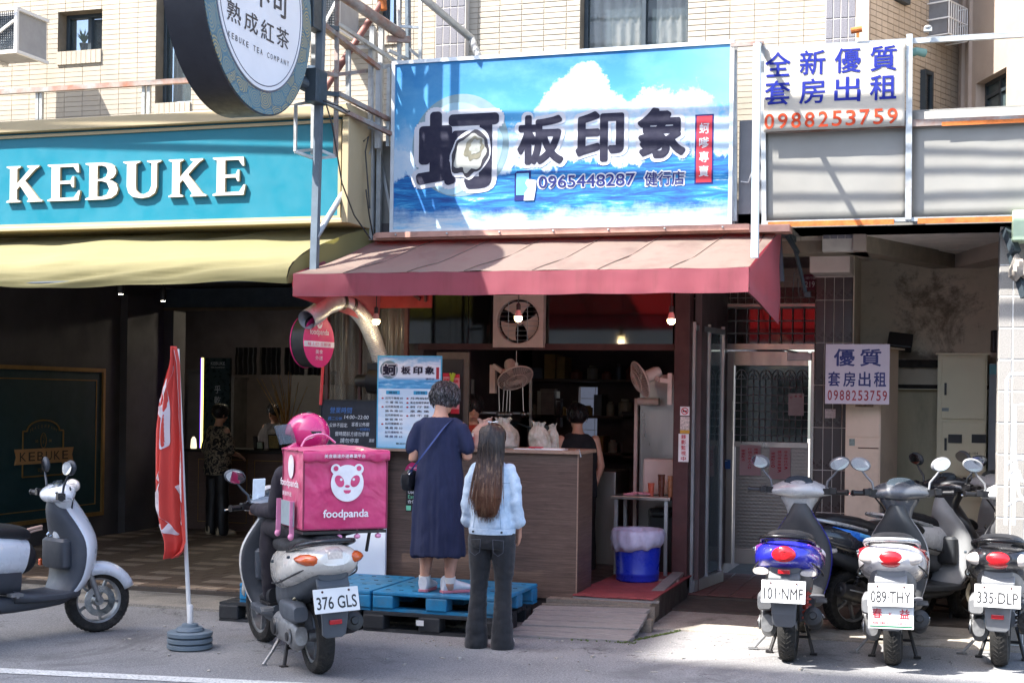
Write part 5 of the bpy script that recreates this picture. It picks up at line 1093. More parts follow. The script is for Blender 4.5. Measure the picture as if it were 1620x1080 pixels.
for k in range(3):
    zz = 1.15+.42*k; b = MB(); b.box((-4.95, 15.85, zz), (-3.55, 16.3, zz+.03)); b.build('board', M_counterwood, sv, world=True)
    xx = -4.9
    while xx < -3.65:
        w_ = rnd.uniform(.07, .2); h_ = rnd.uniform(.1, .3); b = MB()
        if rnd.random() < .5: b.box((xx, 15.9, zz+.03), (xx+w_, 16.2, zz+.03+h_))
        else: b.lathe([(w_*.4, .03), (w_*.42, h_*.8), (w_*.25, h_*.9), (w_*.25, h_)], 12, Matrix.Translation((xx+w_/2, 16.0, zz)))
        c_ = rnd.choice(('8a4a3a', 'a39a8c', '6d6f74', 'b08a4c', '5a6a5c', 'c9c2b8')); b.build('goods', pm('goods_'+c_, c_, .5, var=.2), sv, world=True); xx += w_+.02
# stainless sheet, table, bin on the right side of the entrance
ss = root('steel_cabinet', 'tall stainless steel sheet cabinet under the pinkish fan', 'cabinet', tuple(W(1035, 740, Y=13.1)))
x0, x1 = wx(1012, 650, 13.1), PX0-.03; b = MB(); b.box((x0, 13.1, FZ), (x1, 13.5, wz(1035, 592, 13.1))); b.build('body', M_steel, ss, world=True, bevel=.006)
b = MB(); b.box((x0-.04, 13.05, FZ), (x0-.01, 13.1, wz(1010, 630, 13.1))); b.build('upright', M_pinkw, ss, world=True)
b = MB(); q = W(1026, 635, Y=12.95); b.tube([(q.x-.1, 12.95, q.z), (q.x+.1, 12.95, q.z)], .035, 14); b.build('roll', M_pinkw, ss, world=True, smooth=True)
tb = root('steel_table', 'small stainless table with drinks behind the blue bin', 'table', (-2.75, 12.75, FZ)); tz = wz(1010, 784, 12.6)
b = MB(); x0 = wx(971, 784, 12.6); b.box((x0, 12.5, tz-.03), (PX0-.02, 12.95, tz)); b.build('table_top', M_steel, tb, world=True, bevel=.004)
for xx in (x0+.04, PX0-.06):
    for yy in (12.54, 12.9): b = MB(); b.bar((xx, yy, FZ), (xx, yy, tz-.03), .03); b.build('leg', M_alu, tb, world=True)
for x, h_, r_, c_, lab in ((1046, .2, .032, '5a2f22', 'clear cup of dark tea on the steel table'), (1061, .19, .03, '9b6a4c', 'clear cup of milk tea beside the maroon pillar'), (1030, .12, .03, 'b9563f', 'red sauce jar at the back of the steel table')):
    q = W(x, 784, Y=12.62); b = MB(); b.lathe([(r_*.75, 0), (r_, h_*.92), (r_*1.06, h_*.93), (r_*1.06, h_)], 18, Matrix.Translation((q.x, 12.62, tz))); stand('drink_cup', lab, 'cup', b, pm('drink_'+c_, c_, .25, var=.2), smooth=True)
b = MB(); q = W(1035, 784, Y=12.85); b.box((q.x-.1, 12.8, tz), (PX0-.02, 12.93, tz+.33)); b.build('x', M_pinkw, bevel=.02); o = bpy.data.objects['x']; o.name = 'rice_cooker_box'; tag(o, 'pink lit white box at the back of the steel table', 'box')
b = MB(); q = W(1012, 784, Y=12.6)
for i in range(7): b.cbox((q.x-.1+.03*i, 12.62+rnd.uniform(-.04, .04), tz+.012+.006*i % .02), (.1, .03, .01), rnd.uniform(-.5, .5), rnd.uniform(-.1, .2))
stand('napkin_stack', 'loose pinkish napkins and cutlery packs on the steel table', 'napkins', b, M_poster)
b = MB(); b.box((wx(1028, 850, 12.9), 12.8, FZ), (PX0-.03, 13.05, tz-.12)); b.box((wx(1028, 850, 12.9)+.03, 12.76, tz-.2), (PX0-.06, 12.8, tz-.14)); stand('black_crate', 'black crate stowed under the steel table', 'crate', b, M_plastic_blk, bevel=.02)
bn = root('rubbish_bin', 'round blue plastic bin with a white liner on the red mat', 'bin', (W(1015, 918, Z=FZ).x, 12.12, FZ)); bx, by = bn.location.x, 12.12
M_bin = pm('bin_blue', '1c2fa8', .3, var=.08, scale=4, bump=.05)
b = MB(); pr = [(.175, 0.0), (.185, .01), (.187, .05), (.19, .055), (.19, .08), (.187, .085), (.2, .3), (.212, .43), (.205, .43), (.195, .3), (.175, .03), (.001, .03)]; b.lathe(pr, 44, Matrix.Translation((bx, by, FZ+.025)), caps=False); b.build('tub', M_bin, bn, world=True, smooth=True)
b = MB(); rings = []
for k, (r_, z) in enumerate(((.218, .29), (.232, .33), (.236, .37), (.226, .42), (.215, .445), (.2, .43), (.17, .33), (.06, .3))):
    rings.append([(bx+(r_*(1+(.05*mnoise.noise(Vector((cos(2*pi*j/64)*3, sin(2*pi*j/64)*3, k*.5)))+.025*sin(j*1.9+k)) if k < 6 else r_))*cos(2*pi*j/64), by+r_*(1+.04*sin(j*1.3+k))*sin(2*pi*j/64), FZ+z+.03+(.03*sin(2*pi*j/64*1.0+.8)+.012*sin(j*.9))*(k < 3)) for j in range(64)])
b.loft(rings, caps=True); b.build('liner', pm('bin_liner', 'b9b5cc', .4, var=.15, scale=9, bump=.7, bscale=22), bn, world=True, smooth=True, auto=False)
b = MB()
for i in range(5): b.cbox((bx+rnd.uniform(-.08, .08), by+rnd.uniform(-.08, .08), FZ+.42), (.08, .07, .05), rnd.uniform(0, 3), rnd.uniform(-.4, .4))
b.build('rubbish', pm('rubbish', 'a5695c', .7, var=.3), bn, world=True, bevel=.01)
# pillar notices
FP = 12.55
def plate(par, x0, y0, x1, y1, Y, m, t_=.004, name='notice'):
    p = W(x0, y1, Y=Y); q = W(x1, y0, Y=Y); b = MB(); b.box((p.x, Y-t_, p.z), (q.x, Y-.001, q.z)); o = b.build(name, m, par, world=True); return p, q
n1 = root('wall_notice', 'small no smoking notice at the top of the maroon pillar notices', 'notice', tuple(W(1083, 650, Y=FP)))
p, q = plate(n1, 1076, 643, 1091, 657, FP, M_wprint); F_ = frame((0, FP-.005, 0), (1, 0, 0), (0, 0, 1)); cx, cz, rr = (p.x+q.x)/2, (p.z+q.z)/2, (q.z-p.z)*.40
b = MB()
for k in range(28):
    a, a2 = 2*pi*k/28, 2*pi*(k+1)/28; b.add([(cx+rr*cos(a), cz+rr*sin(a), .001), (cx+rr*cos(a2), cz+rr*sin(a2), .001), (cx+rr*.78*cos(a2), cz+rr*.78*sin(a2), .001), (cx+rr*.78*cos(a), cz+rr*.78*sin(a), .001)], [(0, 1, 2, 3)], F_)
b.cbox((0, 0, 0), (0, 0, 0)); b.add([(cx-.7*rr-.006, cz+.7*rr, .0015), (cx-.7*rr+.006, cz+.7*rr, .0015), (cx+.7*rr+.006, cz-.7*rr, .0015), (cx+.7*rr-.006, cz-.7*rr, .0015)], [(0, 3, 2, 1)], F_)
b.build('symbol', M_posred, n1, world=True)
b = MB(); b.add([(cx-rr*.6, cz-.008, .0008), (cx+rr*.6, cz-.008, .0008), (cx+rr*.6, cz+.006, .0008), (cx-rr*.6, cz+.006, .0008)], [(0, 1, 2, 3)], F_); b.build('cigarette_symbol', M_black, n1, world=True)
n2 = root('wall_notice', 'small patterned sticker with a yellow foot in the middle of the maroon pillar notices', 'notice', tuple(W(1083, 672, Y=FP)))
plate(n2, 1076, 659, 1091, 680, FP, pm('sticker_pattern', 'c9bdb9', .5, var=.5, scale=60)); plate(n2, 1076, 680, 1091, 685, FP, pm('sticker_yellow', 'c79a35', .5))
n3 = root('wall_notice', 'tall white notice with red characters on the maroon pillar', 'notice', tuple(W(1082, 708, Y=FP)))
p, q = plate(n3, 1073, 686, 1090, 730, FP, M_wprint); b = MB(); hh = q.z-p.z
for i, ch in enumerate('錄影監視中'): put_text(b, ch, p.x+.025, q.z-hh*(.02+.195*i)-hh*.16, q.x-p.x-.05, hh*.155, .002, .015, F_)
b.build('text', M_posred, n3, world=True)
# duct
M_duct = pm('silver_duct', 'b9bbbf', .36, .35, var=.15, scale=14, bump=.5)
du = root('air_duct', 'ribbed silver duct bending from the black fan box out to the street', 'duct', tuple(W(535, 480, Y=10.6)))
def ribbed(pts, r, n=150):
    P_ = [Vector(p) for p in pts]; out = []
    for i in range(n+1):
        t_ = i/n*(len(P_)-1); k = min(len(P_)-2, int(t_)); u = t_-k; a = P_[max(k-1, 0)]; b_ = P_[k]; c_ = P_[k+1]; d_ = P_[min(k+2, len(P_)-1)]
        out.append(.5*((2*b_)+(c_-a)*u+(2*a-5*b_+4*c_-d_)*u*u+(3*b_-a-3*c_+d_)*u**3))
    return out, [r*(1+.07*(1 if i % 3 == 0 else -.3)) for i in range(n+1)]
pa = [W(605, 582, Y=11.25), W(594, 545, Y=11.2), W(578, 508, Y=11.05), W(556, 484, Y=10.9), W(532, 476, Y=10.7)]
pts, rs_ = ribbed(pa, .068, 150); b = MB(); b.tube(pts, rs_, 24, caps=False); b.build('flexible_hose', M_duct, du, world=True, smooth=True)
pa = [W(536, 476, Y=10.7), W(515, 484, Y=10.5), W(502, 495, Y=10.35), W(485, 506, Y=10.2)]
pts, rs_ = ribbed(pa, .09, 24); b = MB(); b.tube(pts, [.078]*len(pts), 28, caps=False); b.tube(pts, [.073]*len(pts), 28, caps=False); b.build('outlet', M_duct, du, world=True, smooth=True)
b = MB(); b.tube([W(538, 476, Y=10.72), W(534, 477, Y=10.68)], .084, 24, caps=False); b.tube([W(556, 483, Y=10.9), W(552, 481, Y=10.87)], .073, 24); b.build('clamp', M_black, du, world=True, smooth=True)
fb = root('fan_box', 'black extractor fan housing with a side motor left of the menu board', 'fan', tuple(W(585, 600, Y=11.25)))
b = MB(); q = W(590, 600, Y=11.25); b.tube([q+Vector((.12, 0, -.02)), q+Vector((-.02, 0, 0))], .12, 20); b.box(q+Vector((-.02, -.08, .05)), q+Vector((.12, .08, .14))); b.build('housing', M_plastic_blk, fb, world=True, smooth=True)
b = MB(); q = W(572, 602, Y=11.22); b.tube([q+Vector((.1, 0, 0)), q+Vector((-.03, 0, 0)), q+Vector((-.05, 0, 0))], [.055, .055, .04], 18); b.build('motor', M_black, fb, world=True, smooth=True)
# round pink delivery sign
rsg = root('round_sign', 'round pink double sided sign with a white band hanging under the awning', 'sign', tuple(W(500, 540, Y=10.45)))
a = W(521, 540, Y=10.65); rr = .21
cc = Vector((-4.86, 10.5, W(500, 538, Y=10.5).z)); nrm = Vector((.985, -.17, 0)).normalized(); uu = Vector((-nrm.y, nrm.x, 0)); Mx = Matrix(((uu.x, 0, nrm.x, cc.x), (uu.y, 0, nrm.y, cc.y), (0, 1, 0, cc.z), (0, 0, 0, 1)))
cc = W(504, 540, Y=10.42); Mx = Matrix(((uu.x, 0, nrm.x, cc.x), (uu.y, 0, nrm.y, cc.y), (0, 1, 0, cc.z), (0, 0, 0, 1)))
b = MB(); b.lathe([(rr, -.12), (rr, 0)], 44, Mx); b.build('drum', M_black, rsg, world=True, smooth=True)
b = MB(); b.lathe([(rr, 0.001), (rr, .006)], 44, Mx); b.lathe([(rr+.004, -.128), (rr+.004, -.121)], 44, Mx); b.build('pink_face', M_pink, rsg, world=True)
b = MB(); b.add([(-rr*.99, -.045, .008), (rr*.99, -.045, .008), (rr*.995, .0, .008), (-rr*.995, .0, .008)], [(0, 1, 2, 3)], Mx); put_text(b, 'foodpanda', -.13, .04, .26, .06, .008, 0.005, Mx); b2 = MB(); ppanda(b, b2, 0, .14, .035, Mx, .007); put_text(b, '美食', -.05, -.1, .1, .035, .008, 0, Mx); put_text(b, '外送', -.05, -.15, .1, .035, .008, 0, Mx); b.build('white_print', M_wprint, rsg, world=True)
put_text(b2, '線上訂‧立即送', -.16, -.036, .32, .028, .010, 0, Mx); b2.build('pink_print', M_pink, rsg, world=True)
b = MB(); b.bar(Mx @ Vector((-.02, rr-.01, -.06)), Mx @ Vector((-.02, rr+.12, -.06)), .02); b.bar(Mx @ Vector((-.02, rr+.12, -.06)), Mx @ Vector((.3, rr+.12, -.06)), .02); b.build('bracket', M_black, rsg, world=True)

# ================================================================ glass wing and stainless door
gw = root('glass_panel', 'narrow aluminium framed glass panel right of the maroon pillar', 'glass panel', (-2.3, 13, .1))
xa, xb = wx(1096, 700, 12.9), wx(1130, 700, 13.2)
p0 = Vector((PX1+.005, 12.72, 0)); p1 = Vector((xb, 13.6, 0))
b = MB()
for p in (p0, p0.lerp(p1, .5), p1): b.box((p.x-.012, p.y-.025, .06), (p.x+.02, p.y+.025, 2.5))
b.bar(p0+Vector((0, 0, 2.45)), p1+Vector((0, 0, 2.45)), .05); b.bar(p0+Vector((0, 0, .12)), p1+Vector((0, 0, .12)), .08, .1); b.build('frame', M_alu, gw, world=True)
for a_, c_ in ((.04, .47), (.53, .96)): b = MB(); b.bar(p0.lerp(p1, a_)+Vector((0, 0, 1.3)), p0.lerp(p1, c_)+Vector((0, 0, 1.3)), .006, 2.24); b.build('pane', M_glass, gw, world=True)
DYW = 14.3
dwl = root('door_wall', 'dark brown tiled wall around the stainless door', 'wall', (-1.8, DYW, .1))
dX0, dX1 = wx(1138, 700, DYW), wx(1296, 700, DYW); dZ1 = wz(1200, 480, DYW)
b = MB(); wallrects(b, DYW, DYW+.2, -2.75, -1.0, .05, 3.2, [(dX0, 0, dX1, dZ1)]); b.build('wall', M_grout_pale, dwl, world=True)
zsplit = wz(1200, 455, DYW)
tiles(dwl, (-2.75, DYW-.004, .1), (1, 0, 0), (0, 0, 1), 1.75, zsplit-.1, .078, .39, .006, M_tile_dark, holes=[(dX0+2.75, -1, dX1+2.75, dZ1-.1)], thick=.01)
tiles(dwl, (-2.75, DYW-.004, zsplit), (1, 0, 0), (0, 0, 1), 1.75, 3.15-zsplit, .2, .06, .005, M_tile, thick=.01, off=.5)
sd = root('stainless_door', 'stainless steel street door with a barred arch topped grille and pink notices', 'door', (dX0, DYW, .06))
def dxz(x, y): return wx(x, y, DYW-.03), wz(x, y, DYW-.03)
def dbox(mb, x0, y0, x1, y1, ya, yb): p = dxz(x0, y1); q = dxz(x1, y0); mb.box((p[0], DYW-ya, p[1]), (q[0], DYW-yb, q[1]))
b = MB(); zt = dxz(1200, 553)[1]; ztt = dxz(1200, 481)[1]
for x0, x1 in ((1138, 1145), (1292, 1297)): dbox(b, x0, 481, x1, 892, .07, 0)
b.box((dxz(1145, 600)[0], DYW-.07, zt), (dxz(1292, 600)[0], DYW, zt+.06)); b.box((dxz(1145, 600)[0], DYW-.07, ztt-.03), (dxz(1292, 600)[0], DYW, ztt)); b.build('frame', M_steel, sd, world=True, bevel=.004)
b = MB(); dbox(b, 1146, 485, 1291, 547, .012, .006); b.build('transom_pane', pm('dark_mirror_glass', '1a1214', .03, .0, coat=1), sd, world=True)
b = MB(); ax0, az0 = dxz(1146, 547); ax1, az1 = dxz(1291, 487)
for i in range(1, 8): x = ax0+(ax1-ax0)*i/8; b.tube([(x, DYW-.045, az0), (x, DYW-.045, az1)], .006, 6)
for i in range(0, 4): z = az0+(az1-az0)*i/3; b.tube([(ax0, DYW-.045, z), (ax1, DYW-.045, z)], .006, 6)
b.build('transom_bars', M_alu, sd, world=True)
lf = MB(); 
def lb(x0, y0, x1, y1, a_=.045, c_=.0): dbox(lf, x0, y0, x1, y1, a_, c_)
lb(1147, 556, 1162, 890); lb(1279, 556, 1291, 890); lb(1162, 556, 1279, 578); lb(1162, 700, 1279, 706); lb(1162, 872, 1279, 890)
leaf = lf.build('leaf', M_steel, sd, world=True, bevel=.003)
def emb():
    t = NT('embossed_steel'); br = t.n('TexChecker'); br.inputs['Scale'].default_value = 46; t.set(br.inputs['Vector'], t.map((1, 0, 1)))
    w_ = t.n('TexWave', wave_type='RINGS'); w_.inputs['Scale'].default_value = 9; t.set(w_.inputs['Vector'], t.map((1, 0, 1)))
    t.put(color='8a8683', metal=1, rough=.35); t.bump(t.math('ADD', br.outputs['Fac'], t.math('MULTIPLY', w_.outputs['Fac'], .5)), .35, .004); return t.mat
b = MB(); dbox(b, 1162, 706, 1279, 872, .03, .022); b.build('embossed_sheet', emb(), leaf, world=True)
b = MB(); dbox(b, 1162, 578, 1279, 700, .008, .004); b.build('grille_pane', pm('door_glass', '34413d', .08, 0, coat=.6), leaf, world=True)
b = MB(); ax0, az0 = dxz(1162, 700); ax1, az1 = dxz(1279, 600); zarc = dxz(1200, 580)[1]
n = 12
for i in range(1, n): x = ax0+(ax1-ax0)*i/n; b.tube([(x, DYW-.03, az0), (x, DYW-.03, az1 if i % 2 == 0 else zarc-.04)], .006, 6)
for i in range(0, 9): z = az0+(az1-az0)*i/8; b.tube([(ax0, DYW-.03, z), (ax1, DYW-.03, z)], .006, 6)
cw = (ax1-ax0)/n
for i in range(0, 6):
    xc = ax0+cw*(2*i+1)
    for r_ in (cw, cw*.5): b.tube([(xc+r_*cos(a)*1.0, DYW-.032, az1+(zarc-az1-.03)*(r_/cw)*sin(a)) for a in [pi*k/12 for k in range(13)]], .0045, 6)
b.build('grille_bars', M_alu, leaf, world=True)
b = MB(); dbox(b, 1246, 558, 1284, 570, .08, .05); b.tube([W(1262, 557, Y=DYW-.09), W(1238, 553, Y=DYW-.06)], .01, 6); b.build('door_closer', M_alu, leaf, world=True, bevel=.004)
b = MB(); h0 = dxz(1158, 680); b.bar((h0[0], DYW-.09, h0[1]), (h0[0], DYW-.09, h0[1]+.3), .02); b.bar((h0[0], DYW-.04, h0[1]+.02), (h0[0], DYW-.09, h0[1]+.02), .015); b.bar((h0[0], DYW-.04, h0[1]+.28), (h0[0], DYW-.09, h0[1]+.28), .015); b.build('handle', M_steel, leaf, world=True)
M_npink = pm('pink_notice', 'c9a5a8', .6, var=.06, bump=.2, bscale=20)
def notice(x0, y0, x1, y1, Y, lab, cols, m=M_npink, tx=M_posred, bo=.012):
    p = W(x0, y1, Y=Y); q = W(x1, y0, Y=Y); r = root('paper_notice', lab, 'notice', (p.x, Y, p.z)); b = MB(); b.box((p.x, Y-.003, p.z), (q.x, Y, q.z)); b.build('sheet', m, r, world=True)
    w_, h_ = q.x-p.x, q.z-p.z; b = MB(); F_ = frame((0, Y-.003, 0), (1, 0, 0), (0, 0, 1)); n_ = len(cols)
    for i, s_ in enumerate(cols):
        for k, ch in enumerate(s_): put_text(b, ch, q.x-w_*(.05+.9*(i+1)/n_)+w_*.03, q.z-h_*(.08+.05*(i == 2)+(.86*(k+1)/8.5)), w_*.9/n_*.62, h_*.085, .002, bo, F_)
    b.build('text', tx, r, world=True); return r
notice(1170, 704, 1204, 751, DYW-.048, 'pink notice with red writing at the left of the door sheet', ('維護環境', '行個方便人人好', '謝謝配合'))
notice(1217, 708, 1251, 757, DYW-.048, 'pink notice with red writing at the middle of the door sheet', ('非本宿住戶，', '請勿停放車輛，', '謝謝配合。'))
notice(1247, 622, 1272, 657, DYW-.048, 'small pale poster with a red emblem taped to the door grille', ('福', '春', '安'), m=pm('poster_pale', 'c7babb', .6))
notice(1143, 727, 1156, 741, DYW-.075, 'tiny blue sticker on the left door frame', ('鬆',), m=pm('sticker_blue', '1f4f8f', .5), tx=M_wprint)
# column with dark tiles and its concrete block
KX0, KX1, KYF = -1.31, -.98, 13.0
kc = root('tiled_column', 'dark brown tiled column between the street door and the meter cabinets', 'column', (KX0, KYF, 0))
b = MB(); b.box((KX0, KYF, 0), (KX1, 14.3, 2.92)); b.build('core', M_grout_pale, kc, world=True)
tiles(kc, (KX0+.004, KYF-.004, .05), (1, 0, 0), (0, 0, 1), KX1-KX0-.006, 2.86, .082, .38, .006, M_tile_dark, thick=.01)
tiles(kc, (KX0-.004, 14.3, .05), (0, -1, 0), (0, 0, 1), 1.3, 2.86, .082, .38, .006, M_tile_dark, thick=.01)
b = MB(); b.box((KX0-.015, 12.6, 2.92), (KX1-.0, 14.3, 3.13)); stand('concrete_beam_end', 'pale painted beam end resting on the dark tiled column', 'beam', b, pm('pale_beam', 'cfc5bd', .8, var=.06, bump=.2), bevel=.01)
# house number plate, small objects near it
hn = root('house_number_plate', 'maroon house number plate 219 on the cream tiles above the door', 'house number', tuple(W(1284, 447, Y=14.2)))
p = W(1271, 459, Y=DYW-.02); q = W(1297, 434, Y=DYW-.02); b = MB(); b.box((p.x, DYW-.03, p.z), (q.x, DYW-.015, q.z)); b.build('plate', pm('plate_maroon', '6d2240', .4, var=.06), hn, world=True)
b = MB(); F_ = frame((0, DYW-.031, 0), (1, 0, 0), (0, 0, 1)); w_ = q.x-p.x; h_ = q.z-p.z; put_text(b, '219', p.x+w_*.1, p.z+h_*.18, w_*.6, h_*.38, .002, .01, F_); put_text(b, '健行路', p.x+w_*.12, p.z+h_*.68, w_*.7, h_*.18, .002, 0, F_); put_text(b, '-', p.x+w_*.78, p.z+h_*.35, w_*.1, h_*.05, .002, 0, F_); b.build('text', M_wprint, hn, world=True)
sw = root('awning_bracket', 'dark folded awning arm hanging down beside the house number', 'bracket', tuple(W(1260, 420, Y=12.5)))
b = MB(); b.bar(W(1236, 362, Y=11.2), W(1276, 398, Y=12.3), .05); b.bar(W(1244, 370, Y=11.4), W(1262, 400, Y=11.6), .03); b.bar(W(1258, 395, Y=11.6), W(1276, 470, Y=11.7), .022); b.bar(W(1233, 372, Y=11.3), W(1238, 445, Y=11.3), .03); b.build('arm', M_alu_dk, sw, world=True)
b = MB(); b.tube([W(1257, 430, Y=11.6), W(1254, 460, Y=11.6), W(1264, 470, Y=11.6), W(1262, 440, Y=11.6)], .004, 5); b.cbox(W(1278, 466, Y=11.7), (.05, .05, .04)); b.build('wire', M_black, sw, world=True)
jb = stand('junction_box', 'small white junction box with a switch under the arcade ceiling', 'switch', MB().cbox(W(1272, 411, Y=14.2), (.12, .06, .06)), M_pinkw, bevel=.006)

# ================================================================ mouldy niche with meter cabinets
def mould():
    t = NT('mouldy_plaster'); x = t.xyz(); n = t.noise(2.1, 12, .76, None, .8); m = t.noise(9, 10, .8)
    dx = t.math('SUBTRACT', x[0], -.32); dz = t.math('SUBTRACT', x[2], 2.66); d = t.math('ADD', t.math('MULTIPLY', t.math('MULTIPLY', dx, dx), 1.5), t.math('MULTIPLY', t.math('MULTIPLY', dz, dz), 1.6))
    band = t.mapr(t.math('ABSOLUTE', t.math('SUBTRACT', x[2], 2.22)), .0, .09, .16, 0)
    k = t.math('ADD', t.math('MULTIPLY', t.math('SUBTRACT', .5, d), .24), band)
    s_ = t.mapr(t.math('ADD', k, t.math('ADD', t.math('MULTIPLY', n, .62), t.math('MULTIPLY', m, .38))), .555, .67)
    base = t.mix(t.mapr(t.noise(1.3, 6, .6), .3, .7), 'b9ae9b', 'd2c8b6'); base = t.mix(t.mapr(m, .52, .7, 0, .5), base, '8e8576')
    t.put(color=t.mix(t.math('MULTIPLY', s_, .72), base, '453f36'), rough=.9); t.bump(m, .3, .006); return t.mat
nc = root('alcove', 'mould stained plaster alcove under the white fascia', 'alcove', (0, 13.8, 0))
b = MB(); b.box((-.98, 13.8, 1.95), (1.6, 13.95, 3.13)); b.build('back_wall', mould(), nc, world=True)
b = MB(); b.box((-.98, 13.86, 0), (1.6, 13.95, 1.93)); b.build('lower_wall', pm('beige_sheet', 'c0b598', .7, var=.12, scale=3, aniso=(1, 1, .3), dirt=.2), nc, world=True)
b = MB(); b.box((-.98, 13.76, 1.93), (.9, 13.8, 1.97)); b.box((-.95, 13.74, 2.13), (-.2, 13.8, 2.2)); b.build('ledge', pm('dark_ledge', '2b2723', .9, var=.4, scale=12), nc, world=True)
for q in ((-.985, -.97, 13.0), (.95, 1.1, 11.75)): MB().box((q[0], q[2], 0), (q[1], 13.8, 3.13)).build('side_wall', mould(), nc, world=True)
b = MB(); b.box((-1.3, 11.06, 3.13), (1.8, 14.3, 3.16)); b.box((-2.3, 11.9, 3.13), (-1.3, 14.3, 3.16)); b.build('ceiling', pm('alcove_ceiling', 'd8d0c6', .85, var=.08, dirt=.12), nc, world=True)
b = MB(); b.box((-.6, 12.9, 3.122), (.0, 13.3, 3.13)); b.build('ceiling_patch', pm('alcove_patch', 'c9c0b5', .85), nc, world=True)
sl = root('flood_lamp', 'black flood lamp tilted on the alcove ledge', 'lamp', tuple(W(1425, 540, Y=13.6)))
b = MB(); q = W(1424, 541, Y=13.6); b.cbox(q, (.22, .1, .15), 0, -.5, .12); b.build('housing', M_black, sl, world=True, bevel=.01)
b = MB(); b.cbox(q+Vector((0, -.055, -.02)), (.05, .01, .02), 0, -.5, .1); b.build('sensor', M_alu, sl, world=True)
b = MB(); b.cbox(W(1576, 540, Y=13.5), (.08, .1, .2), .2); stand('small_lamp', 'small dark fitting on the alcove wall beside the grey tiled pillar', 'lamp', b, M_black, bevel=.01)
M_cab = pm('cream_cabinet', 'd3c8a9', .5, var=.06, scale=2, dirt=.15, dirtcol='6b6048', bump=.05)
mc = root('meter_cabinet', 'cream steel meter cabinet with two doors and two dark windows', 'cabinet', tuple(W(1525, 700, Y=13.5)))
def cz_(x, y, Y=13.45): return wx(x, y, Y), wz(x, y, Y)
b = MB(); x0, z1 = cz_(1484, 561); x1, _ = cz_(1562, 561); zt = z1
b.box((x0, 13.45, .25), (x1, 13.78, zt)); b.build('body', M_cab, mc, world=True); b = MB(); b.box((x0-.02, 13.42, zt), (x1+.02, 13.78, zt+.015)); b.build('lid', M_cab, mc, world=True)
for ya, yb in ((566, 662), (668, 752)):
    a = cz_(1489, yb); c = cz_(1559, ya); b = MB(); b.box((a[0], 13.435, a[1]), (c[0], 13.45, c[1])); d_ = b.build('door', M_cab, mc, world=True, bevel=.004)
    b = MB(); h_ = cz_(1494, ya+50 if ya < 600 else ya+35); b.box((h_[0], 13.42, h_[1]-.05), (h_[0]+.02, 13.435, h_[1]+.06)); b.build('handle', M_black, d_, world=True)
for xa in (1500, 1537): a = cz_(xa, 700); c = cz_(xa+(22 if xa < 1510 else 23), 687); b = MB(); b.box((a[0], 13.428, a[1]), (c[0], 13.434, c[1])); b.build('window', M_black, mc, world=True)
a = cz_(1489, 790); c = cz_(1559, 757); b = MB(); b.box((a[0], 13.435, a[1]), (c[0], 13.45, c[1])); b.build('lower_panel', M_cab, mc, world=True)
b = MB(); F_ = frame((0, 13.434, 0), (1, 0, 0), (0, 0, 1)); q = cz_(1525, 718); put_text(b, 'NO.6-104', q[0]-.02, q[1], .14, .02, .001, 0, F_); b.build('text', M_black, mc, world=True)
b = MB(); a = cz_(1490, 650); b.box((a[0], 13.43, a[1]), (a[0]+.06, 13.434, a[1]+.03)); b.build('sticker', pm('sticker_grey', '8b9390', .6), mc, world=True)
mg = root('meter_cabinet', 'grey narrow cabinet squeezed between the cream cabinet and the tiled pillar', 'cabinet', tuple(W(1570, 700, Y=13.6)))
b = MB(); x0 = cz_(1565, 600)[0]; b.box((x0, 13.5, .2), (x0+.35, 13.78, wz(1570, 575, 13.5))); b.build('body', pm('grey_cabinet', '85878a', .5, var=.12, dirt=.2), mg, world=True)
b = MB(); b.box((x0+.0, 13.49, wz(1570, 592, 13.5)), (x0+.14, 13.5, wz(1570, 577, 13.5))); b.build('label', pm('teal_label', '5a8f95', .6), mg, world=True)
mf = root('meter_cabinet', 'worn cream cabinet with peeling stickers below the small rental sign', 'cabinet', (-.85, 12.75, .05), rad(-14))
M_cab2 = pm('peach_cabinet', 'd2bda8', .55, var=.08, scale=2, dirt=.25, dirtcol='7a6a58', bump=.06)
ww = wx(1408, 600, 12.75)-wx(1353, 600, 12.75)+.02
b = MB(); b.box((-.17, 0, 0), (-.17+ww, .5, wz(1380, 551, 12.75)-.05)); b.build('body', M_cab2, mf, bevel=.004)
b = MB(); b.box((-.19, -.03, wz(1380, 551, 12.75)-.05), (-.15+ww+.03, .52, wz(1380, 551, 12.75)-.035)); b.build('lid', M_cab2, mf)
zc = wz(1380, 700, 12.75); b = MB(); b.box((-.16, -.008, zc), (-.18+ww, 0, zc+.5)); b.box((-.16, -.008, .1), (-.18+ww, 0, zc-.02)); b.build('door', M_cab2, mf)
b = MB(); b.box((-.155, -.012, zc+.29), (-.08, -.008, zc+.33)); b.box((-.13, -.012, zc-.08), (-.08, -.008, zc-.02)); b.build('sticker', pm('old_sticker', '7c8a84', .7, var=.4, scale=40), mf)
b = MB(); b.box((-.08, -.012, zc+.26), (.08, -.008, zc+.34)); b.build('peeled_glue', pm('peeled', '8d7765', .9, var=.4, scale=50), mf)
b = MB(); b.box((-.05, -.014, zc-.1), (.13, -.008, zc-.093)); b.build('scratch', M_brownbeam, mf)
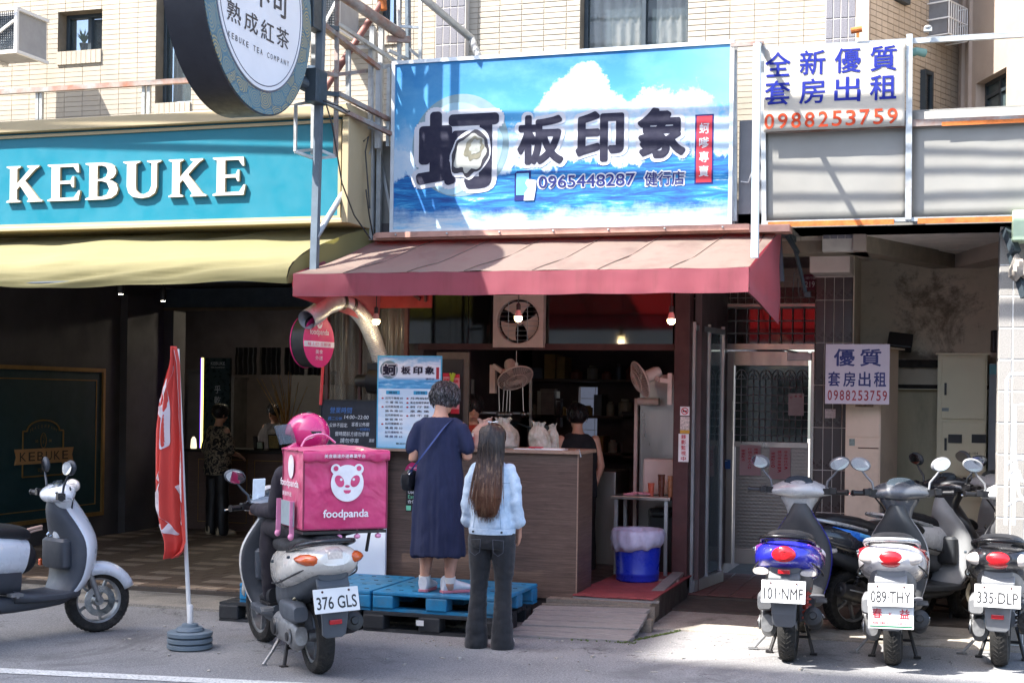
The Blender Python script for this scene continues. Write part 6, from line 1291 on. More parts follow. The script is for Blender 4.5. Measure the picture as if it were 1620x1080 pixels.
# small rental sign
x0, z0 = wx(1305, 638, 12.55), wz(1350, 639, 12.55); x1, z1 = wx(1408, 545, 12.55), wz(1350, 544, 12.55); w_, h_ = x1-x0, z1-z0
rsn = root('rental_sign', 'small lilac white rental sign with blue characters and a red number on the dark column', 'sign', (x0, 12.55, z0))
b = MB(); b.box((0, 0, 0), (w_, .012, h_)); b.build('board', pm('lilac_board', 'c0b4bd', .5, var=.04, scale=3), rsn, bevel=.003)
b = MB()
for i, ch in enumerate('優質'): put_text(b, ch, w_*(.13+.41*i), h_*.63, w_*.33, h_*.29, .003, .02, FM)
for i, ch in enumerate('套房出租'): put_text(b, ch, w_*(.045+.238*i), h_*.29, w_*.19, h_*.25, .003, .02, FM)
b.build('text', pm('dark_blue_ink', '1f2462', .5), rsn)
b = MB(); sdig(b, '0988253759', w_*.03, h_*.06, w_*.95, h_*.17, .003, FM); b.build('text', pm('dark_red_ink', '8f2530', .5), rsn)
b = MB(); b.bar((w_*.2, .012, h_*.5), (w_*.2, .44, h_*.5), .02); b.bar((w_*.7, .012, h_*.8), (w_*.7, .2, h_*.8), .02); b.build('bracket', M_alu, rsn)
notice(1305, 647, 1322, 661, KYF-.008, 'small torn white sticker on the dark tiled column', ('佳', '住'), m=pm('torn_white', 'b9b4b6', .7, var=.3, scale=50), tx=M_black)
# grey tiled pillar on the right
rp_ = root('tiled_pillar', 'grey granite tiled pillar with white joints at the right edge', 'pillar', (.215, 11.2, 0))
b = MB(); b.box((.22, 11.2, 0), (.95, 11.75, 3.12)); b.build('core', M_white, rp_, world=True)
tiles(rp_, (.22, 11.196, .02), (1, 0, 0), (0, 0, 1), .72, 3.08, .1, .235, .008, M_tile_pillar, thick=.012)
tiles(rp_, (.216, 11.75, .02), (0, -1, 0), (0, 0, 1), .55, 3.08, .1, .235, .008, M_tile_pillar, thick=.012)
gr = root('white_railing', 'white curved metal railing in front of the grey pillar', 'railing', (.35, 11.0, .6))
b = MB(); Yg = 11.05
for pts in (((1591, 830), (1593, 600), (1598, 592), (1620, 592)), ((1604, 830), (1606, 640), (1640, 640)), ((1592, 735), (1605, 725), (1640, 728)), ((1592, 800), (1610, 790), (1640, 790)), ((1604, 700), (1612, 780), (1640, 820)), ((1593, 760), (1600, 745), (1612, 745), (1616, 760), (1640, 770))):
    b.tube([W(x, y, Y=Yg) for x, y in pts], .012, 8)
b.build('bars', M_white, gr, world=True, smooth=True)
tr = root('wall_box', 'pale green electric box with a dirty canvas bundle at the top of the grey pillar', 'electric box', tuple(W(1612, 365, Y=11.0)))
b = MB(); q = W(1624, 352, Y=11.0); b.box((q.x-.1, 10.9, q.z-.14), (q.x+.2, 11.15, q.z+.08)); b.build('box', pm('pale_green', 'a3b79c', .5, var=.08), tr, world=True, bevel=.01)
b = MB(); b.bar(W(1592, 362, Y=11.1), W(1607, 400, Y=11.0), .06); b.bar(W(1600, 400, Y=11.1), W(1622, 470, Y=11.0), .05); b.build('dark_strut', M_alu_dk, tr, world=True)
rings = []
for k in range(10):
    t_ = k/9; c_ = W(1596+28*t_, 432-10*sin(t_*3), Y=11.0); rings.append([(c_.x, c_.y+.05*cos(a)*(1+.3*sin(k+a*3)), c_.z+(.04+.05*sin(t_*3))*sin(a)*(1+.25*cos(a*2+k))) for a in [2*pi*j/14 for j in range(14)]])
b = MB(); b.loft(rings); b.build('canvas', pm('dirty_canvas', '8d857c', .9, var=.35, scale=15, bump=.8, bscale=30), tr, world=True, smooth=True)

# ================================================================ pallets and ramp
def pallet(x0, y0, x1, y1, z0, h_, m, name, lab, blocks, rz=0, holes_=False, plank=9, deck_gap=.0):
    r = root(name, lab, 'pallet', ((x0+x1)/2, (y0+y1)/2, z0), rz); L_, D_ = (x1-x0)/2, (y1-y0)/2
    if plank == 1:
        nx = 30; me = None; b = MB(); b.box((-L_, -D_, h_-.03), (L_, D_, h_)); b.build('deck', m, r, bevel=.008)
        b = MB()
        for i in range(9):
            for j in range(4): b.cbox((-L_+.08+i*(2*L_-.16)/8, -D_+.12+j*(2*D_-.24)/3, h_+.001), (.035, .012, .003))
        tag(b.build('drain_slot', M_black, r), kind='stuff')
    else:
        me = MB().box((-L_, -.5*(2*D_/plank)+.012, 0), (L_, .5*(2*D_/plank)-.012, .022)).mesh('slat', m)
        for j in range(plank): piece('slat', me, r, (0, -D_+(j+.5)*2*D_/plank, h_-.022))
    for fy in (-D_+.07, 0, D_-.07):
        for k in range(blocks):
            b = MB(); w_ = .17; xx = -L_+w_/2+k*(2*L_-w_)/(blocks-1); hh = h_-.03 if plank == 1 else h_-.022
            b.box((xx-w_/2, fy-.07, .02), (xx+w_/2, fy+.07, hh)); b.build('block', m, r, bevel=.01)
    for fy in (-D_+.07, D_-.07): MB().box((-L_, fy-.06, 0), (L_, fy+.06, .02)).build('runner', m, r)
    return r
pl_x0 = wx(345, 998, 9.95) if False else -5.32
pallet(-5.62, 10.02, -4.42, 10.9, 0, .15, M_pallet_black, 'plastic_pallet', 'black plastic pallet at the left end under the blue one behind the delivery scooter', 3, plank=7)
pallet(-4.38, 10.02, -3.3, 10.9, 0, .15, M_pallet_black, 'plastic_pallet', 'black plastic pallet on the asphalt under the women\'s blue platform', 3, plank=7)
pallet(-5.46, 10.06, -4.34, 11.0, .152, .15, M_pallet_blue, 'plastic_pallet', 'bright blue plastic pallet behind the delivery scooter', 3, plank=1)
pallet(-4.32, 10.06, -3.28, 11.0, .152, .15, M_pallet_blue, 'plastic_pallet', 'bright blue plastic pallet the grey haired woman stands on', 3, plank=1)
stand('pallet_label', 'small white label on the end of a black pallet block', 'label', MB().box((wx(664, 985, 10.0)-.03, 10.0, .07), (wx(664, 985, 10.0)+.03, 10.006, .11)), M_white)
rm = root('plank_ramp', 'low ramp of weathered grey planks up to the shop entrance', 'ramp', (-2.8, 10.5, 0))
ra0, ra1 = W(808, 1003, Z=.02), W(1000, 1012, Z=.02); rb0, rb1 = W(855, 955, Z=.17), W(1030, 960, Z=.17)
n = 6
for i in range(n):
    t0, t1 = i/n, (i+1)/n-.02
    a = ra0.lerp(rb0, t0); c = ra1.lerp(rb1, t0); d_ = ra0.lerp(rb0, t1); e = ra1.lerp(rb1, t1); jz = rnd.uniform(-.006, .006)
    dn = Vector((0, 0, -.03)); up = Vector((0, 0, jz)); j1 = Vector((rnd.uniform(-.03, .03), 0, 0))
    vs4 = [a+up+j1, c+up+j1, e+up, d_+up]; b = MB(); b.add([v+dn for v in vs4]+vs4, [(0, 3, 2, 1), (4, 5, 6, 7), (0, 1, 5, 4), (1, 2, 6, 5), (2, 3, 7, 6), (3, 0, 4, 7)]); b.build('plank', M_plank, rm, world=True, bevel=.004)
b = MB(); b.bar(rb0+Vector((0, .04, -.06)), rb1+Vector((0.02, .04, -.06)), .05, .12); b.build('support', M_plankend, rm, world=True)
b = MB(); b.box((-3.2, 10.98, 0), (-2.35, 11.12, .19)); b.build('sill', M_plankend, rm, world=True)
b = MB(); b.box((-3.0, 11.05, .19), (-2.3, 11.1, .205)); b.build('edge_strip', M_plank, rm, world=True)
pa, pb_ = W(1026, 985, Z=.03), W(1082, 925, Z=.12); b = MB(); b.bar(pa+Vector((0, 0, .08)), pb_+Vector((0, .1, .06)), .05, .15); b.build('side_board', M_plankend, rm, world=True, bevel=.004)
b = MB(); b.bar(pa+Vector((-.02, -.02, .165)), pb_+Vector((-.02, .1, .145)), .1, .02); b.build('edge_strip', M_plank, rm, world=True)
b = MB(); q = W(1020, 1000, Z=0); b.box((q.x-.03, q.y, 0), (q.x+.05, q.y+.08, .1)); b.build('support', M_plankend, rm, world=True)

# ================================================================ flag
fl = root('flag_banner', 'limp red feather banner with white characters on a white pole in a water filled base', 'flag', tuple(W(300, 1025, Z=0)))
fx, fy = fl.location.x, fl.location.y
pb2 = Vector((fx, fy, 0)); top = W(282, 552, Y=fy)
b = MB()
for z0_ in (0.0, .042, .084):
    b.lathe([(.145, z0_+.003), (.158, z0_+.01), (.158, z0_+.034), (.145, z0_+.040)], 40, Matrix.Translation((fx, fy, 0)))
b.build('base_disc', pm('blue_grey_plastic', '66747f', .55, var=.12, dirt=.15), fl, world=True, smooth=True)
b = MB(); b.lathe([(.09, .124), (.1, .13), (.09, .15), (.06, .155), (.055, .175), (.03, .18)], 32, Matrix.Translation((fx, fy, 0))); b.build('base_cap', pm('blue_grey_plastic', '66747f', .55), fl, world=True, smooth=True)
b = MB(); b.tube([(fx, fy, .15), tuple(pb2.lerp(top, .35)), tuple(pb2.lerp(top, .7)), tuple(top)], [.017, .014, .011, .008], 12); b.lathe([(.02, .15), (.02, .3), (.015, .31)], 14, Matrix.Translation((fx, fy, 0))); b.build('pole', M_white, fl, world=True, smooth=True)
M_flag = cloth('flag_red', 'e2544a', 'e85a42', .35, .08, 'b03a38'); M_flagw = cloth('flag_white', 'dfd9de', 'cfc0c4', .3, .05, 'bbb3b8')
# outline of the hanging cloth in the picture plane of the pole (left edge, right edge) by height
prof_f = [(548, 279, 283), (575, 274, 289), (600, 265, 291), (640, 254, 294), (680, 249, 296), (720, 248, 298), (760, 248, 299), (800, 249, 301), (830, 255, 303), (855, 264, 305), (870, 268, 300), (881, 272, 284)]
def fp(u, v):
    k = v*(len(prof_f)-1); i = min(len(prof_f)-2, int(k)); t_ = k-i; y = prof_f[i][0]*(1-t_)+prof_f[i+1][0]*t_; l = prof_f[i][1]*(1-t_)+prof_f[i+1][1]*t_; r_ = prof_f[i][2]*(1-t_)+prof_f[i+1][2]*t_
    p = W(l+(r_-l)*u, y, Y=fy); p.y += -.06+.05*sin(u*9.0+v*2.2)*(.3+v)+.02*sin(u*23+v*5); return p
b = MB(); b.grid(lambda u, v: fp(u, v), 60, 70); b.build('cloth', M_flag, fl, world=True, smooth=True, auto=False, solid=.002)
def fpoly(pts, m, dz=-.012):
    b = MB(); P_ = []
    us = [p[0] for p in pts]; n_ = 14
    # strips along a spine of (u, v, half width)
    ring = []
    for k in range(len(pts)-1):
        for j in range(6):
            t_ = j/6; ring.append(tuple(pts[k][i]*(1-t_)+pts[k+1][i]*t_ for i in range(3)))
    ring.append(pts[-1]); vs2 = []
    for i, (u, v, w_) in enumerate(ring):
        a, c = ring[max(0, i-1)], ring[min(len(ring)-1, i+1)]; du_, dv_ = c[0]-a[0], (c[1]-a[1])*5; L_ = math.hypot(du_, dv_) or 1; nu, nv = -dv_/L_*w_, du_/L_*w_/5
        for s_ in (-1, 1):
            q = fp(min(1, max(0, u+s_*nu)), min(1, max(0, v+s_*nv))); q.y += dz; vs2.append(q)
    b.add(vs2, [(2*i, 2*i+1, 2*i+3, 2*i+2) for i in range(len(ring)-1)]); return b.build('character', m, fl, world=True, smooth=True, auto=False)
fpoly([(.5, .10, .16), (.3, .22, .14), (.1, .27, .12)], M_flagw); fpoly([(.35, .19, .1), (.5, .30, .1), (.48, .40, .14), (.4, .43, .02)], M_flagw); fpoly([(.12, .27, .12), (.2, .30, .1), (.3, .27, .05)], M_flagw)
fpoly([(.2, .52, .12), (.3, .545, .1), (.14, .60, .08), (.03, .62, .05)], M_flagw); fpoly([(.05, .58, .1), (.2, .68, .11), (.45, .75, .12), (.62, .78, .02)], M_flagw); fpoly([(.02, .72, .1), (.08, .80, .08), (.13, .87, .03)], M_flagw)
fpoly([(.72, .56, .06), (.86, .62, .08), (.78, .70, .07), (.9, .72, .05)], M_flagw); fpoly([(.96, .02, .03), (.9, .12, .08), (.9, .3, .07), (.93, .5, .05), (.95, .62, .01)], M_flagw)
# ================================================================ scooters
M_chrome = pm('chrome', 'c9ccce', .12, 1, var=.05)
M_mirror = pm('mirror_glass', 'dfe6ea', .03, 1, var=.02)
M_engine = pm('engine_alloy', '8e8f90', .45, .6, var=.25, scale=14, dirt=.35, dirtcol='3f3b36', bump=.2)
M_exh = pm('exhaust_black', '2a2a2b', .45, .3, var=.3, dirt=.3, dirtcol='6a6258')
M_seat = pm('seat_vinyl', '1b1c20', .5, var=.2, bump=.25, bscale=220)
M_platew = pm('plate_white', 'd6d7d6', .45, var=.04, dirt=.1)
M_redlens = pm('red_lens', 'b3141c', .15, var=.15, scale=60, coat=.6)
M_amber = pm('amber_lens', 'c8561a', .18, var=.2, scale=60, coat=.6)
M_clear = pm('clear_lens', 'cfc6bf', .12, .2, var=.2, scale=70, coat=.6)
M_dash = pm('dash_glass', '39424a', .1, .1, coat=.5)
def sring(y, zc, w, h, e=2.6, n=28, ztilt=0.0, flatb=1.0, xo=0):
    out = []
    for j in range(n):
        a = 2*pi*j/n; c, s = cos(a), sin(a); x = math.copysign(abs(c)**(2/e), c)*w; z = math.copysign(abs(s)**(2/e), s)*h*(flatb if s < 0 else 1)
        out.append((x+xo, y+ztilt*z, zc+z))
    return out
def zring(z, yc, w, d, e=2.4, n=28, bow=0.0):
    out = []
    for j in range(n):
        a = 2*pi*j/n; c, s = cos(a), sin(a); x = math.copysign(abs(c)**(2/e), c)*w; y = math.copysign(abs(s)**(2/e), s)*d
        out.append((x, yc+y-bow*(x/w)**2, z))
    return out
def smoothl(keys, n):
    """linear keys densified with a smooth curve"""
    out = []
    for i in range(n+1):
        t_ = i/n*(len(keys)-1); k = min(len(keys)-2, int(t_)); u = t_-k; a, b_, c_, d_ = keys[max(k-1, 0)], keys[k], keys[k+1], keys[min(k+2, len(keys)-1)]
        out.append(tuple(.5*((2*q1)+(q2-q0)*u+(2*q0-5*q1+4*q2-q3)*u*u+(3*q1-q0-3*q2+q3)*u**3) for q0, q1, q2, q3 in zip(a, b_, c_, d_)))
    return out
def wheel(par, name, y, r, w, M=None, disc=False, z=None):
    z = z or r; o = root('x', None, None); o.name = name; o.parent = par; o.location = (0, 0, 0); M = (M or Matrix()) @ Matrix.Translation((0, y, z)) @ Matrix.Rotation(pi/2, 4, 'Y')
    b = MB(); prof = [(r*.70, -w*.42), (r*.82, -w*.5), (r*.93, -w*.44), (r*.985, -w*.25), (r, 0), (r*.985, w*.25), (r*.93, w*.44), (r*.82, w*.5), (r*.70, w*.42)]; b.lathe(prof, 48, M, caps=False)
    n = 44
    for k in range(n):
        a = 2*pi*k/n
        for s_ in (-1, 1):
            p = M @ Vector((r*.975*cos(a), r*.975*sin(a), s_*w*.28)); q = M @ Vector((r*1.004*cos(a+.09), r*1.004*sin(a+.09), s_*w*.05)); b.bar(p, q, .007, .006)
    b.build('tyre', M_rubber, o, smooth=True)
    b = MB(); b.lathe([(r*.70, -w*.42), (r*.73, -w*.36), (r*.64, -w*.3), (r*.64, w*.3), (r*.73, w*.36), (r*.70, w*.42)], 40, M, caps=False); b.lathe([(.035, -w*.5), (.045, 0), (.035, w*.5)], 20, M)
    for k in range(5):
        a = 2*pi*k/5
        b.bar(M @ Vector((.03*cos(a), .03*sin(a), 0)), M @ Vector((r*.66*cos(a+.2), r*.66*sin(a+.2), 0)), .03, .018)
    b.build('rim', M_engine, o, smooth=True)
    if disc: b = MB(); b.lathe([(r*.28, w*.55), (r*.48, w*.55), (r*.48, w*.6), (r*.28, w*.6)], 36, M, caps=False); b.build('brake_disc', M_chrome, o)
    return o
def spring(mb, p, q, r, turns=8, wire=.007):
    p, q = Vector(p), Vector(q); d = (q-p); L = d.length; d.normalize(); u = d.cross(Vector((0, 1, .2))).normalized(); v = d.cross(u)
    mb.tube([p+d*(L*i/(turns*10))+u*(r*cos(2*pi*i/10))+v*(r*sin(2*pi*i/10)) for i in range(turns*10+1)], wire, 5); mb.tube([p-d*.04, q+d*.04], r*.5, 8)
def scooter(label, loc, rz, body, plate=None, trim='33363a', inner='3a3d42', accent=None, steer=0.0, lean=0.0, tail='band', kick='stand', stripe=None, spr='2a2a2c', seatz=0.0, mirror=1.0, headc=None, dash=None, plate_sub=None, rail='b7babc', sig=None, mist=(0, 0), tm=None, hz=0.0):
    r = root('scooter', label, 'scooter', loc, rz, 'scooters parked at the kerb'); r.rotation_euler = (0, lean, rz)
    MBd = pm('scooter_paint_'+body, body, .28, .05, var=.07, scale=3, coat=.7, dirt=.12, dirtcol='5d5850'); MT = pm('scooter_trim_'+trim, trim, .5, .05, var=.12, scale=5, bump=.1, bscale=150, dirt=.15, dirtcol='6b665f')
    MI = pm('scooter_inner_'+inner, inner, .55, 0, var=.12, scale=4, dirt=.2, dirtcol='6b665f'); MA = pm('scooter_paint_'+accent, accent, .28, .05, var=.07, coat=.7) if accent else MBd; MH = pm('scooter_paint_'+headc, headc, .3, .05, var=.07, coat=.6, dirt=.1) if headc else MBd
    ST = Matrix.Translation((0, 1.08, 0)) @ Matrix.Rotation(steer, 4, 'Z') @ Matrix.Translation((0, -1.08, 0))
    ST0 = ST.copy()
    wheel(r, 'rear_wheel', 0, .245, .12); wheel(r, 'front_wheel', 1.27, .24, .105, ST, True)
    # tail body: two shells, coloured above and trim below
    keys = [(.66, .60, .12, .13), (.5, .62, .16, .15), (.3, .645, .195, .15), (.1, .675, .22, .14), (-.12, .715, .225, .125), (-.30, .755, .20, .105), (-.42, .78, .155, .075), (-.475, .79, .09, .04)]
    ks = smoothl(keys, 22); b = MB(); b.loft([sring(y, z, w, h, 2.5, ztilt=.22) for y, z, w, h in ks]); b.build('tail_cover', MBd, r, smooth=True)
    ks = smoothl([(.62, .45, .10, .12), (.4, .49, .135, .13), (.1, .54, .155, .12), (-.15, .60, .15, .09), (-.33, .66, .125, .06), (-.40, .68, .09, .03)], 14); b = MB(); b.loft([sring(y, z, w, h, 2.8) for y, z, w, h in ks]); b.build('side_cover', MT, r, smooth=True)
    if accent:
        for s_ in (-1, 1):
            b = MB(); b.grid(lambda u, v: (s_*(.224-.02*(u-.3)**2*4-.05*max(0, u-.7)*3+.006), .25-.55*u, .63+.16*u+(.075*v)*(1-u*.3)), 14, 3); b.build('side_panel', MA, r, smooth=True, solid=.006)
    if stripe:
        for s_ in (-1, 1):
            b = MB(); b.grid(lambda u, v: (s_*(.231-.02*(u-.3)**2*4-.055*max(0, u-.7)*3+.008), .2-.42*u, .69+.10*u+(.018+.02*u)*v), 12, 2); b.build('decal', pm('decal_'+stripe, stripe, .4), r, smooth=True, solid=.003)
    # seat
    ks = smoothl([(.70, .765, .07, .03), (.62, .785, .11, .05), (.4, .805, .145, .058), (.18, .80, .15, .055), (.02, .835, .155, .062), (-.2, .875, .14, .052), (-.31, .885, .09, .03)], 20); b = MB(); b.loft([sring(y, z+seatz, w, h, 2.5, flatb=1.2) for y, z, w, h in ks]); b.build('seat', M_seat, r, smooth=True)
    b = MB(); MR = pm('rail_'+rail, rail, .3, .5, var=.08)
    b.tube([(x, y, z) for x, y, z in smoothl([(-.165, .02, .80), (-.175, -.2, .85), (-.15, -.38, .885), (-.07, -.46, .90), (.07, -.46, .90), (.15, -.38, .885), (.175, -.2, .85), (.165, .02, .80)], 30)], .015, 10); b.build('grab_rail', MR, r, smooth=True)
    # floor and leg shield
    b = MB(); ks = [(.55, .33, .14, .05), (.7, .315, .18, .035), (.95, .315, .19, .035), (1.05, .34, .17, .05)]; b.loft([sring(y, z, w, h, 4) for y, z, w, h in smoothl(ks, 10)]); b.build('footboard', MT, r, smooth=True)
    ks = smoothl([(.30, 1.0, .17, .06), (.42, 1.08, .21, .075), (.56, 1.11, .235, .09), (.70, 1.11, .225, .10), (.82, 1.07, .175, .10), (.93, 1.02, .105, .09), (1.03, .985, .06, .05)], 18)
    b = MB(); b.loft([zring(z, y+.03, w, d, 2.2, bow=.06) for z, y, w, d in ks]); b.build('front_shield', MBd, r, smooth=True)
    b = MB(); b.loft([zring(z, y-.05-d*.35, w*.97, d*.7, 3.0, bow=-.03) for z, y, w, d in ks]); b.build('inner_shield', MI, r, smooth=True)
    b = MB(); b.cbox((.06, .955, .80), (.06, .03, .05)); b.tube([(.07, .94, .84), (.07, .93, .84)], .022, 14); b.build('key_lock', M_chrome, r, smooth=True)
    # lower keel
    b = MB(); ks = [(.2, .30, .09, .07), (.5, .27, .12, .06), (.9, .28, .13, .05), (1.02, .32, .1, .06)]; b.loft([sring(y, z, w, h, 3) for y, z, w, h in smoothl(ks, 10)]); b.build('keel', MT, r, smooth=True)
    # headset, bars
    b = MB(); ks = smoothl([(-.235, 1.115, .035, .022), (-.19, 1.125, .07, .04), (-.10, 1.135, .105, .065), (0, 1.135, .12, .075), (.10, 1.135, .105, .065), (.19, 1.125, .07, .04), (.235, 1.115, .035, .022)], 26)
    b.loft([[(x, .965+a*cos(q), z+c*sin(q)+.12*a*cos(q)) for q in [2*pi*j/20 for j in range(20)]] for x, z, a, c in ks]); b.loft([zring(z, .985, w, d, 2.2) for z, w, d in smoothl([(.80, .07, .045), (.90, .08, .055), (.99, .10, .07), (1.06, .145, .085), (1.12, .17, .09)], 12)]); hc = b.build('handlebar_cover', MH, r, smooth=True)
    b = MB(); b.loft([[(x*(.11-.012*k), .935+y*(.062-.006*k), 1.193+.012*k+.03*y) for x, y in [(cos(2*pi*j/20), sin(2*pi*j/20)) for j in range(20)]] for k in range(2)]); dsh = b.build('dashboard', pm('dash_'+dash, dash, .2, coat=.4, var=.4, scale=30) if dash else M_dash, r, smooth=True)
    steerp = [hc, dsh]
    for s_ in (-1, 1):
        b = MB(); b.tube([(s_*.17, .95, 1.115), (s_*.24, .925, 1.12)], .016, 10); b.tube([(s_*.24, .925, 1.12), (s_*.36, .885, 1.125)], .019, 12); b.tube([(s_*.36, .885, 1.125), (s_*.375, .88, 1.125)], .023, 12); b.cbox((s_*.215, .925, 1.125), (.055, .05, .045)); steerp.append(b.build('grip', M_plastic_blk, r, smooth=True))
        b = MB(); b.tube([(s_*.21, .965, 1.115), (s_*.29, .985, 1.112), (s_*.385, .955, 1.11)], .007, 6); steerp.append(b.build('brake_lever', M_chrome, r, smooth=True))
        b = MB(); mx_, mz = s_*(.30+mist[0]), 1.335+mist[1]; b.tube([(s_*.205, .94, 1.14), (s_*.215, .945, 1.2), (s_*.26, .95, 1.25), (mx_, .955, mz-.03)], [.009, .009, .008, .007], 8)
        MM = Matrix.Translation((mx_, .955, mz)) @ Matrix.Rotation(s_*-.28, 4, 'Y') @ Matrix.Rotation(s_*.15-.0, 4, 'Z') @ Matrix.Rotation(.12, 4, 'X')
        b.ball((0, .01, 0), (.078*mirror, .028, .052*mirror), 20, 12, MM); m_ = b.build('mirror', MT, r, smooth=True); steerp.append(m_)
        b = MB(); b.add([(.068*mirror*cos(2*pi*j/24), -.0225+.004*abs(cos(2*pi*j/24))**2, .043*mirror*sin(2*pi*j/24)) for j in range(24)], [tuple(range(24))[::-1]], MM); g_ = b.build('glass', M_mirror, m_)
    b = MB(); b.tube([(-.06, 1.27, .24), (-.06, 1.13, .62)], .022, 10); b.tube([(.06, 1.27, .24), (.06, 1.13, .62)], .022, 10); steerp.append(b.build('fork', M_engine, r, smooth=True))
    b = MB(); b.loft([[(x*(.070+.016*sin(pi*k/10)), 1.27+q*cos(a), .24+q*sin(a)) for x, q in ((-1, .20), (-1.02, .235), (-.92, .268), (-.6, .284), (0, .29), (.6, .284), (.92, .268), (1.02, .235), (1, .20))] for k, a in [(k, rad(22+100*k/10)) for k in range(11)]], closed=False); steerp.append(b.build('front_fender', MBd, r, smooth=True, solid=.008, auto=False))
    ST = Matrix.Translation((0, 0, hz)) @ ST
    for o in steerp: o.matrix_local = (ST if 'fork' not in o.name and 'fender' not in o.name else ST0) @ o.matrix_local
    b = MB(); b.ball((0, 1.075, 1.10), (.085, .035, .05), 20, 12); b.build('headlight', M_clear, r, smooth=True)
    # rear lamp, signals
    tmm = tm or M_redlens
    if tail == 'band':
        b = MB(); b.ball((0, -.438, .775), (.105, .055, .062), 24, 14); b.build('tail_light', tmm, r, smooth=True)
        for s_ in (-1, 1): b = MB(); b.ball((s_*.118, -.405, .772), (.088, .052, .046), 22, 12); b.build('turn_signal', sig or M_clear, r, smooth=True)
    elif tail == 'split':
        b = MB(); b.loft([sring(y, .80, w, h, 3) for y, w, h in ((-.40, .07, .06), (-.46, .06, .05), (-.475, .045, .035))]); b.build('tail_light', M_clear, r, smooth=True)
        for s_ in (-1, 1): b = MB(); b.loft([sring(y, .785+.1*abs(xo-.1)*0, w, h, 1.6, xo=s_*xo) for y, w, h, xo in ((-.27, .02, .012, .19), (-.33, .045, .032, .175), (-.40, .055, .038, .15), (-.445, .045, .03, .125), (-.46, .02, .014, .115))]); b.build('turn_signal', M_amber, r, smooth=True)
    else:
        b = MB(); b.loft([[(x*w, y+.012*abs(x), .785+z*h) for x, z in [(cos(2*pi*j/20), sin(2*pi*j/20)) for j in range(20)]] for y, w, h in ((-.40, .095, .06), (-.492, .08, .05), (-.508, .05, .03))]); b.build('tail_light', tmm, r, smooth=True)
        for s_ in (-1, 1): b = MB(); b.loft([sring(y, .655, w, h, 2.5, xo=s_*.155) for y, w, h in ((-.28, .03, .02), (-.36, .06, .026), (-.40, .05, .018))]); b.build('turn_signal', M_clear, r, smooth=True)
    # number plate carrier, mudguard
    b = MB(); b.loft([[(-w, y, z), (w, y, z), (w, y+.035, z), (-w, y+.035, z)] for w, y, z in ((.10, -.36, .70), (.105, -.42, .62), (.09, -.43, .50), (.08, -.42, .38), (.075, -.40, .31), (.05, -.395, .29))]); b.build('rear_mudguard', MT, r, bevel=.008)
    b = MB(); b.cbox((0, -.432, .395 if tail != 'wing' else .665), (.08, .012, .03)); b.build('reflector', M_redlens, r, bevel=.004)
    if plate:
        PM = Matrix.Translation((0, -.462, .535)) @ Matrix.Rotation(rad(90-14), 4, 'X'); po = root('x', None, None); po.name = 'number_plate'; po.parent = r; po.location = (0, 0, 0)
        b = MB(); b.box((-.145, -.075, -.003), (.145, .075, .002), PM); b.build('plate', M_platew, po, bevel=.003)
        b = MB()
        put_text(b, plate, -.128, -.052, .256, .078, .0035, .012, PM); b.build('text', pm('plate_black', '1b1b1d', .5), po)
        b = MB()
        for x in (-.085, .085): b.lathe([(.008, .002), (.006, .008)], 8, PM @ Matrix.Translation((x, .056, 0)))
        b.build('screw', M_brownbeam, po)
        if plate_sub:
            P2 = Matrix.Translation((0, -.452, .385)) @ Matrix.Rotation(rad(86), 4, 'X'); b = MB(); b.box((-.145, -.072, -.003), (.145, .072, .002), P2); b.build('second_plate', M_platew, po, bevel=.003)
            b = MB(); put_text(b, plate_sub[0], -.12, -.005, .065, .065, .0035, .02, P2); put_text(b, plate_sub[1], .055, -.005, .065, .065, .0035, .02, P2); put_text(b, 'K', -.012, .01, .02, .025, .0035, 0, P2); b.build('text', M_redbox, po)
            b = MB(); b.box((-.135, -.062, .002), (.135, -.052, .003), P2); b.build('green_band', pm('plate_green', '2a6a4c', .5), po); b = MB(); put_text(b, '機車行 0800', -.12, -.045, .24, .02, .0035, 0, P2); b.build('text', M_redbox, po)
    # extra fittings
    for s_ in (-1, 1):
        b = MB(); b.tube(smoothl([(s_*.205, .30, .565), (s_*.228, .05, .60), (s_*.222, -.18, .66), (s_*.17, -.36, .725)], 16), .006, 6); b.build('panel_joint', M_black, r, smooth=True)
        b = MB(); b.cbox((s_*.19, .52, .36), (.07, .09, .02)); b.tube([(s_*.15, .52, .35), (s_*.23, .52, .35)], .012, 8); b.build('foot_peg', M_engine, r, smooth=True)
        b = MB(); b.cbox((s_*.262, .905, 1.13), (.05, .05, .05), .1); b.cbox((s_*.245, .885, 1.155), (.025, .02, .015)); o_ = b.build('switch_box', M_plastic_blk, r, bevel=.006); o_.matrix_local = ST
        b = MB()
        for y_, z_ in ((.2, .72), (-.2, .79), (.0, .615)): b.tube([(s_*.215, y_, z_), (s_*.232, y_, z_)], .009, 8)
        b.build('screw', M_alu_dk, r)
    b = MB(); b.loft([zring(z, .95, w, d, 4) for z, w, d in ((.50, .14, .03), (.52, .155, .045), (.70, .15, .05), (.72, .13, .03))]); b.build('glove_box', MT, r, smooth=True)
    b = MB(); b.tube([(.0, .905, .74), (0, .88, .73), (0, .87, .75), (0, .885, .765)], .006, 6); b.build('bag_hook', M_chrome, r, smooth=True)
    b = MB(); b.loft([[(x*w, y, z) for x in (-1, 1)] + [(x*w, y+.02, z+.01) for x in (1, -1)] for w, y, z in ((.07, .10, .50), (.075, -.12, .52), (.075, -.26, .45), (.07, -.30, .34))]); b.build('tyre_hugger', M_plastic_blk, r, bevel=.004)
    b = MB()
    for k in range(8): b.cbox((.205-.002*abs(k-3.5), .12-.04*k, .275+.012*k), (.006, .012, .06))
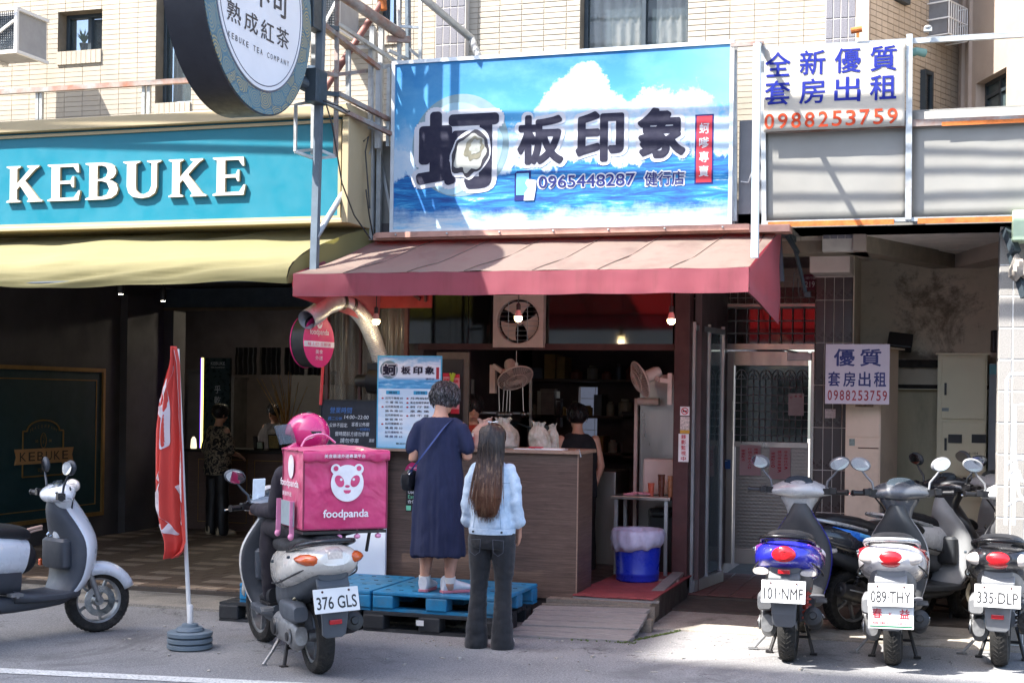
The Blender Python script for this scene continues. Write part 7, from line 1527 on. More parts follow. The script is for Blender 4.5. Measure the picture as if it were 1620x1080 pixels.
    b.tube([(.16, .05, .30), (.24, .02, .31), (.24, -.2, .36)], .006, 6); b.build('exhaust_guard', M_alu, r)
    b = MB(); b.lathe([(.055, 0), (.05, .012), (.02, .016)], 18, Matrix.Translation((-.205, .29, .28)) @ Matrix.Rotation(-pi/2, 4, 'Y')); b.lathe([(.03, 0), (.028, .01)], 14, Matrix.Translation((-.20, -.02, .26)) @ Matrix.Rotation(-pi/2, 4, 'Y')); b.build('engine_cover', M_exh, r, smooth=True)
    # engine, exhaust, shocks, stands
    b = MB(); b.tube([(.10, .45, .24), (.13, .3, .2), (.16, .12, .24)], .02, 10); b.tube([(.165, .18, .25), (.17, .12, .26), (.178, -.16, .33), (.18, -.24, .355), (.18, -.25, .357)], [.03, .058, .066, .062, .04], 22); b.build('exhaust', M_exh, r, smooth=True)
    b = MB(); b.tube([(.18, -.246, .357), (.18, -.262, .361)], [.03, .022], 16); b.build('exhaust_tip', M_exh, r, smooth=True)
    b = MB(); ks = smoothl([(.42, .27, .05, .07), (.3, .28, .06, .10), (.1, .27, .055, .085), (-.02, .26, .055, .10), (-.12, .27, .04, .06)], 12); b.loft([sring(y, z, w, h, 2.6, xo=-.135) for y, z, w, h in ks]); b.tube([(-.19, .29, .28), (-.205, .29, .28)], .06, 18); b.tube([(-.19, -.02, .26), (-.2, -.02, .26)], .05, 18); b.build('engine_case', M_engine, r, smooth=True)
    b = MB(); b.loft([sring(y, .42, w, h, 4, xo=-.15) for y, w, h in ((.18, .045, .05), (.1, .055, .065), (-.12, .055, .065), (-.18, .045, .045))]); b.build('air_box', MT, r, smooth=True)
    for s_ in (-1, 1): b = MB(); spring(b, (s_*.125, -.06, .31), (s_*.12, .03, .60), .026); b.build('shock_absorber', pm('spring_'+spr, spr, .4, .2, var=.1), r, smooth=True)
    b = MB()
    for s_ in (-1, 1): b.tube([(s_*.09, .36, .22), (s_*.13, .30, .08), (s_*.15, .28, .012)], .013, 8); b.cbox((s_*.155, .27, .01), (.05, .05, .012))
    b.tube([(-.12, .31, .12), (.12, .31, .12)], .01, 8); b.build('centre_stand', M_black, r, smooth=True)
    if kick == 'side': b = MB(); b.tube([(-.12, .42, .2), (-.2, .38, .1), (-.27, .36, .02)], .012, 8); b.cbox((-.28, .36, .012), (.07, .03, .01)); b.build('side_stand', M_engine, r, smooth=True)
    b = MB()
    for k, pts in enumerate((((.17, .95, 1.1), (.12, 1.0, 1.0), (.08, 1.02, .9)), ((-.17, .95, 1.1), (-.1, 1.0, 1.0), (-.06, 1.02, .9)))): b.tube(smoothl(pts, 8), .006, 6)
    b.build('brake_cable', M_black, r, smooth=True)
    return r
sc1 = scooter('blue and purple scooter with grey handlebar cover and plate 101-NMF', (-1.16, 10.0, 0), rad(2), '2226a8', '101·NMF', trim='5a5c60', inner='3a3b3f', accent='7a3a8c', stripe='d8d8e4', tail='wing', steer=rad(-6), spr='b5473a', headc='a3a5a6', rail='1d1d20', kick='side', lean=rad(0))
sc2 = scooter('red and white scooter with plate 089-THY and a second plate with red characters', (-.46, 10.13, 0), rad(1), 'd2cfd0', '089·THY', trim='7a7c80', inner='3b3d40', accent='c01f2a', stripe='e0e0e0', tail='band', steer=rad(14), headc='55585d', rail='b9bbbd', plate_sub='春益', kick='side', lean=rad(-1))
sc3 = scooter('glossy black scooter with pale handlebar cover and plate 335-DLP at the right edge', (.24, 10.36, 0), rad(-4), '1b1b1f', '335·DLP', trim='77797c', inner='4a4b4e', tail='band', steer=rad(16), headc='b9babb', dash='2b59b0', rail='1d1d20', kick='side')
sc4 = scooter('black scooter with bright blue side stripes parked across behind the red and white one', (-.86, 11.5, 0), rad(-46), '26292f', None, trim='35383c', inner='8f9193', accent='1d6fd0', stripe='5db4ee', steer=rad(10), tail='wing')
sc5 = scooter('white scooter half hidden behind the blue striped one with its handlebar showing', (-.40, 12.15, 0), rad(-40), 'c9cacb', None, trim='6a6c70', inner='8f9193', steer=rad(10), tail='band')
sc6 = scooter('white scooter with dark inner shield parked beside the gold framed board', (-6.75, 8.08, 0), rad(-24), 'd3d9e0', None, trim='3d4148', inner='3d424b', steer=rad(-14), tail='split', rail='b9bbbd', kick='stand', mirror=1.05, hz=-.09)
b = MB(); b.tube(smoothl([(-.15, .1, .72), (-.2, .3, .66), (-.19, .5, .60), (-.17, .62, .62), (-.14, .75, .76), (-.12, .9, .80)], 24), .011, 8); b.tube(smoothl([(-.15, .05, .72), (-.22, .3, .64), (-.21, .5, .575), (-.18, .64, .6), (-.14, .77, .74), (-.12, .9, .78)], 24), .009, 8); b.build('bungee_cord', pm('bungee_cord', 'b39484', .7), sc6, smooth=True)
b = MB(); b.box((-.225, .93, .50), (-.19, .96, .55)); b.build('side_reflector', M_amber, sc6, bevel=.006)
b = MB(); b.ball((0, .66, .60), (.12, .11, .12), 20, 12); b.build('tunnel_bag', M_seat, sc6, smooth=True)
sc7 = scooter('dusty white delivery scooter with amber signals and plate 376-GLS ridden by the courier', (-3.98, 8.40, 0), rad(42), 'd6d3cc', '376 GLS', trim='4a5058', inner='2c3037', tail='split', steer=rad(8), spr='b5aa8c', kick='side', lean=rad(-3), hz=-.10, headc='77828e', rail='35383c')
# courier's phone on a holder
def R3(o, v): return Matrix.Translation(o.location) @ o.rotation_euler.to_matrix().to_4x4() @ Vector(v)
b = MB(); b.cbox((-.12, .90, 1.14), (.085, .012, .15), 0, .3); b.tube([(-.14, .93, 1.04), (-.12, .905, 1.1)], .008, 8); ph = tag(b.build('phone', pm('phone_screen', 'b9c9de', .2, var=.15, scale=20, estr=.15)), 'pale phone in a holder on the delivery scooter handlebar', 'phone'); ph.location = sc7.location; ph.rotation_euler = sc7.rotation_euler
# delivery bag on its rack
dbg = root('delivery_bag', 'big square pink insulated delivery bag with a white round bear emblem on the scooter rack', 'bag', tuple(sc7.location)); dbg.rotation_euler = (0, 0, rad(43)); dbg.location = (-3.97, 8.47, 0)
M_bagp = NT('pink_bag_fabric'); nn1 = M_bagp.noise(5, 5, .6); M_bagp.put(color=M_bagp.mix(M_bagp.mapr(nn1, .3, .7), 'b8245c', 'd23a74'), rough=.42, sheen=.2, coat=.15); M_bagp.bump(M_bagp.math('ADD', M_bagp.noise(4.5, 2, .5, None, .8), M_bagp.math('MULTIPLY', M_bagp.noise(13, 2, .5), .25)), .8, .035); M_bagp = M_bagp.mat
bx0, bx1, by0, by1, bz0, bz1 = -.26, .29, -.34, .11, .955, 1.44
def puff(u, v, w_=.012): return w_*sin(pi*u)*sin(pi*v)+.007*mnoise.noise(Vector((u*5, v*5, 3)))
b = MB(); b.grid(lambda u, v: (bx0+(bx1-bx0)*u, by0-puff(u, v, .02), bz0+(bz1-bz0)*v), 30, 26); b.grid(lambda u, v: (bx1-(bx1-bx0)*u, by1+puff(u, v), bz0+(bz1-bz0)*v), 20, 16)
b.grid(lambda u, v: (bx0-puff(u, v, .015), by1-(by1-by0)*u, bz0+(bz1-bz0)*v), 20, 16); b.grid(lambda u, v: (bx1+puff(u, v, .015), by0+(by1-by0)*u, bz0+(bz1-bz0)*v), 20, 16)
b.grid(lambda u, v: (bx0+(bx1-bx0)*u, by1-(by1-by0)*v, bz0), 2, 2); b.build('bag_body', M_bagp, dbg, smooth=True)
b = MB(); e = .012; b.grid(lambda u, v: (bx0-e+(bx1-bx0+2*e)*u, by0-e+(by1-by0+2*e)*v, bz1+.004+.03*sin(pi*u)*sin(pi*v)+.008*mnoise.noise(Vector((u*6, v*6, 0)))), 30, 20)
b.grid(lambda u, v: (bx0-e+(bx1-bx0+2*e)*u, by0-e-.004-.006*sin(v*pi)+.004*sin(u*40), bz1+.004-(.055+.012*sin(u*9)+.006*sin(u*31))*v), 50, 4); b.build('lid', M_bagp, dbg, smooth=True, solid=.006, auto=False)
M_pinkw2 = pm('pale_pink_piping', 'd98bb0', .6)
b = MB()
for p, q in (((bx0, by0, bz0), (bx0, by0, bz1)), ((bx1, by0, bz0), (bx1, by0, bz1)), ((bx0, by1, bz0), (bx0, by1, bz1)), ((bx0, by0, bz0), (bx1, by0, bz0)), ((bx0, by0, bz0), (bx0, by1, bz0))): b.tube([p, q], .006, 6)
b.build('piping', pm('dark_pink_piping', '7d2244', .6), dbg, smooth=True)
FB = frame((0, by0-.026, 0), (1, 0, 0), (0, 0, 1)); b = MB(); b2 = MB(); ppanda(b, b2, .015, 1.245, .108, FB, .001); put_text(b, 'foodpanda', -.14, 1.015, .30, .066, .002, .022, FB)
b.build('white_print', M_wprint, dbg); b2.build('pink_print', M_bagp, dbg)
b = MB(); put_text(b, '美食最速外送專業平台', -.14, bz1-.036, .27, .024, .018, .012, frame((0, by0-.022, 0), (1, 0, 0), (0, 0, 1))); b.build('white_print', M_wprint, dbg)
FL = frame((bx0-.02, 0, 0), (0, -1, 0), (0, 0, 1)); b = MB(); put_text(b, 'foodpanda', -.10, 1.2, .40, .06, .002, .02, FL); put_text(b, '美食外送', -.05, 1.15, .2, .03, .002, .01, FL); b.prism(ellipse(.13, 1.34, .06, .075, 24), .002, FL); b.build('white_print', M_wprint, dbg)
b = MB(); b.grid(lambda u, v: (bx0-.028, by1-.06-.28*u, bz0+.01+.155*v), 6, 4); b.build('grey_pocket', pm('pocket_grey', '8b9aa0', .5, var=.15, bump=.4, bscale=30), dbg, solid=.006)
b = MB()
for y in (by1-.03, by1-.33): b = MB(); b.bar((bx0-.036, y, bz0+.17), (bx0-.036, y+.01, bz0-.05), .03, .008); b.ball((bx0-.04, y+.01, bz0-.055), (.02, .022, .022), 10, 8); b.build('strap', M_pinkw2, dbg, smooth=True)
for x in (-.02, .1, .24): b = MB(); b.bar((x, by0+.02, bz0), (x, by0+.02, bz0-.045), .02, .008); b.ball((x, by0+.015, bz0-.05), (.022, .018, .016), 10, 8); b.build('strap', M_pinkw2, dbg, smooth=True)
b = MB(); b.tube(smoothl([(bx0+.1, 0.05, bz1+.02), (bx0+.14, .04, bz1+.08), (-.02, .03, bz1+.10), (.06, .02, bz1+.045)], 16), .014, 8, flat=.5); b.build('carry_handle', M_pinkw2, dbg, smooth=True)
b = MB(); b.box((bx0, by0, bz0-.03), (bx1, by1, bz0-.012)); b.bar((-.15, -.25, bz0-.02), (-.1, .1, .86), .018); b.bar((.15, -.25, bz0-.02), (.1, .1, .86), .018); b.bar((.2, -.28, bz0-.02), (.19, -.25, .80), .015); b.build('rack', M_black, dbg)
# ================================================================ people
M_skin = pm('skin', 'c08f78', .5, var=.08, scale=14, bump=.05)
def body(name, mat, par, caps, vox=.012, lap=4, fn=None):
    """one continuous surface grown from tapered limbs: caps = [(points, radii, flat)]"""
    b = MB()
    for c in caps:
        pts, rs_ = c[0], c[1]; fl_ = c[2] if len(c) > 2 else 1.0
        if fl_ == 'loft': b.loft([[(x, y, z) for x, y, z in rg] for rg in pts]); continue
        b.tube(pts, rs_, 16, flat=fl_)
        if fl_ == 1.0: b.ball(pts[0], rs_[0] if isinstance(rs_, (list, tuple)) else rs_, 14, 10); b.ball(pts[-1], rs_[-1] if isinstance(rs_, (list, tuple)) else rs_, 14, 10)
    o = b.build(name, mat, par, rem=vox, lap=lap); o = baked(o)
    if fn: wrinkle(o, fn)
    o.data.polygons.foreach_set('use_smooth', [True]*len(o.data.polygons)); return o
def torso(keys, n=14):
    """rings (z, yc, half width, half depth)"""
    return ([[(w*math.copysign(abs(cos(a))**.85, cos(a)), y+d*sin(a), z) for a in [2*pi*j/24 for j in range(24)]] for z, y, w, d in smoothl(keys, n)], None, 'loft')
def hand(c, palm, fwd, side):
    """palm and five bent fingers as limbs; palm = direction to the fingertips, fwd = palm side, side = thumb side"""
    c, p, f_, s_ = Vector(c), Vector(palm).normalized(), Vector(fwd).normalized(), Vector(side).normalized(); out = [([c, c+p*.045, c+p*.08], [.022, .030, .026], .6)]
    for k, L in enumerate((.068, .076, .070, .055)):
        q = c+p*.078+s_*(.026-.0175*k); out.append(([q-p*.02, q+p*L*.4+f_*.004, q+p*L*.72+f_*L*.25, q+p*L*.86+f_*L*.5], [.0095, .009, .0082, .007]))
    q = c+p*.025+s_*.022; out.append(([q, q+s_*.022+p*.022+f_*.008, q+s_*.03+p*.05+f_*.018], [.012, .0105, .0085])); return out
def head(par, c, skin=M_skin, pitch=0, yaw=0, R_=.1):
    M = Matrix.Translation(c) @ Matrix.Rotation(yaw, 4, 'Z') @ Matrix.Rotation(pitch, 4, 'X'); b = MB()
    b.ball((0, 0, .015), (R_*.76, R_*.94, R_*1.02), 24, 18, M); b.ball((0, .02, -.055), (R_*.55, R_*.66, R_*.62), 20, 14, M); b.ball((0, .098, -.022), (.012, .017, .02), 10, 8, M); b.ball((0, .09, -.005), (.008, .012, .03), 10, 8, M)
    for s_ in (-1, 1): b.ball((s_*.077, -.002, -.01), (.010, .02, .032), 10, 8, M)
    for z in (-.056, -.064): b.ball((0, .083, z), (.024, .012, .006), 10, 6, M)
    o = b.build('head', skin, par, rem=.006, lap=2); baked(o); o.data.polygons.foreach_set('use_smooth', [True]*len(o.data.polygons))
    b = MB()
    for s_ in (-1, 1): b.ball((s_*.031, .083, .008), (.013, .01, .008), 10, 8, M)
    b.build('eyes', pm('eye_dark', '2a211d', .2), o, smooth=True); b = MB()
    for s_ in (-1, 1): b.tube([M @ Vector((s_*.015, .094, .028)), M @ Vector((s_*.045, .085, .03))], .003, 5)
    b.build('eyebrows', pm('brow', '2a211d', .8), o); b = MB(); b.ball((0, .0905, -.06), (.02, .007, .005), 10, 6, M); b.build('lips', pm('lips', 'a3564e', .5), o, smooth=True); return o
def shoe(par, c, yaw, m, sole, nm='shoe', L=.25):
    M = Matrix.Translation(c) @ Matrix.Rotation(yaw, 4, 'Z'); b = MB()
    ks = smoothl([(-.075, .055, .030, .045), (-.05, .058, .038, .055), (0, .055, .040, .050), (.06, .042, .044, .034), (.12, .034, .045, .026), (.165, .028, .036, .018), (.18, .024, .015, .008)], 18); k_ = L/.255
    b.loft([sring(y*k_, z*1.12+.006, w*1.1, h*1.15, 2.3, 20) for y, z, w, h in ks], M=M); b.tube([M @ Vector((0, -.03, .07)), M @ Vector((0, -.035, .105))], [.038, .036], 16); o = b.build(nm, m, par, smooth=True)
    b = MB(); b.loft([[(x*w, y*k_, z) for x, z in ((-1, .001), (1, .001), (1.04, .022), (-1.04, .022))] for y, w in ((-.082, .028), (-.06, .038), (0, .037), (.07, .046), (.13, .046), (.17, .034), (.187, .014))], M=M); b.build('sole', sole, o, smooth=False, bevel=.004)
    b = MB()
    for k in range(4): b.bar(M @ Vector((-.02, (.03+.022*k)*k_, .092-.012*k)), M @ Vector((.02, (.034+.022*k)*k_, .092-.012*k)), .006, .005)
    b.build('laces', m, o); return o
def folds(amp, fx=16, fz=2.2, seed=0, fine=.3):
    def f(c): return amp*(mnoise.noise(Vector((c.x*fx+seed, c.y*fx*.8, c.z*fz)))+fine*mnoise.noise(Vector((c.x*fx*2.6, c.y*fx*2.6+seed, c.z*fz*3))))
    return f
def cloth_mat(name, a, b_, rough=.85, sc_=40, bump=.3, sheen=.0, aniso=(1, 1, .25)):
    t = NT(name); t.put(color=t.mix(t.mapr(t.noise(sc_, 5, .7, t.map(aniso)), .35, .68), a, b_), rough=rough, sheen=sheen); t.bump(t.noise(300, 2, .6), bump, .002); return t.mat
def limb(a, b_, c_, ra, rb, rc, n=5):
    a, b_, c_ = Vector(a), Vector(b_), Vector(c_); pts = []; rs_ = []
    for i in range(n): pts.append(a.lerp(b_, i/n)); rs_.append(ra+(rb-ra)*i/n)
    for i in range(n+1): pts.append(b_.lerp(c_, i/n)); k = i/n; rs_.append(rb*(1-k)+rc*k+.010*sin(pi*min(1, k*1.5))*(ra > .055))
    return pts, rs_

# ---- grey haired woman in a navy dress on the blue pallet
wp = W(693, 936, Z=.302)
w1 = root('person', 'woman with short greying hair and navy dress standing on the blue pallet', 'person', tuple(wp), rad(4))
feet = [(-.105, .02, 0), (.10, 0, 0)]
arms = [limb((-.165, .0, 1.26), (-.205, -.03, 1.02), (-.12, .2, .98), .047, .040, .027), limb((.165, .0, 1.26), (.222, -.01, 1.04), (.13, .22, 1.05), .047, .040, .027)]
legs = [limb((-.09, .01, .75), (-.095, .03, .42), (-.105, -.02, .07), .085, .058, .036), limb((.09, .01, .75), (.095, .03, .42), (.10, -.04, .07), .085, .058, .036)]
body('body', M_skin, w1, [torso([(.72, 0, .15, .11), (.85, 0, .165, .12), (1.0, .005, .145, .11), (1.15, .01, .15, .11), (1.27, .0, .15, .085), (1.33, 0, .07, .06), (1.38, .01, .05, .05)]), ([(0, 0, 1.3), (0, .025, 1.44)], [.055, .05])]+arms+legs+hand((-.12, .2, .98), (.3, .9, -.1), (0, 0, -1), (1, -.2, 0))+hand((.13, .22, 1.05), (-.3, .9, 0), (0, 0, -1), (-1, -.2, 0))+[([(f_[0], f_[1]-.03, .05), (f_[0], f_[1]+.01, .045)], [.035, .03]) for f_ in feet], .010)
hd = Vector((.015, .055, 1.475)); head(w1, hd, pitch=-.35)
M_dress = cloth_mat('navy_jersey', '1e2542', '272e4d', .95, 14, .3)
def dressf(c):
    k = min(1, max(0, (1.15-c.z)/.8)); return .022*k*mnoise.noise(Vector((math.atan2(c.y, c.x)*3.2, 0, c.z*.9)))+.014*k*mnoise.noise(Vector((math.atan2(c.y, c.x)*8, 2, c.z*1.2)))+.006*mnoise.noise(Vector((c.x*14, c.y*14, c.z*7)))+.004*mnoise.noise(Vector((c.x*30, c.y*30, c.z*14)))
body('dress', M_dress, w1, [torso([(.28, -.01, .208, .16), (.45, -.01, .203, .16), (.65, -.01, .196, .157), (.82, -.005, .188, .152), (.95, 0, .178, .142), (1.08, .005, .166, .13), (1.18, .005, .16, .12), (1.26, .0, .158, .10), (1.315, 0, .125, .075), (1.34, .005, .075, .062)], 24),
 ([(-.11, 0, 1.285), (-.165, -.005, 1.255), (-.19, -.01, 1.19), (-.212, -.02, 1.10)], [.052, .058, .058, .060]), ([(.11, 0, 1.285), (.165, -.005, 1.255), (.195, -.01, 1.19), (.222, -.015, 1.11)], [.052, .058, .058, .060])], .010, 5, dressf)
for s_, y_ in ((-.105, .02), (.10, 0)): shoe(w1, (s_*1.0, y_, 0), rad(-2 if s_ < 0 else -48), pm('trainer_white', 'd5d6da', .6, var=.08, scale=30, bump=.3), pm('trainer_pink', 'c77a86', .6))
for f_, yw_ in ((-.105, 0), (.10, 0)): b = MB(); b.tube([(f_, -.03 if f_ > 0 else -.005, .08), (f_, -.035 if f_ > 0 else -.01, .125)], [.044, .046], 16); b.build('sock', M_white, w1, smooth=True)
def tuft_hair(par, c, R_, m, n, lmin, lmax, seed, name='hair', M=None, cap=None):
    """short hair: a scalp cap plus many curved locks"""
    rr = random.Random(seed); b = MB(); M = M or Matrix.Translation(c)
    b.ball((0, -.012, .025), (R_[0], R_[1], R_[2]), 24, 16, M)
    for i in range(n):
        a = rr.uniform(0, 2*pi); e = rr.uniform(-.35, 1.5); p = Vector((cos(a)*cos(e)*R_[0]*.97, sin(a)*cos(e)*R_[1]*.97-.012, sin(e)*R_[2]*.97+.025))
        if p.y > .045 and p.z < .05: continue
        out = Vector((p.x, p.y, p.z-.02)).normalized(); tan = Vector((-out.y, out.x, 0))*rr.uniform(-.5, .5)+Vector((0, 0, -1))*rr.uniform(.7, 1.3)+Vector((0, .15, 0)); tan = (tan-out*tan.dot(out)); tan.normalize()
        L = rr.uniform(lmin, lmax); b.tube([M @ p, M @ (p+out*.009+tan*L*.45), M @ (p+out*.007+tan*L*.8), M @ (p-out*.002+tan*L)], [.0035, .0045, .003, .0008], 4, flat=.5)
    return b.build(name, m, par, smooth=True, auto=False)
t = NT('greying_hair'); n_ = t.noise(34, 6, .75, t.map((1, 1, .5)), 1.5); t.put(color=t.ramp(n_, (.38, '151417'), (.5, '2e2d31'), (.6, '77767b'), (.7, 'b5b4ba')), rough=.38, spec=.6); M_greyhair = t.mat
tuft_hair(w1, hd, (.102, .115, .108), M_greyhair, 1100, .035, .08, 3, M=Matrix.Translation(hd) @ Matrix.Rotation(-.35, 4, 'X'))
b = MB(); st = [(.10, -.05, 1.315), (.06, -.11, 1.26), (-.02, -.155, 1.14), (-.11, -.165, 1.02), (-.185, -.14, .93), (-.215, -.07, .88)]
for i, (p, q) in enumerate(zip(smoothl(st, 16), smoothl(st, 16)[1:])): b.bar(p, q, .012, .042, up=(-.6, -.2, .8)) if 0 else None
sp_ = smoothl(st, 20); b.loft([[(p[0]-.016, p[1]-.004, p[2]-.012), (p[0]+.016, p[1]-.004, p[2]+.012), (p[0]+.016, p[1]+.004, p[2]+.012), (p[0]-.016, p[1]+.004, p[2]-.012)] for p in sp_]); hb = root('shoulder_bag', 'small black shoulder bag on a blue strap worn across the navy dress', 'bag', tuple(wp), rad(4)); b.build('strap', pm('strap_blue', '3d4f86', .8, var=.1), hb, smooth=True)
b = MB(); b.loft([sring(y, .86+dz, w, h, 3, xo=-.235) for y, w, h, dz in ((-.13, .03, .04, .0), (-.10, .045, .075, -.01), (0, .05, .085, -.01), (.08, .04, .06, 0))]); b.build('pouch', M_seat, hb, smooth=True)
b = MB(); b.tube([(-.20, -.13, .93), (-.215, -.135, .91), (-.20, -.14, .90), (-.19, -.13, .92)], .006, 6); b.build('buckle', M_chrome, hb, smooth=True)

# ---- long haired woman in a denim jacket
wp2 = W(776, 1024, Z=0)
w2 = root('person', 'woman with very long brown hair in a light denim jacket and flared dark jeans', 'person', tuple(wp2), rad(3))
arms = [limb((-.135, 0, 1.27), (-.178, -.01, 1.02), (-.17, .13, .85), .036, .030, .022), limb((.135, 0, 1.27), (.178, -.01, 1.02), (.17, .12, .85), .036, .030, .022)]
legs = [limb((-.085, 0, .82), (-.085, .01, .46), (-.10, -.02, .08), .08, .045, .034), limb((.085, 0, .82), (.085, .01, .46), (.085, -.02, .08), .08, .045, .034)]
body('body', M_skin, w2, [torso([(.80, 0, .15, .11), (.92, 0, .155, .11), (1.05, .0, .115, .09), (1.18, .01, .125, .09), (1.28, .0, .12, .07), (1.33, 0, .055, .05), (1.38, .01, .045, .045)]), ([(0, 0, 1.3), (0, .01, 1.44)], [.05, .045])]+arms+legs+hand((-.17, .13, .85), (.1, .5, -.8), (.6, .4, 0), (.2, .8, .3))+hand((.17, .12, .85), (-.05, .3, -.9), (-.6, .4, 0), (0, .9, .2))+[([(-.10, -.04, .05), (-.10, .07, .035)], [.032, .028]), ([(.085, -.04, .05), (.085, .07, .035)], [.032, .028])], .010)
hd2 = Vector((0, .01, 1.49)); head(w2, hd2, pitch=-.08)
M_denim = cloth_mat('pale_denim', 'a8bfd4', 'c9d9e8', .9, 22, .4, .2, (1, 1, 1)); M_jean = cloth_mat('black_denim', '101217', '1d2026', .85, 30, .35, .2)
def jf(c): return .010*mnoise.noise(Vector((c.x*13, c.y*9, c.z*15)))+.007*mnoise.noise(Vector((c.x*26, c.y*26, c.z*22)))
body('jacket', M_denim, w2, [torso([(.845, 0, .160, .130), (.90, 0, .158, .130), (1.0, .0, .150, .12), (1.12, .0, .150, .115), (1.22, .0, .150, .105), (1.29, .0, .132, .085), (1.335, 0, .08, .065), (1.35, 0, .065, .06)], 20), ([(-.115, 0, 1.28), (-.155, -.01, 1.21), (-.180, -.015, 1.04), (-.188, .02, .91)], [.052, .053, .046, .050]), ([(.115, 0, 1.28), (.155, -.01, 1.21), (.180, -.015, 1.04), (.188, .02, .91)], [.052, .053, .046, .050])], .010, 4, jf)
b = MB(); b.loft([[(w*math.copysign(abs(cos(a))**.85, cos(a)), d*sin(a), z) for a in [2*pi*j/36 for j in range(36)]] for z, w, d in ((.820, .160, .130), (.822, .168, .138), (.860, .172, .142), (.862, .165, .135))], caps=False); b.build('waistband', M_denim, w2, smooth=True)
b = MB()
for x in (-.105, .105): b.tube([(x, -.123, .842), (x, -.135, .842)], .008, 10)
b.build('buttons', M_alu_dk, w2, smooth=True)
b = MB()
for x in (-.1, .1): b.tube([(x*(1-.25*k/6), -.137+.010*(k/6)-.0, .87+.32*k/6) for k in range(7)], .0022, 5)
b.tube([(-.15+.3*k/10, -.134+.045*abs(k/5-1)**2, 1.19) for k in range(11)], .0022, 5); b.build('seams', pm('denim_seam', '7f97b0', .9), w2)
def lf2(c): return .006*mnoise.noise(Vector((c.x*12, c.y*10, c.z*16)))+.0035*mnoise.noise(Vector((c.x*25, c.y*20, c.z*40)))
body('jeans', M_jean, w2, [torso([(.72, 0, .150, .12), (.78, -.01, .172, .132), (.85, 0, .158, .12), (.88, 0, .145, .11)], 8), ([(-.085, -.005, .80), (-.088, 0, .65), (-.092, .005, .48), (-.095, 0, .40), (-.10, -.01, .25), (-.105, -.01, .12), (-.107, -.005, .025)], [.09, .084, .066, .062, .068, .078, .088]), ([(.085, -.005, .80), (.088, 0, .65), (.088, .005, .48), (.088, 0, .40), (.088, -.01, .25), (.088, -.01, .12), (.088, -.005, .025)], [.09, .084, .066, .062, .068, .078, .088])], .009, 4, lf2)
b = MB()
for s_ in (-1, 1):
    pts = [(s_*.045, .79), (s_*.125, .785), (s_*.122, .70), (s_*.085, .675), (s_*.05, .70), (s_*.045, .79)]; b.tube([(x, -.143+.25*(abs(x)-.06)**2*8*.3-(z < .75)*.004, z) for x, z in pts], .002, 5)
b.build('pocket_seams', pm('jean_seam', '4a4e58', .9), w2)
for s_ in (-.10, .085): shoe(w2, (s_, .0, 0), rad(-6 if s_ > 0 else 14), pm('sneaker_cream', 'c9c0b4', .6), pm('sneaker_sole', 'a89a8a', .7), L=.24)
# long straight hair
t = NT('long_brown_hair'); z_ = t.xyz()[2]; n_ = t.noise(60, 5, .7, t.map((1, 1, .04))); base = t.mix(t.mapr(z_, 1.42, 1.05), '261a17', '6a4634'); t.put(color=t.mix(t.math('MULTIPLY', t.mapr(n_, .52, .66), t.mapr(z_, 1.45, 1.15, .15, .75)), base, 'b99a7c'), rough=.34, spec=.55); M_lhair = t.mat
b = MB(); rr = random.Random(5)
b.ball((0, .0, 1.515), (.092, .108, .10), 24, 16)
b.loft([[(w*cos(a), y+d*sin(a), z) for a in [2*pi*j/28 for j in range(28)]] for z, y, w, d in smoothl([(1.53, -.01, .085, .09), (1.45, -.03, .086, .08), (1.36, -.06, .088, .06), (1.25, -.095, .098, .045), (1.12, -.13, .105, .032), (1.02, -.145, .09, .024), (.95, -.15, .06, .014)], 16)])
for i in range(1500):
    u = rr.uniform(-1, 1); a0 = u*1.5; x0 = .042*sin(a0)*rr.uniform(.2, 1); y0 = rr.uniform(-.10, .05)*(1 if abs(u) < .8 else .6); wob = rr.uniform(-.012, .012); end = rr.uniform(.90, 1.10)+.07*u*u; fr = rr.uniform(.6, 1.05)
    xs_ = u*.112*fr; lay = rr.uniform(-.018, .006)
    key = [(x0*.3, y0*.6+.0, 1.617-.02*abs(u)), (x0+u*.045, -.05-.055*(1-abs(u)), 1.575), (u*.094, -.03-.085*(1-u*u)**.5*1.0+lay, 1.48), (u*.090+wob, -.06-.062*(1-u*u)**.5+lay, 1.36), (xs_*.95+wob, -.125-.035*(1-u*u)**.5+lay, 1.22), (xs_+wob*2, -.158-.02*(1-u*u)**.5+lay, 1.08), (xs_*.88+wob*3+.01*sin(i), -.165+lay, end)]
    b.tube(smoothl(key, 14), [.0026]*5+[.0024]*5+[.002, .0016, .0012, .0008, .0005], 3)
b.build('hair', M_lhair, w2, smooth=True, auto=False)
b = MB(); b.tube([(.035*cos(a)-.0, -.02+.02*sin(a), 1.617+.006*sin(2*a)) for a in [2*pi*k/12 for k in range(10)]], .006, 6); b.build('hair_clip', pm('clip_pale', 'c4c9cf', .3, .3), w2, smooth=True)

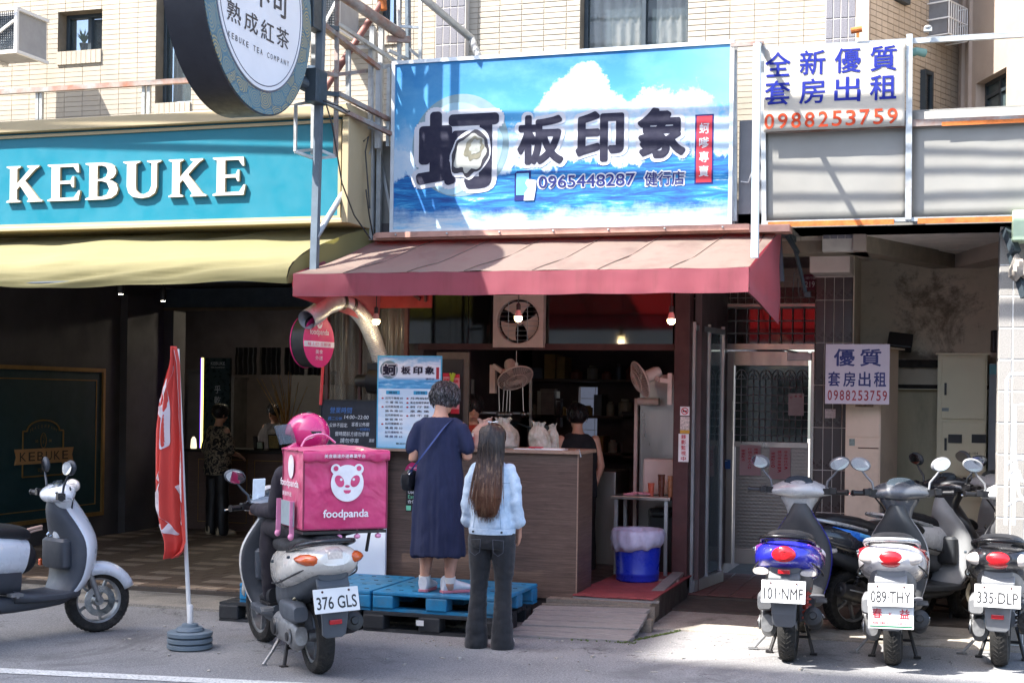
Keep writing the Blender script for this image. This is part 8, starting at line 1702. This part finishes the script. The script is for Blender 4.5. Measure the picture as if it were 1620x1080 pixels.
# ---- courier on the delivery scooter
w3 = root('person', 'delivery courier in a pink full helmet and dark clothes sitting on the white scooter', 'person', tuple(sc7.location)); w3.rotation_euler = sc7.rotation_euler; w3.location = Vector(sc7.location)+Vector((.09, .05, 0))
arms = [limb((-.18, .40, 1.27), (-.22, .50, 1.03), (-.27, .80, 1.015), .05, .042, .03), limb((.18, .40, 1.27), (.22, .50, 1.03), (.27, .80, 1.015), .05, .042, .03)]
legs = [limb((-.1, .28, .92), (-.2, .70, .90), (-.2, .78, .42), .09, .065, .042), limb((.1, .28, .92), (.17, .70, .90), (.15, .78, .42), .09, .065, .042)]
body('body', M_skin, w3, [torso([(.84, .25, .16, .13), (.95, .26, .16, .12), (1.1, .32, .155, .11), (1.25, .38, .17, .11), (1.33, .40, .15, .08), (1.39, .41, .06, .055)]), ([(0, .40, 1.36), (0, .44, 1.47)], [.055, .05])]+arms+legs+hand((-.27, .80, 1.02), (0, .75, -.1), (0, .1, -1), (1, 0, 0))+hand((.27, .80, 1.02), (0, .75, -.1), (0, .1, -1), (-1, 0, 0)), .011)
M_jk = cloth_mat('dark_plum_jacket', '1d1a22', '2a2530', .8, 18, .3); M_tr = cloth_mat('dark_trousers', '19161d', '241f29', .85, 20, .3)
body('jacket', M_jk, w3, [torso([(.86, .24, .185, .15), (.98, .26, .185, .145), (1.1, .31, .19, .14), (1.22, .36, .205, .135), (1.31, .39, .18, .105), (1.37, .405, .09, .075)], 14)]+[(p, [q+.018 for q in r_]) for p, r_ in arms], .012, 4, folds(.012, 9, 9))
body('trousers', M_tr, w3, [torso([(.80, .24, .175, .16), (.9, .25, .185, .15), (.97, .26, .17, .13)], 6)]+[(p, [q+.016 for q in r_]) for p, r_ in legs], .012, 4, folds(.010, 9, 9, 3))
for s_ in (-.2, .15): shoe(w3, (s_, .78, .355), 0, M_seat, M_black)
head(w3, Vector((0, .455, 1.525)), yaw=1.0, pitch=-.1)
HM = Matrix.Translation((0, .45, 1.535)) @ Matrix.Rotation(1.05, 4, 'Z') @ Matrix.Rotation(-.12, 4, 'X'); hm = root('x', None, None); hm.name = 'helmet'; hm.parent = w3; hm.location = (0, 0, 0)
M_hel = pm('helmet_pink', 'd02a72', .22, var=.08, scale=5, coat=.9)
def shell(u, v, g=0.0):   # u round (0 front .. 1), v from crown to rim; the face is left open
    a = pi/2+2*pi*u; e = pi/2-v*(pi*.80); fr = max(0, cos(a-pi/2)); lim = .02 if fr > .55 else 0
    if fr > .5: e = max(e, .16+.25*(1-fr)*-1.0) if v < 1 else .16
    R1 = Vector((.128+g, .148+g, .137+g)); return Vector((R1.x*cos(a)*cos(e), R1.y*sin(a)*cos(e)-.008, R1.z*sin(e)))
b = MB(); b.grid(lambda u, v: HM @ shell(u, v), 64, 30); b.build('shell', M_hel, hm, smooth=True, solid=.012, auto=False)
b = MB(); b.tube([HM @ Vector(p) for p in smoothl([(-.122, .03, -.07), (-.10, .10, -.095), (0, .155, -.10), (.10, .10, -.095), (.122, .03, -.07)], 20)], .026, 10, flat=1.4); b.build('chin_bar', M_hel, hm, smooth=True)
vm = NT('visor'); vm.put(color='5f6f7c', rough=.05, alpha=.65, spec=.9); 
b = MB(); b.grid(lambda u, v: HM @ Vector((.150*cos(pi*(.06+.88*u)), .188*sin(pi*(.06+.88*u))+.0+.02*(1-v), .085-.13*v)), 26, 8); b.build('visor', vm.mat, hm, smooth=True, auto=False)
for (ax, az) in ((0, .1), ):
    b = MB(); b.grid(lambda u, v: HM @ Vector(((-.05+.1*u)*(1-.2*v), -.03-.085*v, .137+.006-.055*v*v*1.2-.03*(abs(u-.5)*2)**2)), 10, 8); b.build('vent_panel', M_alu_dk, hm, smooth=True, solid=.006)
for s_ in (-1, 1):
    b = MB(); b.grid(lambda u, v: HM @ Vector((s_*(.126-.03*u*u), -.02-.11*u, .005+.018*v-.02*u)), 8, 2); b.build('side_vent', M_black, hm, smooth=True, solid=.006)
    FM_ = HM @ frame((s_*.134, .02*s_ if s_ < 0 else -.09, -.05), (0, -1 if s_ < 0 else 1, .3), (0, .3, 1)); b = MB(); put_text(b, 'foodpanda', 0, 0, .11, .022, 0.002, .02, FM_); b.build('text', M_wprint, hm)

# ---- customer at the tea shop
t = NT('patterned_shirt'); n_ = t.noise(17, 5, .65, None, 1.2); t.put(color=t.ramp(n_, (.44, '141315'), (.5, '2c2826'), (.52, 'a3937c'), (.6, '6d6152'), (.62, '1a191b')), rough=.85); M_camo = t.mat
def simple_person(lab, loc, rz, shirt, trs, H=1.0, seed=1, hairc='171417', bare=False, arm='fwd'):
    r = root('person', lab, 'person', loc, rz)
    e = (.18, .98) if arm == 'fwd' else (.03, .80)
    arms = [limb((-.17, 0, 1.28), (-.23, .0, 1.03), (-.2, e[0]+.02, e[1]), .045, .038, .026), limb((.17, 0, 1.28), (.23, .0, 1.03), (.17, e[0]+.02, e[1]), .045, .038, .026)]; legs = [limb((-.09, 0, .80), (-.1, .01, .45), (-.11, -.02, .08), .085, .058, .036), limb((.09, 0, .80), (.1, .01, .45), (.11, -.02, .08), .085, .058, .036)]
    body('body', M_skin, r, [torso([(.78, 0, .15, .11), (.92, 0, .16, .115), (1.05, 0, .14, .1), (1.18, .01, .155, .105), (1.28, 0, .15, .085), (1.34, 0, .06, .055), (1.38, .01, .05, .05)]), ([(0, 0, 1.3), (0, .02, 1.44)], [.052, .048])]+arms+legs+hand((-.2, e[0], e[1]), (.2, .9, -.3), (0, 0, -1), (1, 0, 0))+hand((.17, e[0], e[1]), (-.2, .9, -.3), (0, 0, -1), (-1, 0, 0)), .014)
    sl = [([(s_*.13, 0, 1.29), (s_*.19, -.0, 1.2), (s_*.235, .0, 1.06)], [.055, .068, .072]) for s_ in (-1, 1)] if not bare else []
    body('shirt', shirt, r, [torso([(.74, 0, .19, .15), (.9, 0, .19, .145), (1.05, 0, .185, .135), (1.18, .01, .185, .13), (1.28, 0, .165, .105), (1.34, 0, .09, .075)], 12)]+sl, .014, 4, folds(.012, 9, 6, seed))
    body('trousers', trs, r, [torso([(.72, 0, .16, .13), (.82, 0, .17, .13), (.88, 0, .15, .12)], 6)]+[([(s_*.09, 0, .80), (s_*.1, 0, .5), (s_*.11, 0, .28), (s_*.11, 0, .06)], [.095, .08, .078, .08]) for s_ in (-1, 1)], .014, 4, folds(.010, 9, 5, seed+3))
    h_ = Vector((0, .03, 1.49)); head(r, h_, pitch=-.25); tuft_hair(r, h_, (.092, .108, .102), pm('hair_'+hairc, hairc, .4, var=.4, scale=30), 260, .03, .06, seed, M=Matrix.Translation(h_) @ Matrix.Rotation(-.25, 4, 'X'))
    for s_ in (-.11, .11): shoe(r, (s_, 0, 0), rad(-14 if s_ > 0 else 8), pm('shoe_beige', 'b3a186', .7), pm('shoe_sole_beige', '8c7e68', .7))
    return r
simple_person('customer in a black and beige patterned shirt and black trousers at the tea counter', (W(345, 700, Y=15.55).x, 15.55, .055), rad(-25), M_camo, M_black, seed=2)
simple_person('dim figure in a grey shirt working behind the golden branches of the tea shop', (W(435, 700, Y=17.6).x, 17.6, .055), rad(170), pm('grey_shirt', '55504f', .8), M_black, seed=4)
simple_person('dark haired worker in a red shirt bent behind the poster board of the oyster shop', (W(747, 700, Y=12.35).x, 12.35, .2), rad(205), pm('red_shirt', 'a8382a', .8), M_black, seed=6)
simple_person('worker in a sleeveless black top with a bare arm beside the lit tiled doorway', (W(914, 700, Y=12.9).x, 12.9, .13), rad(30), pm('black_tank', '16151a', .9), M_black, seed=8, bare=True, arm='down')
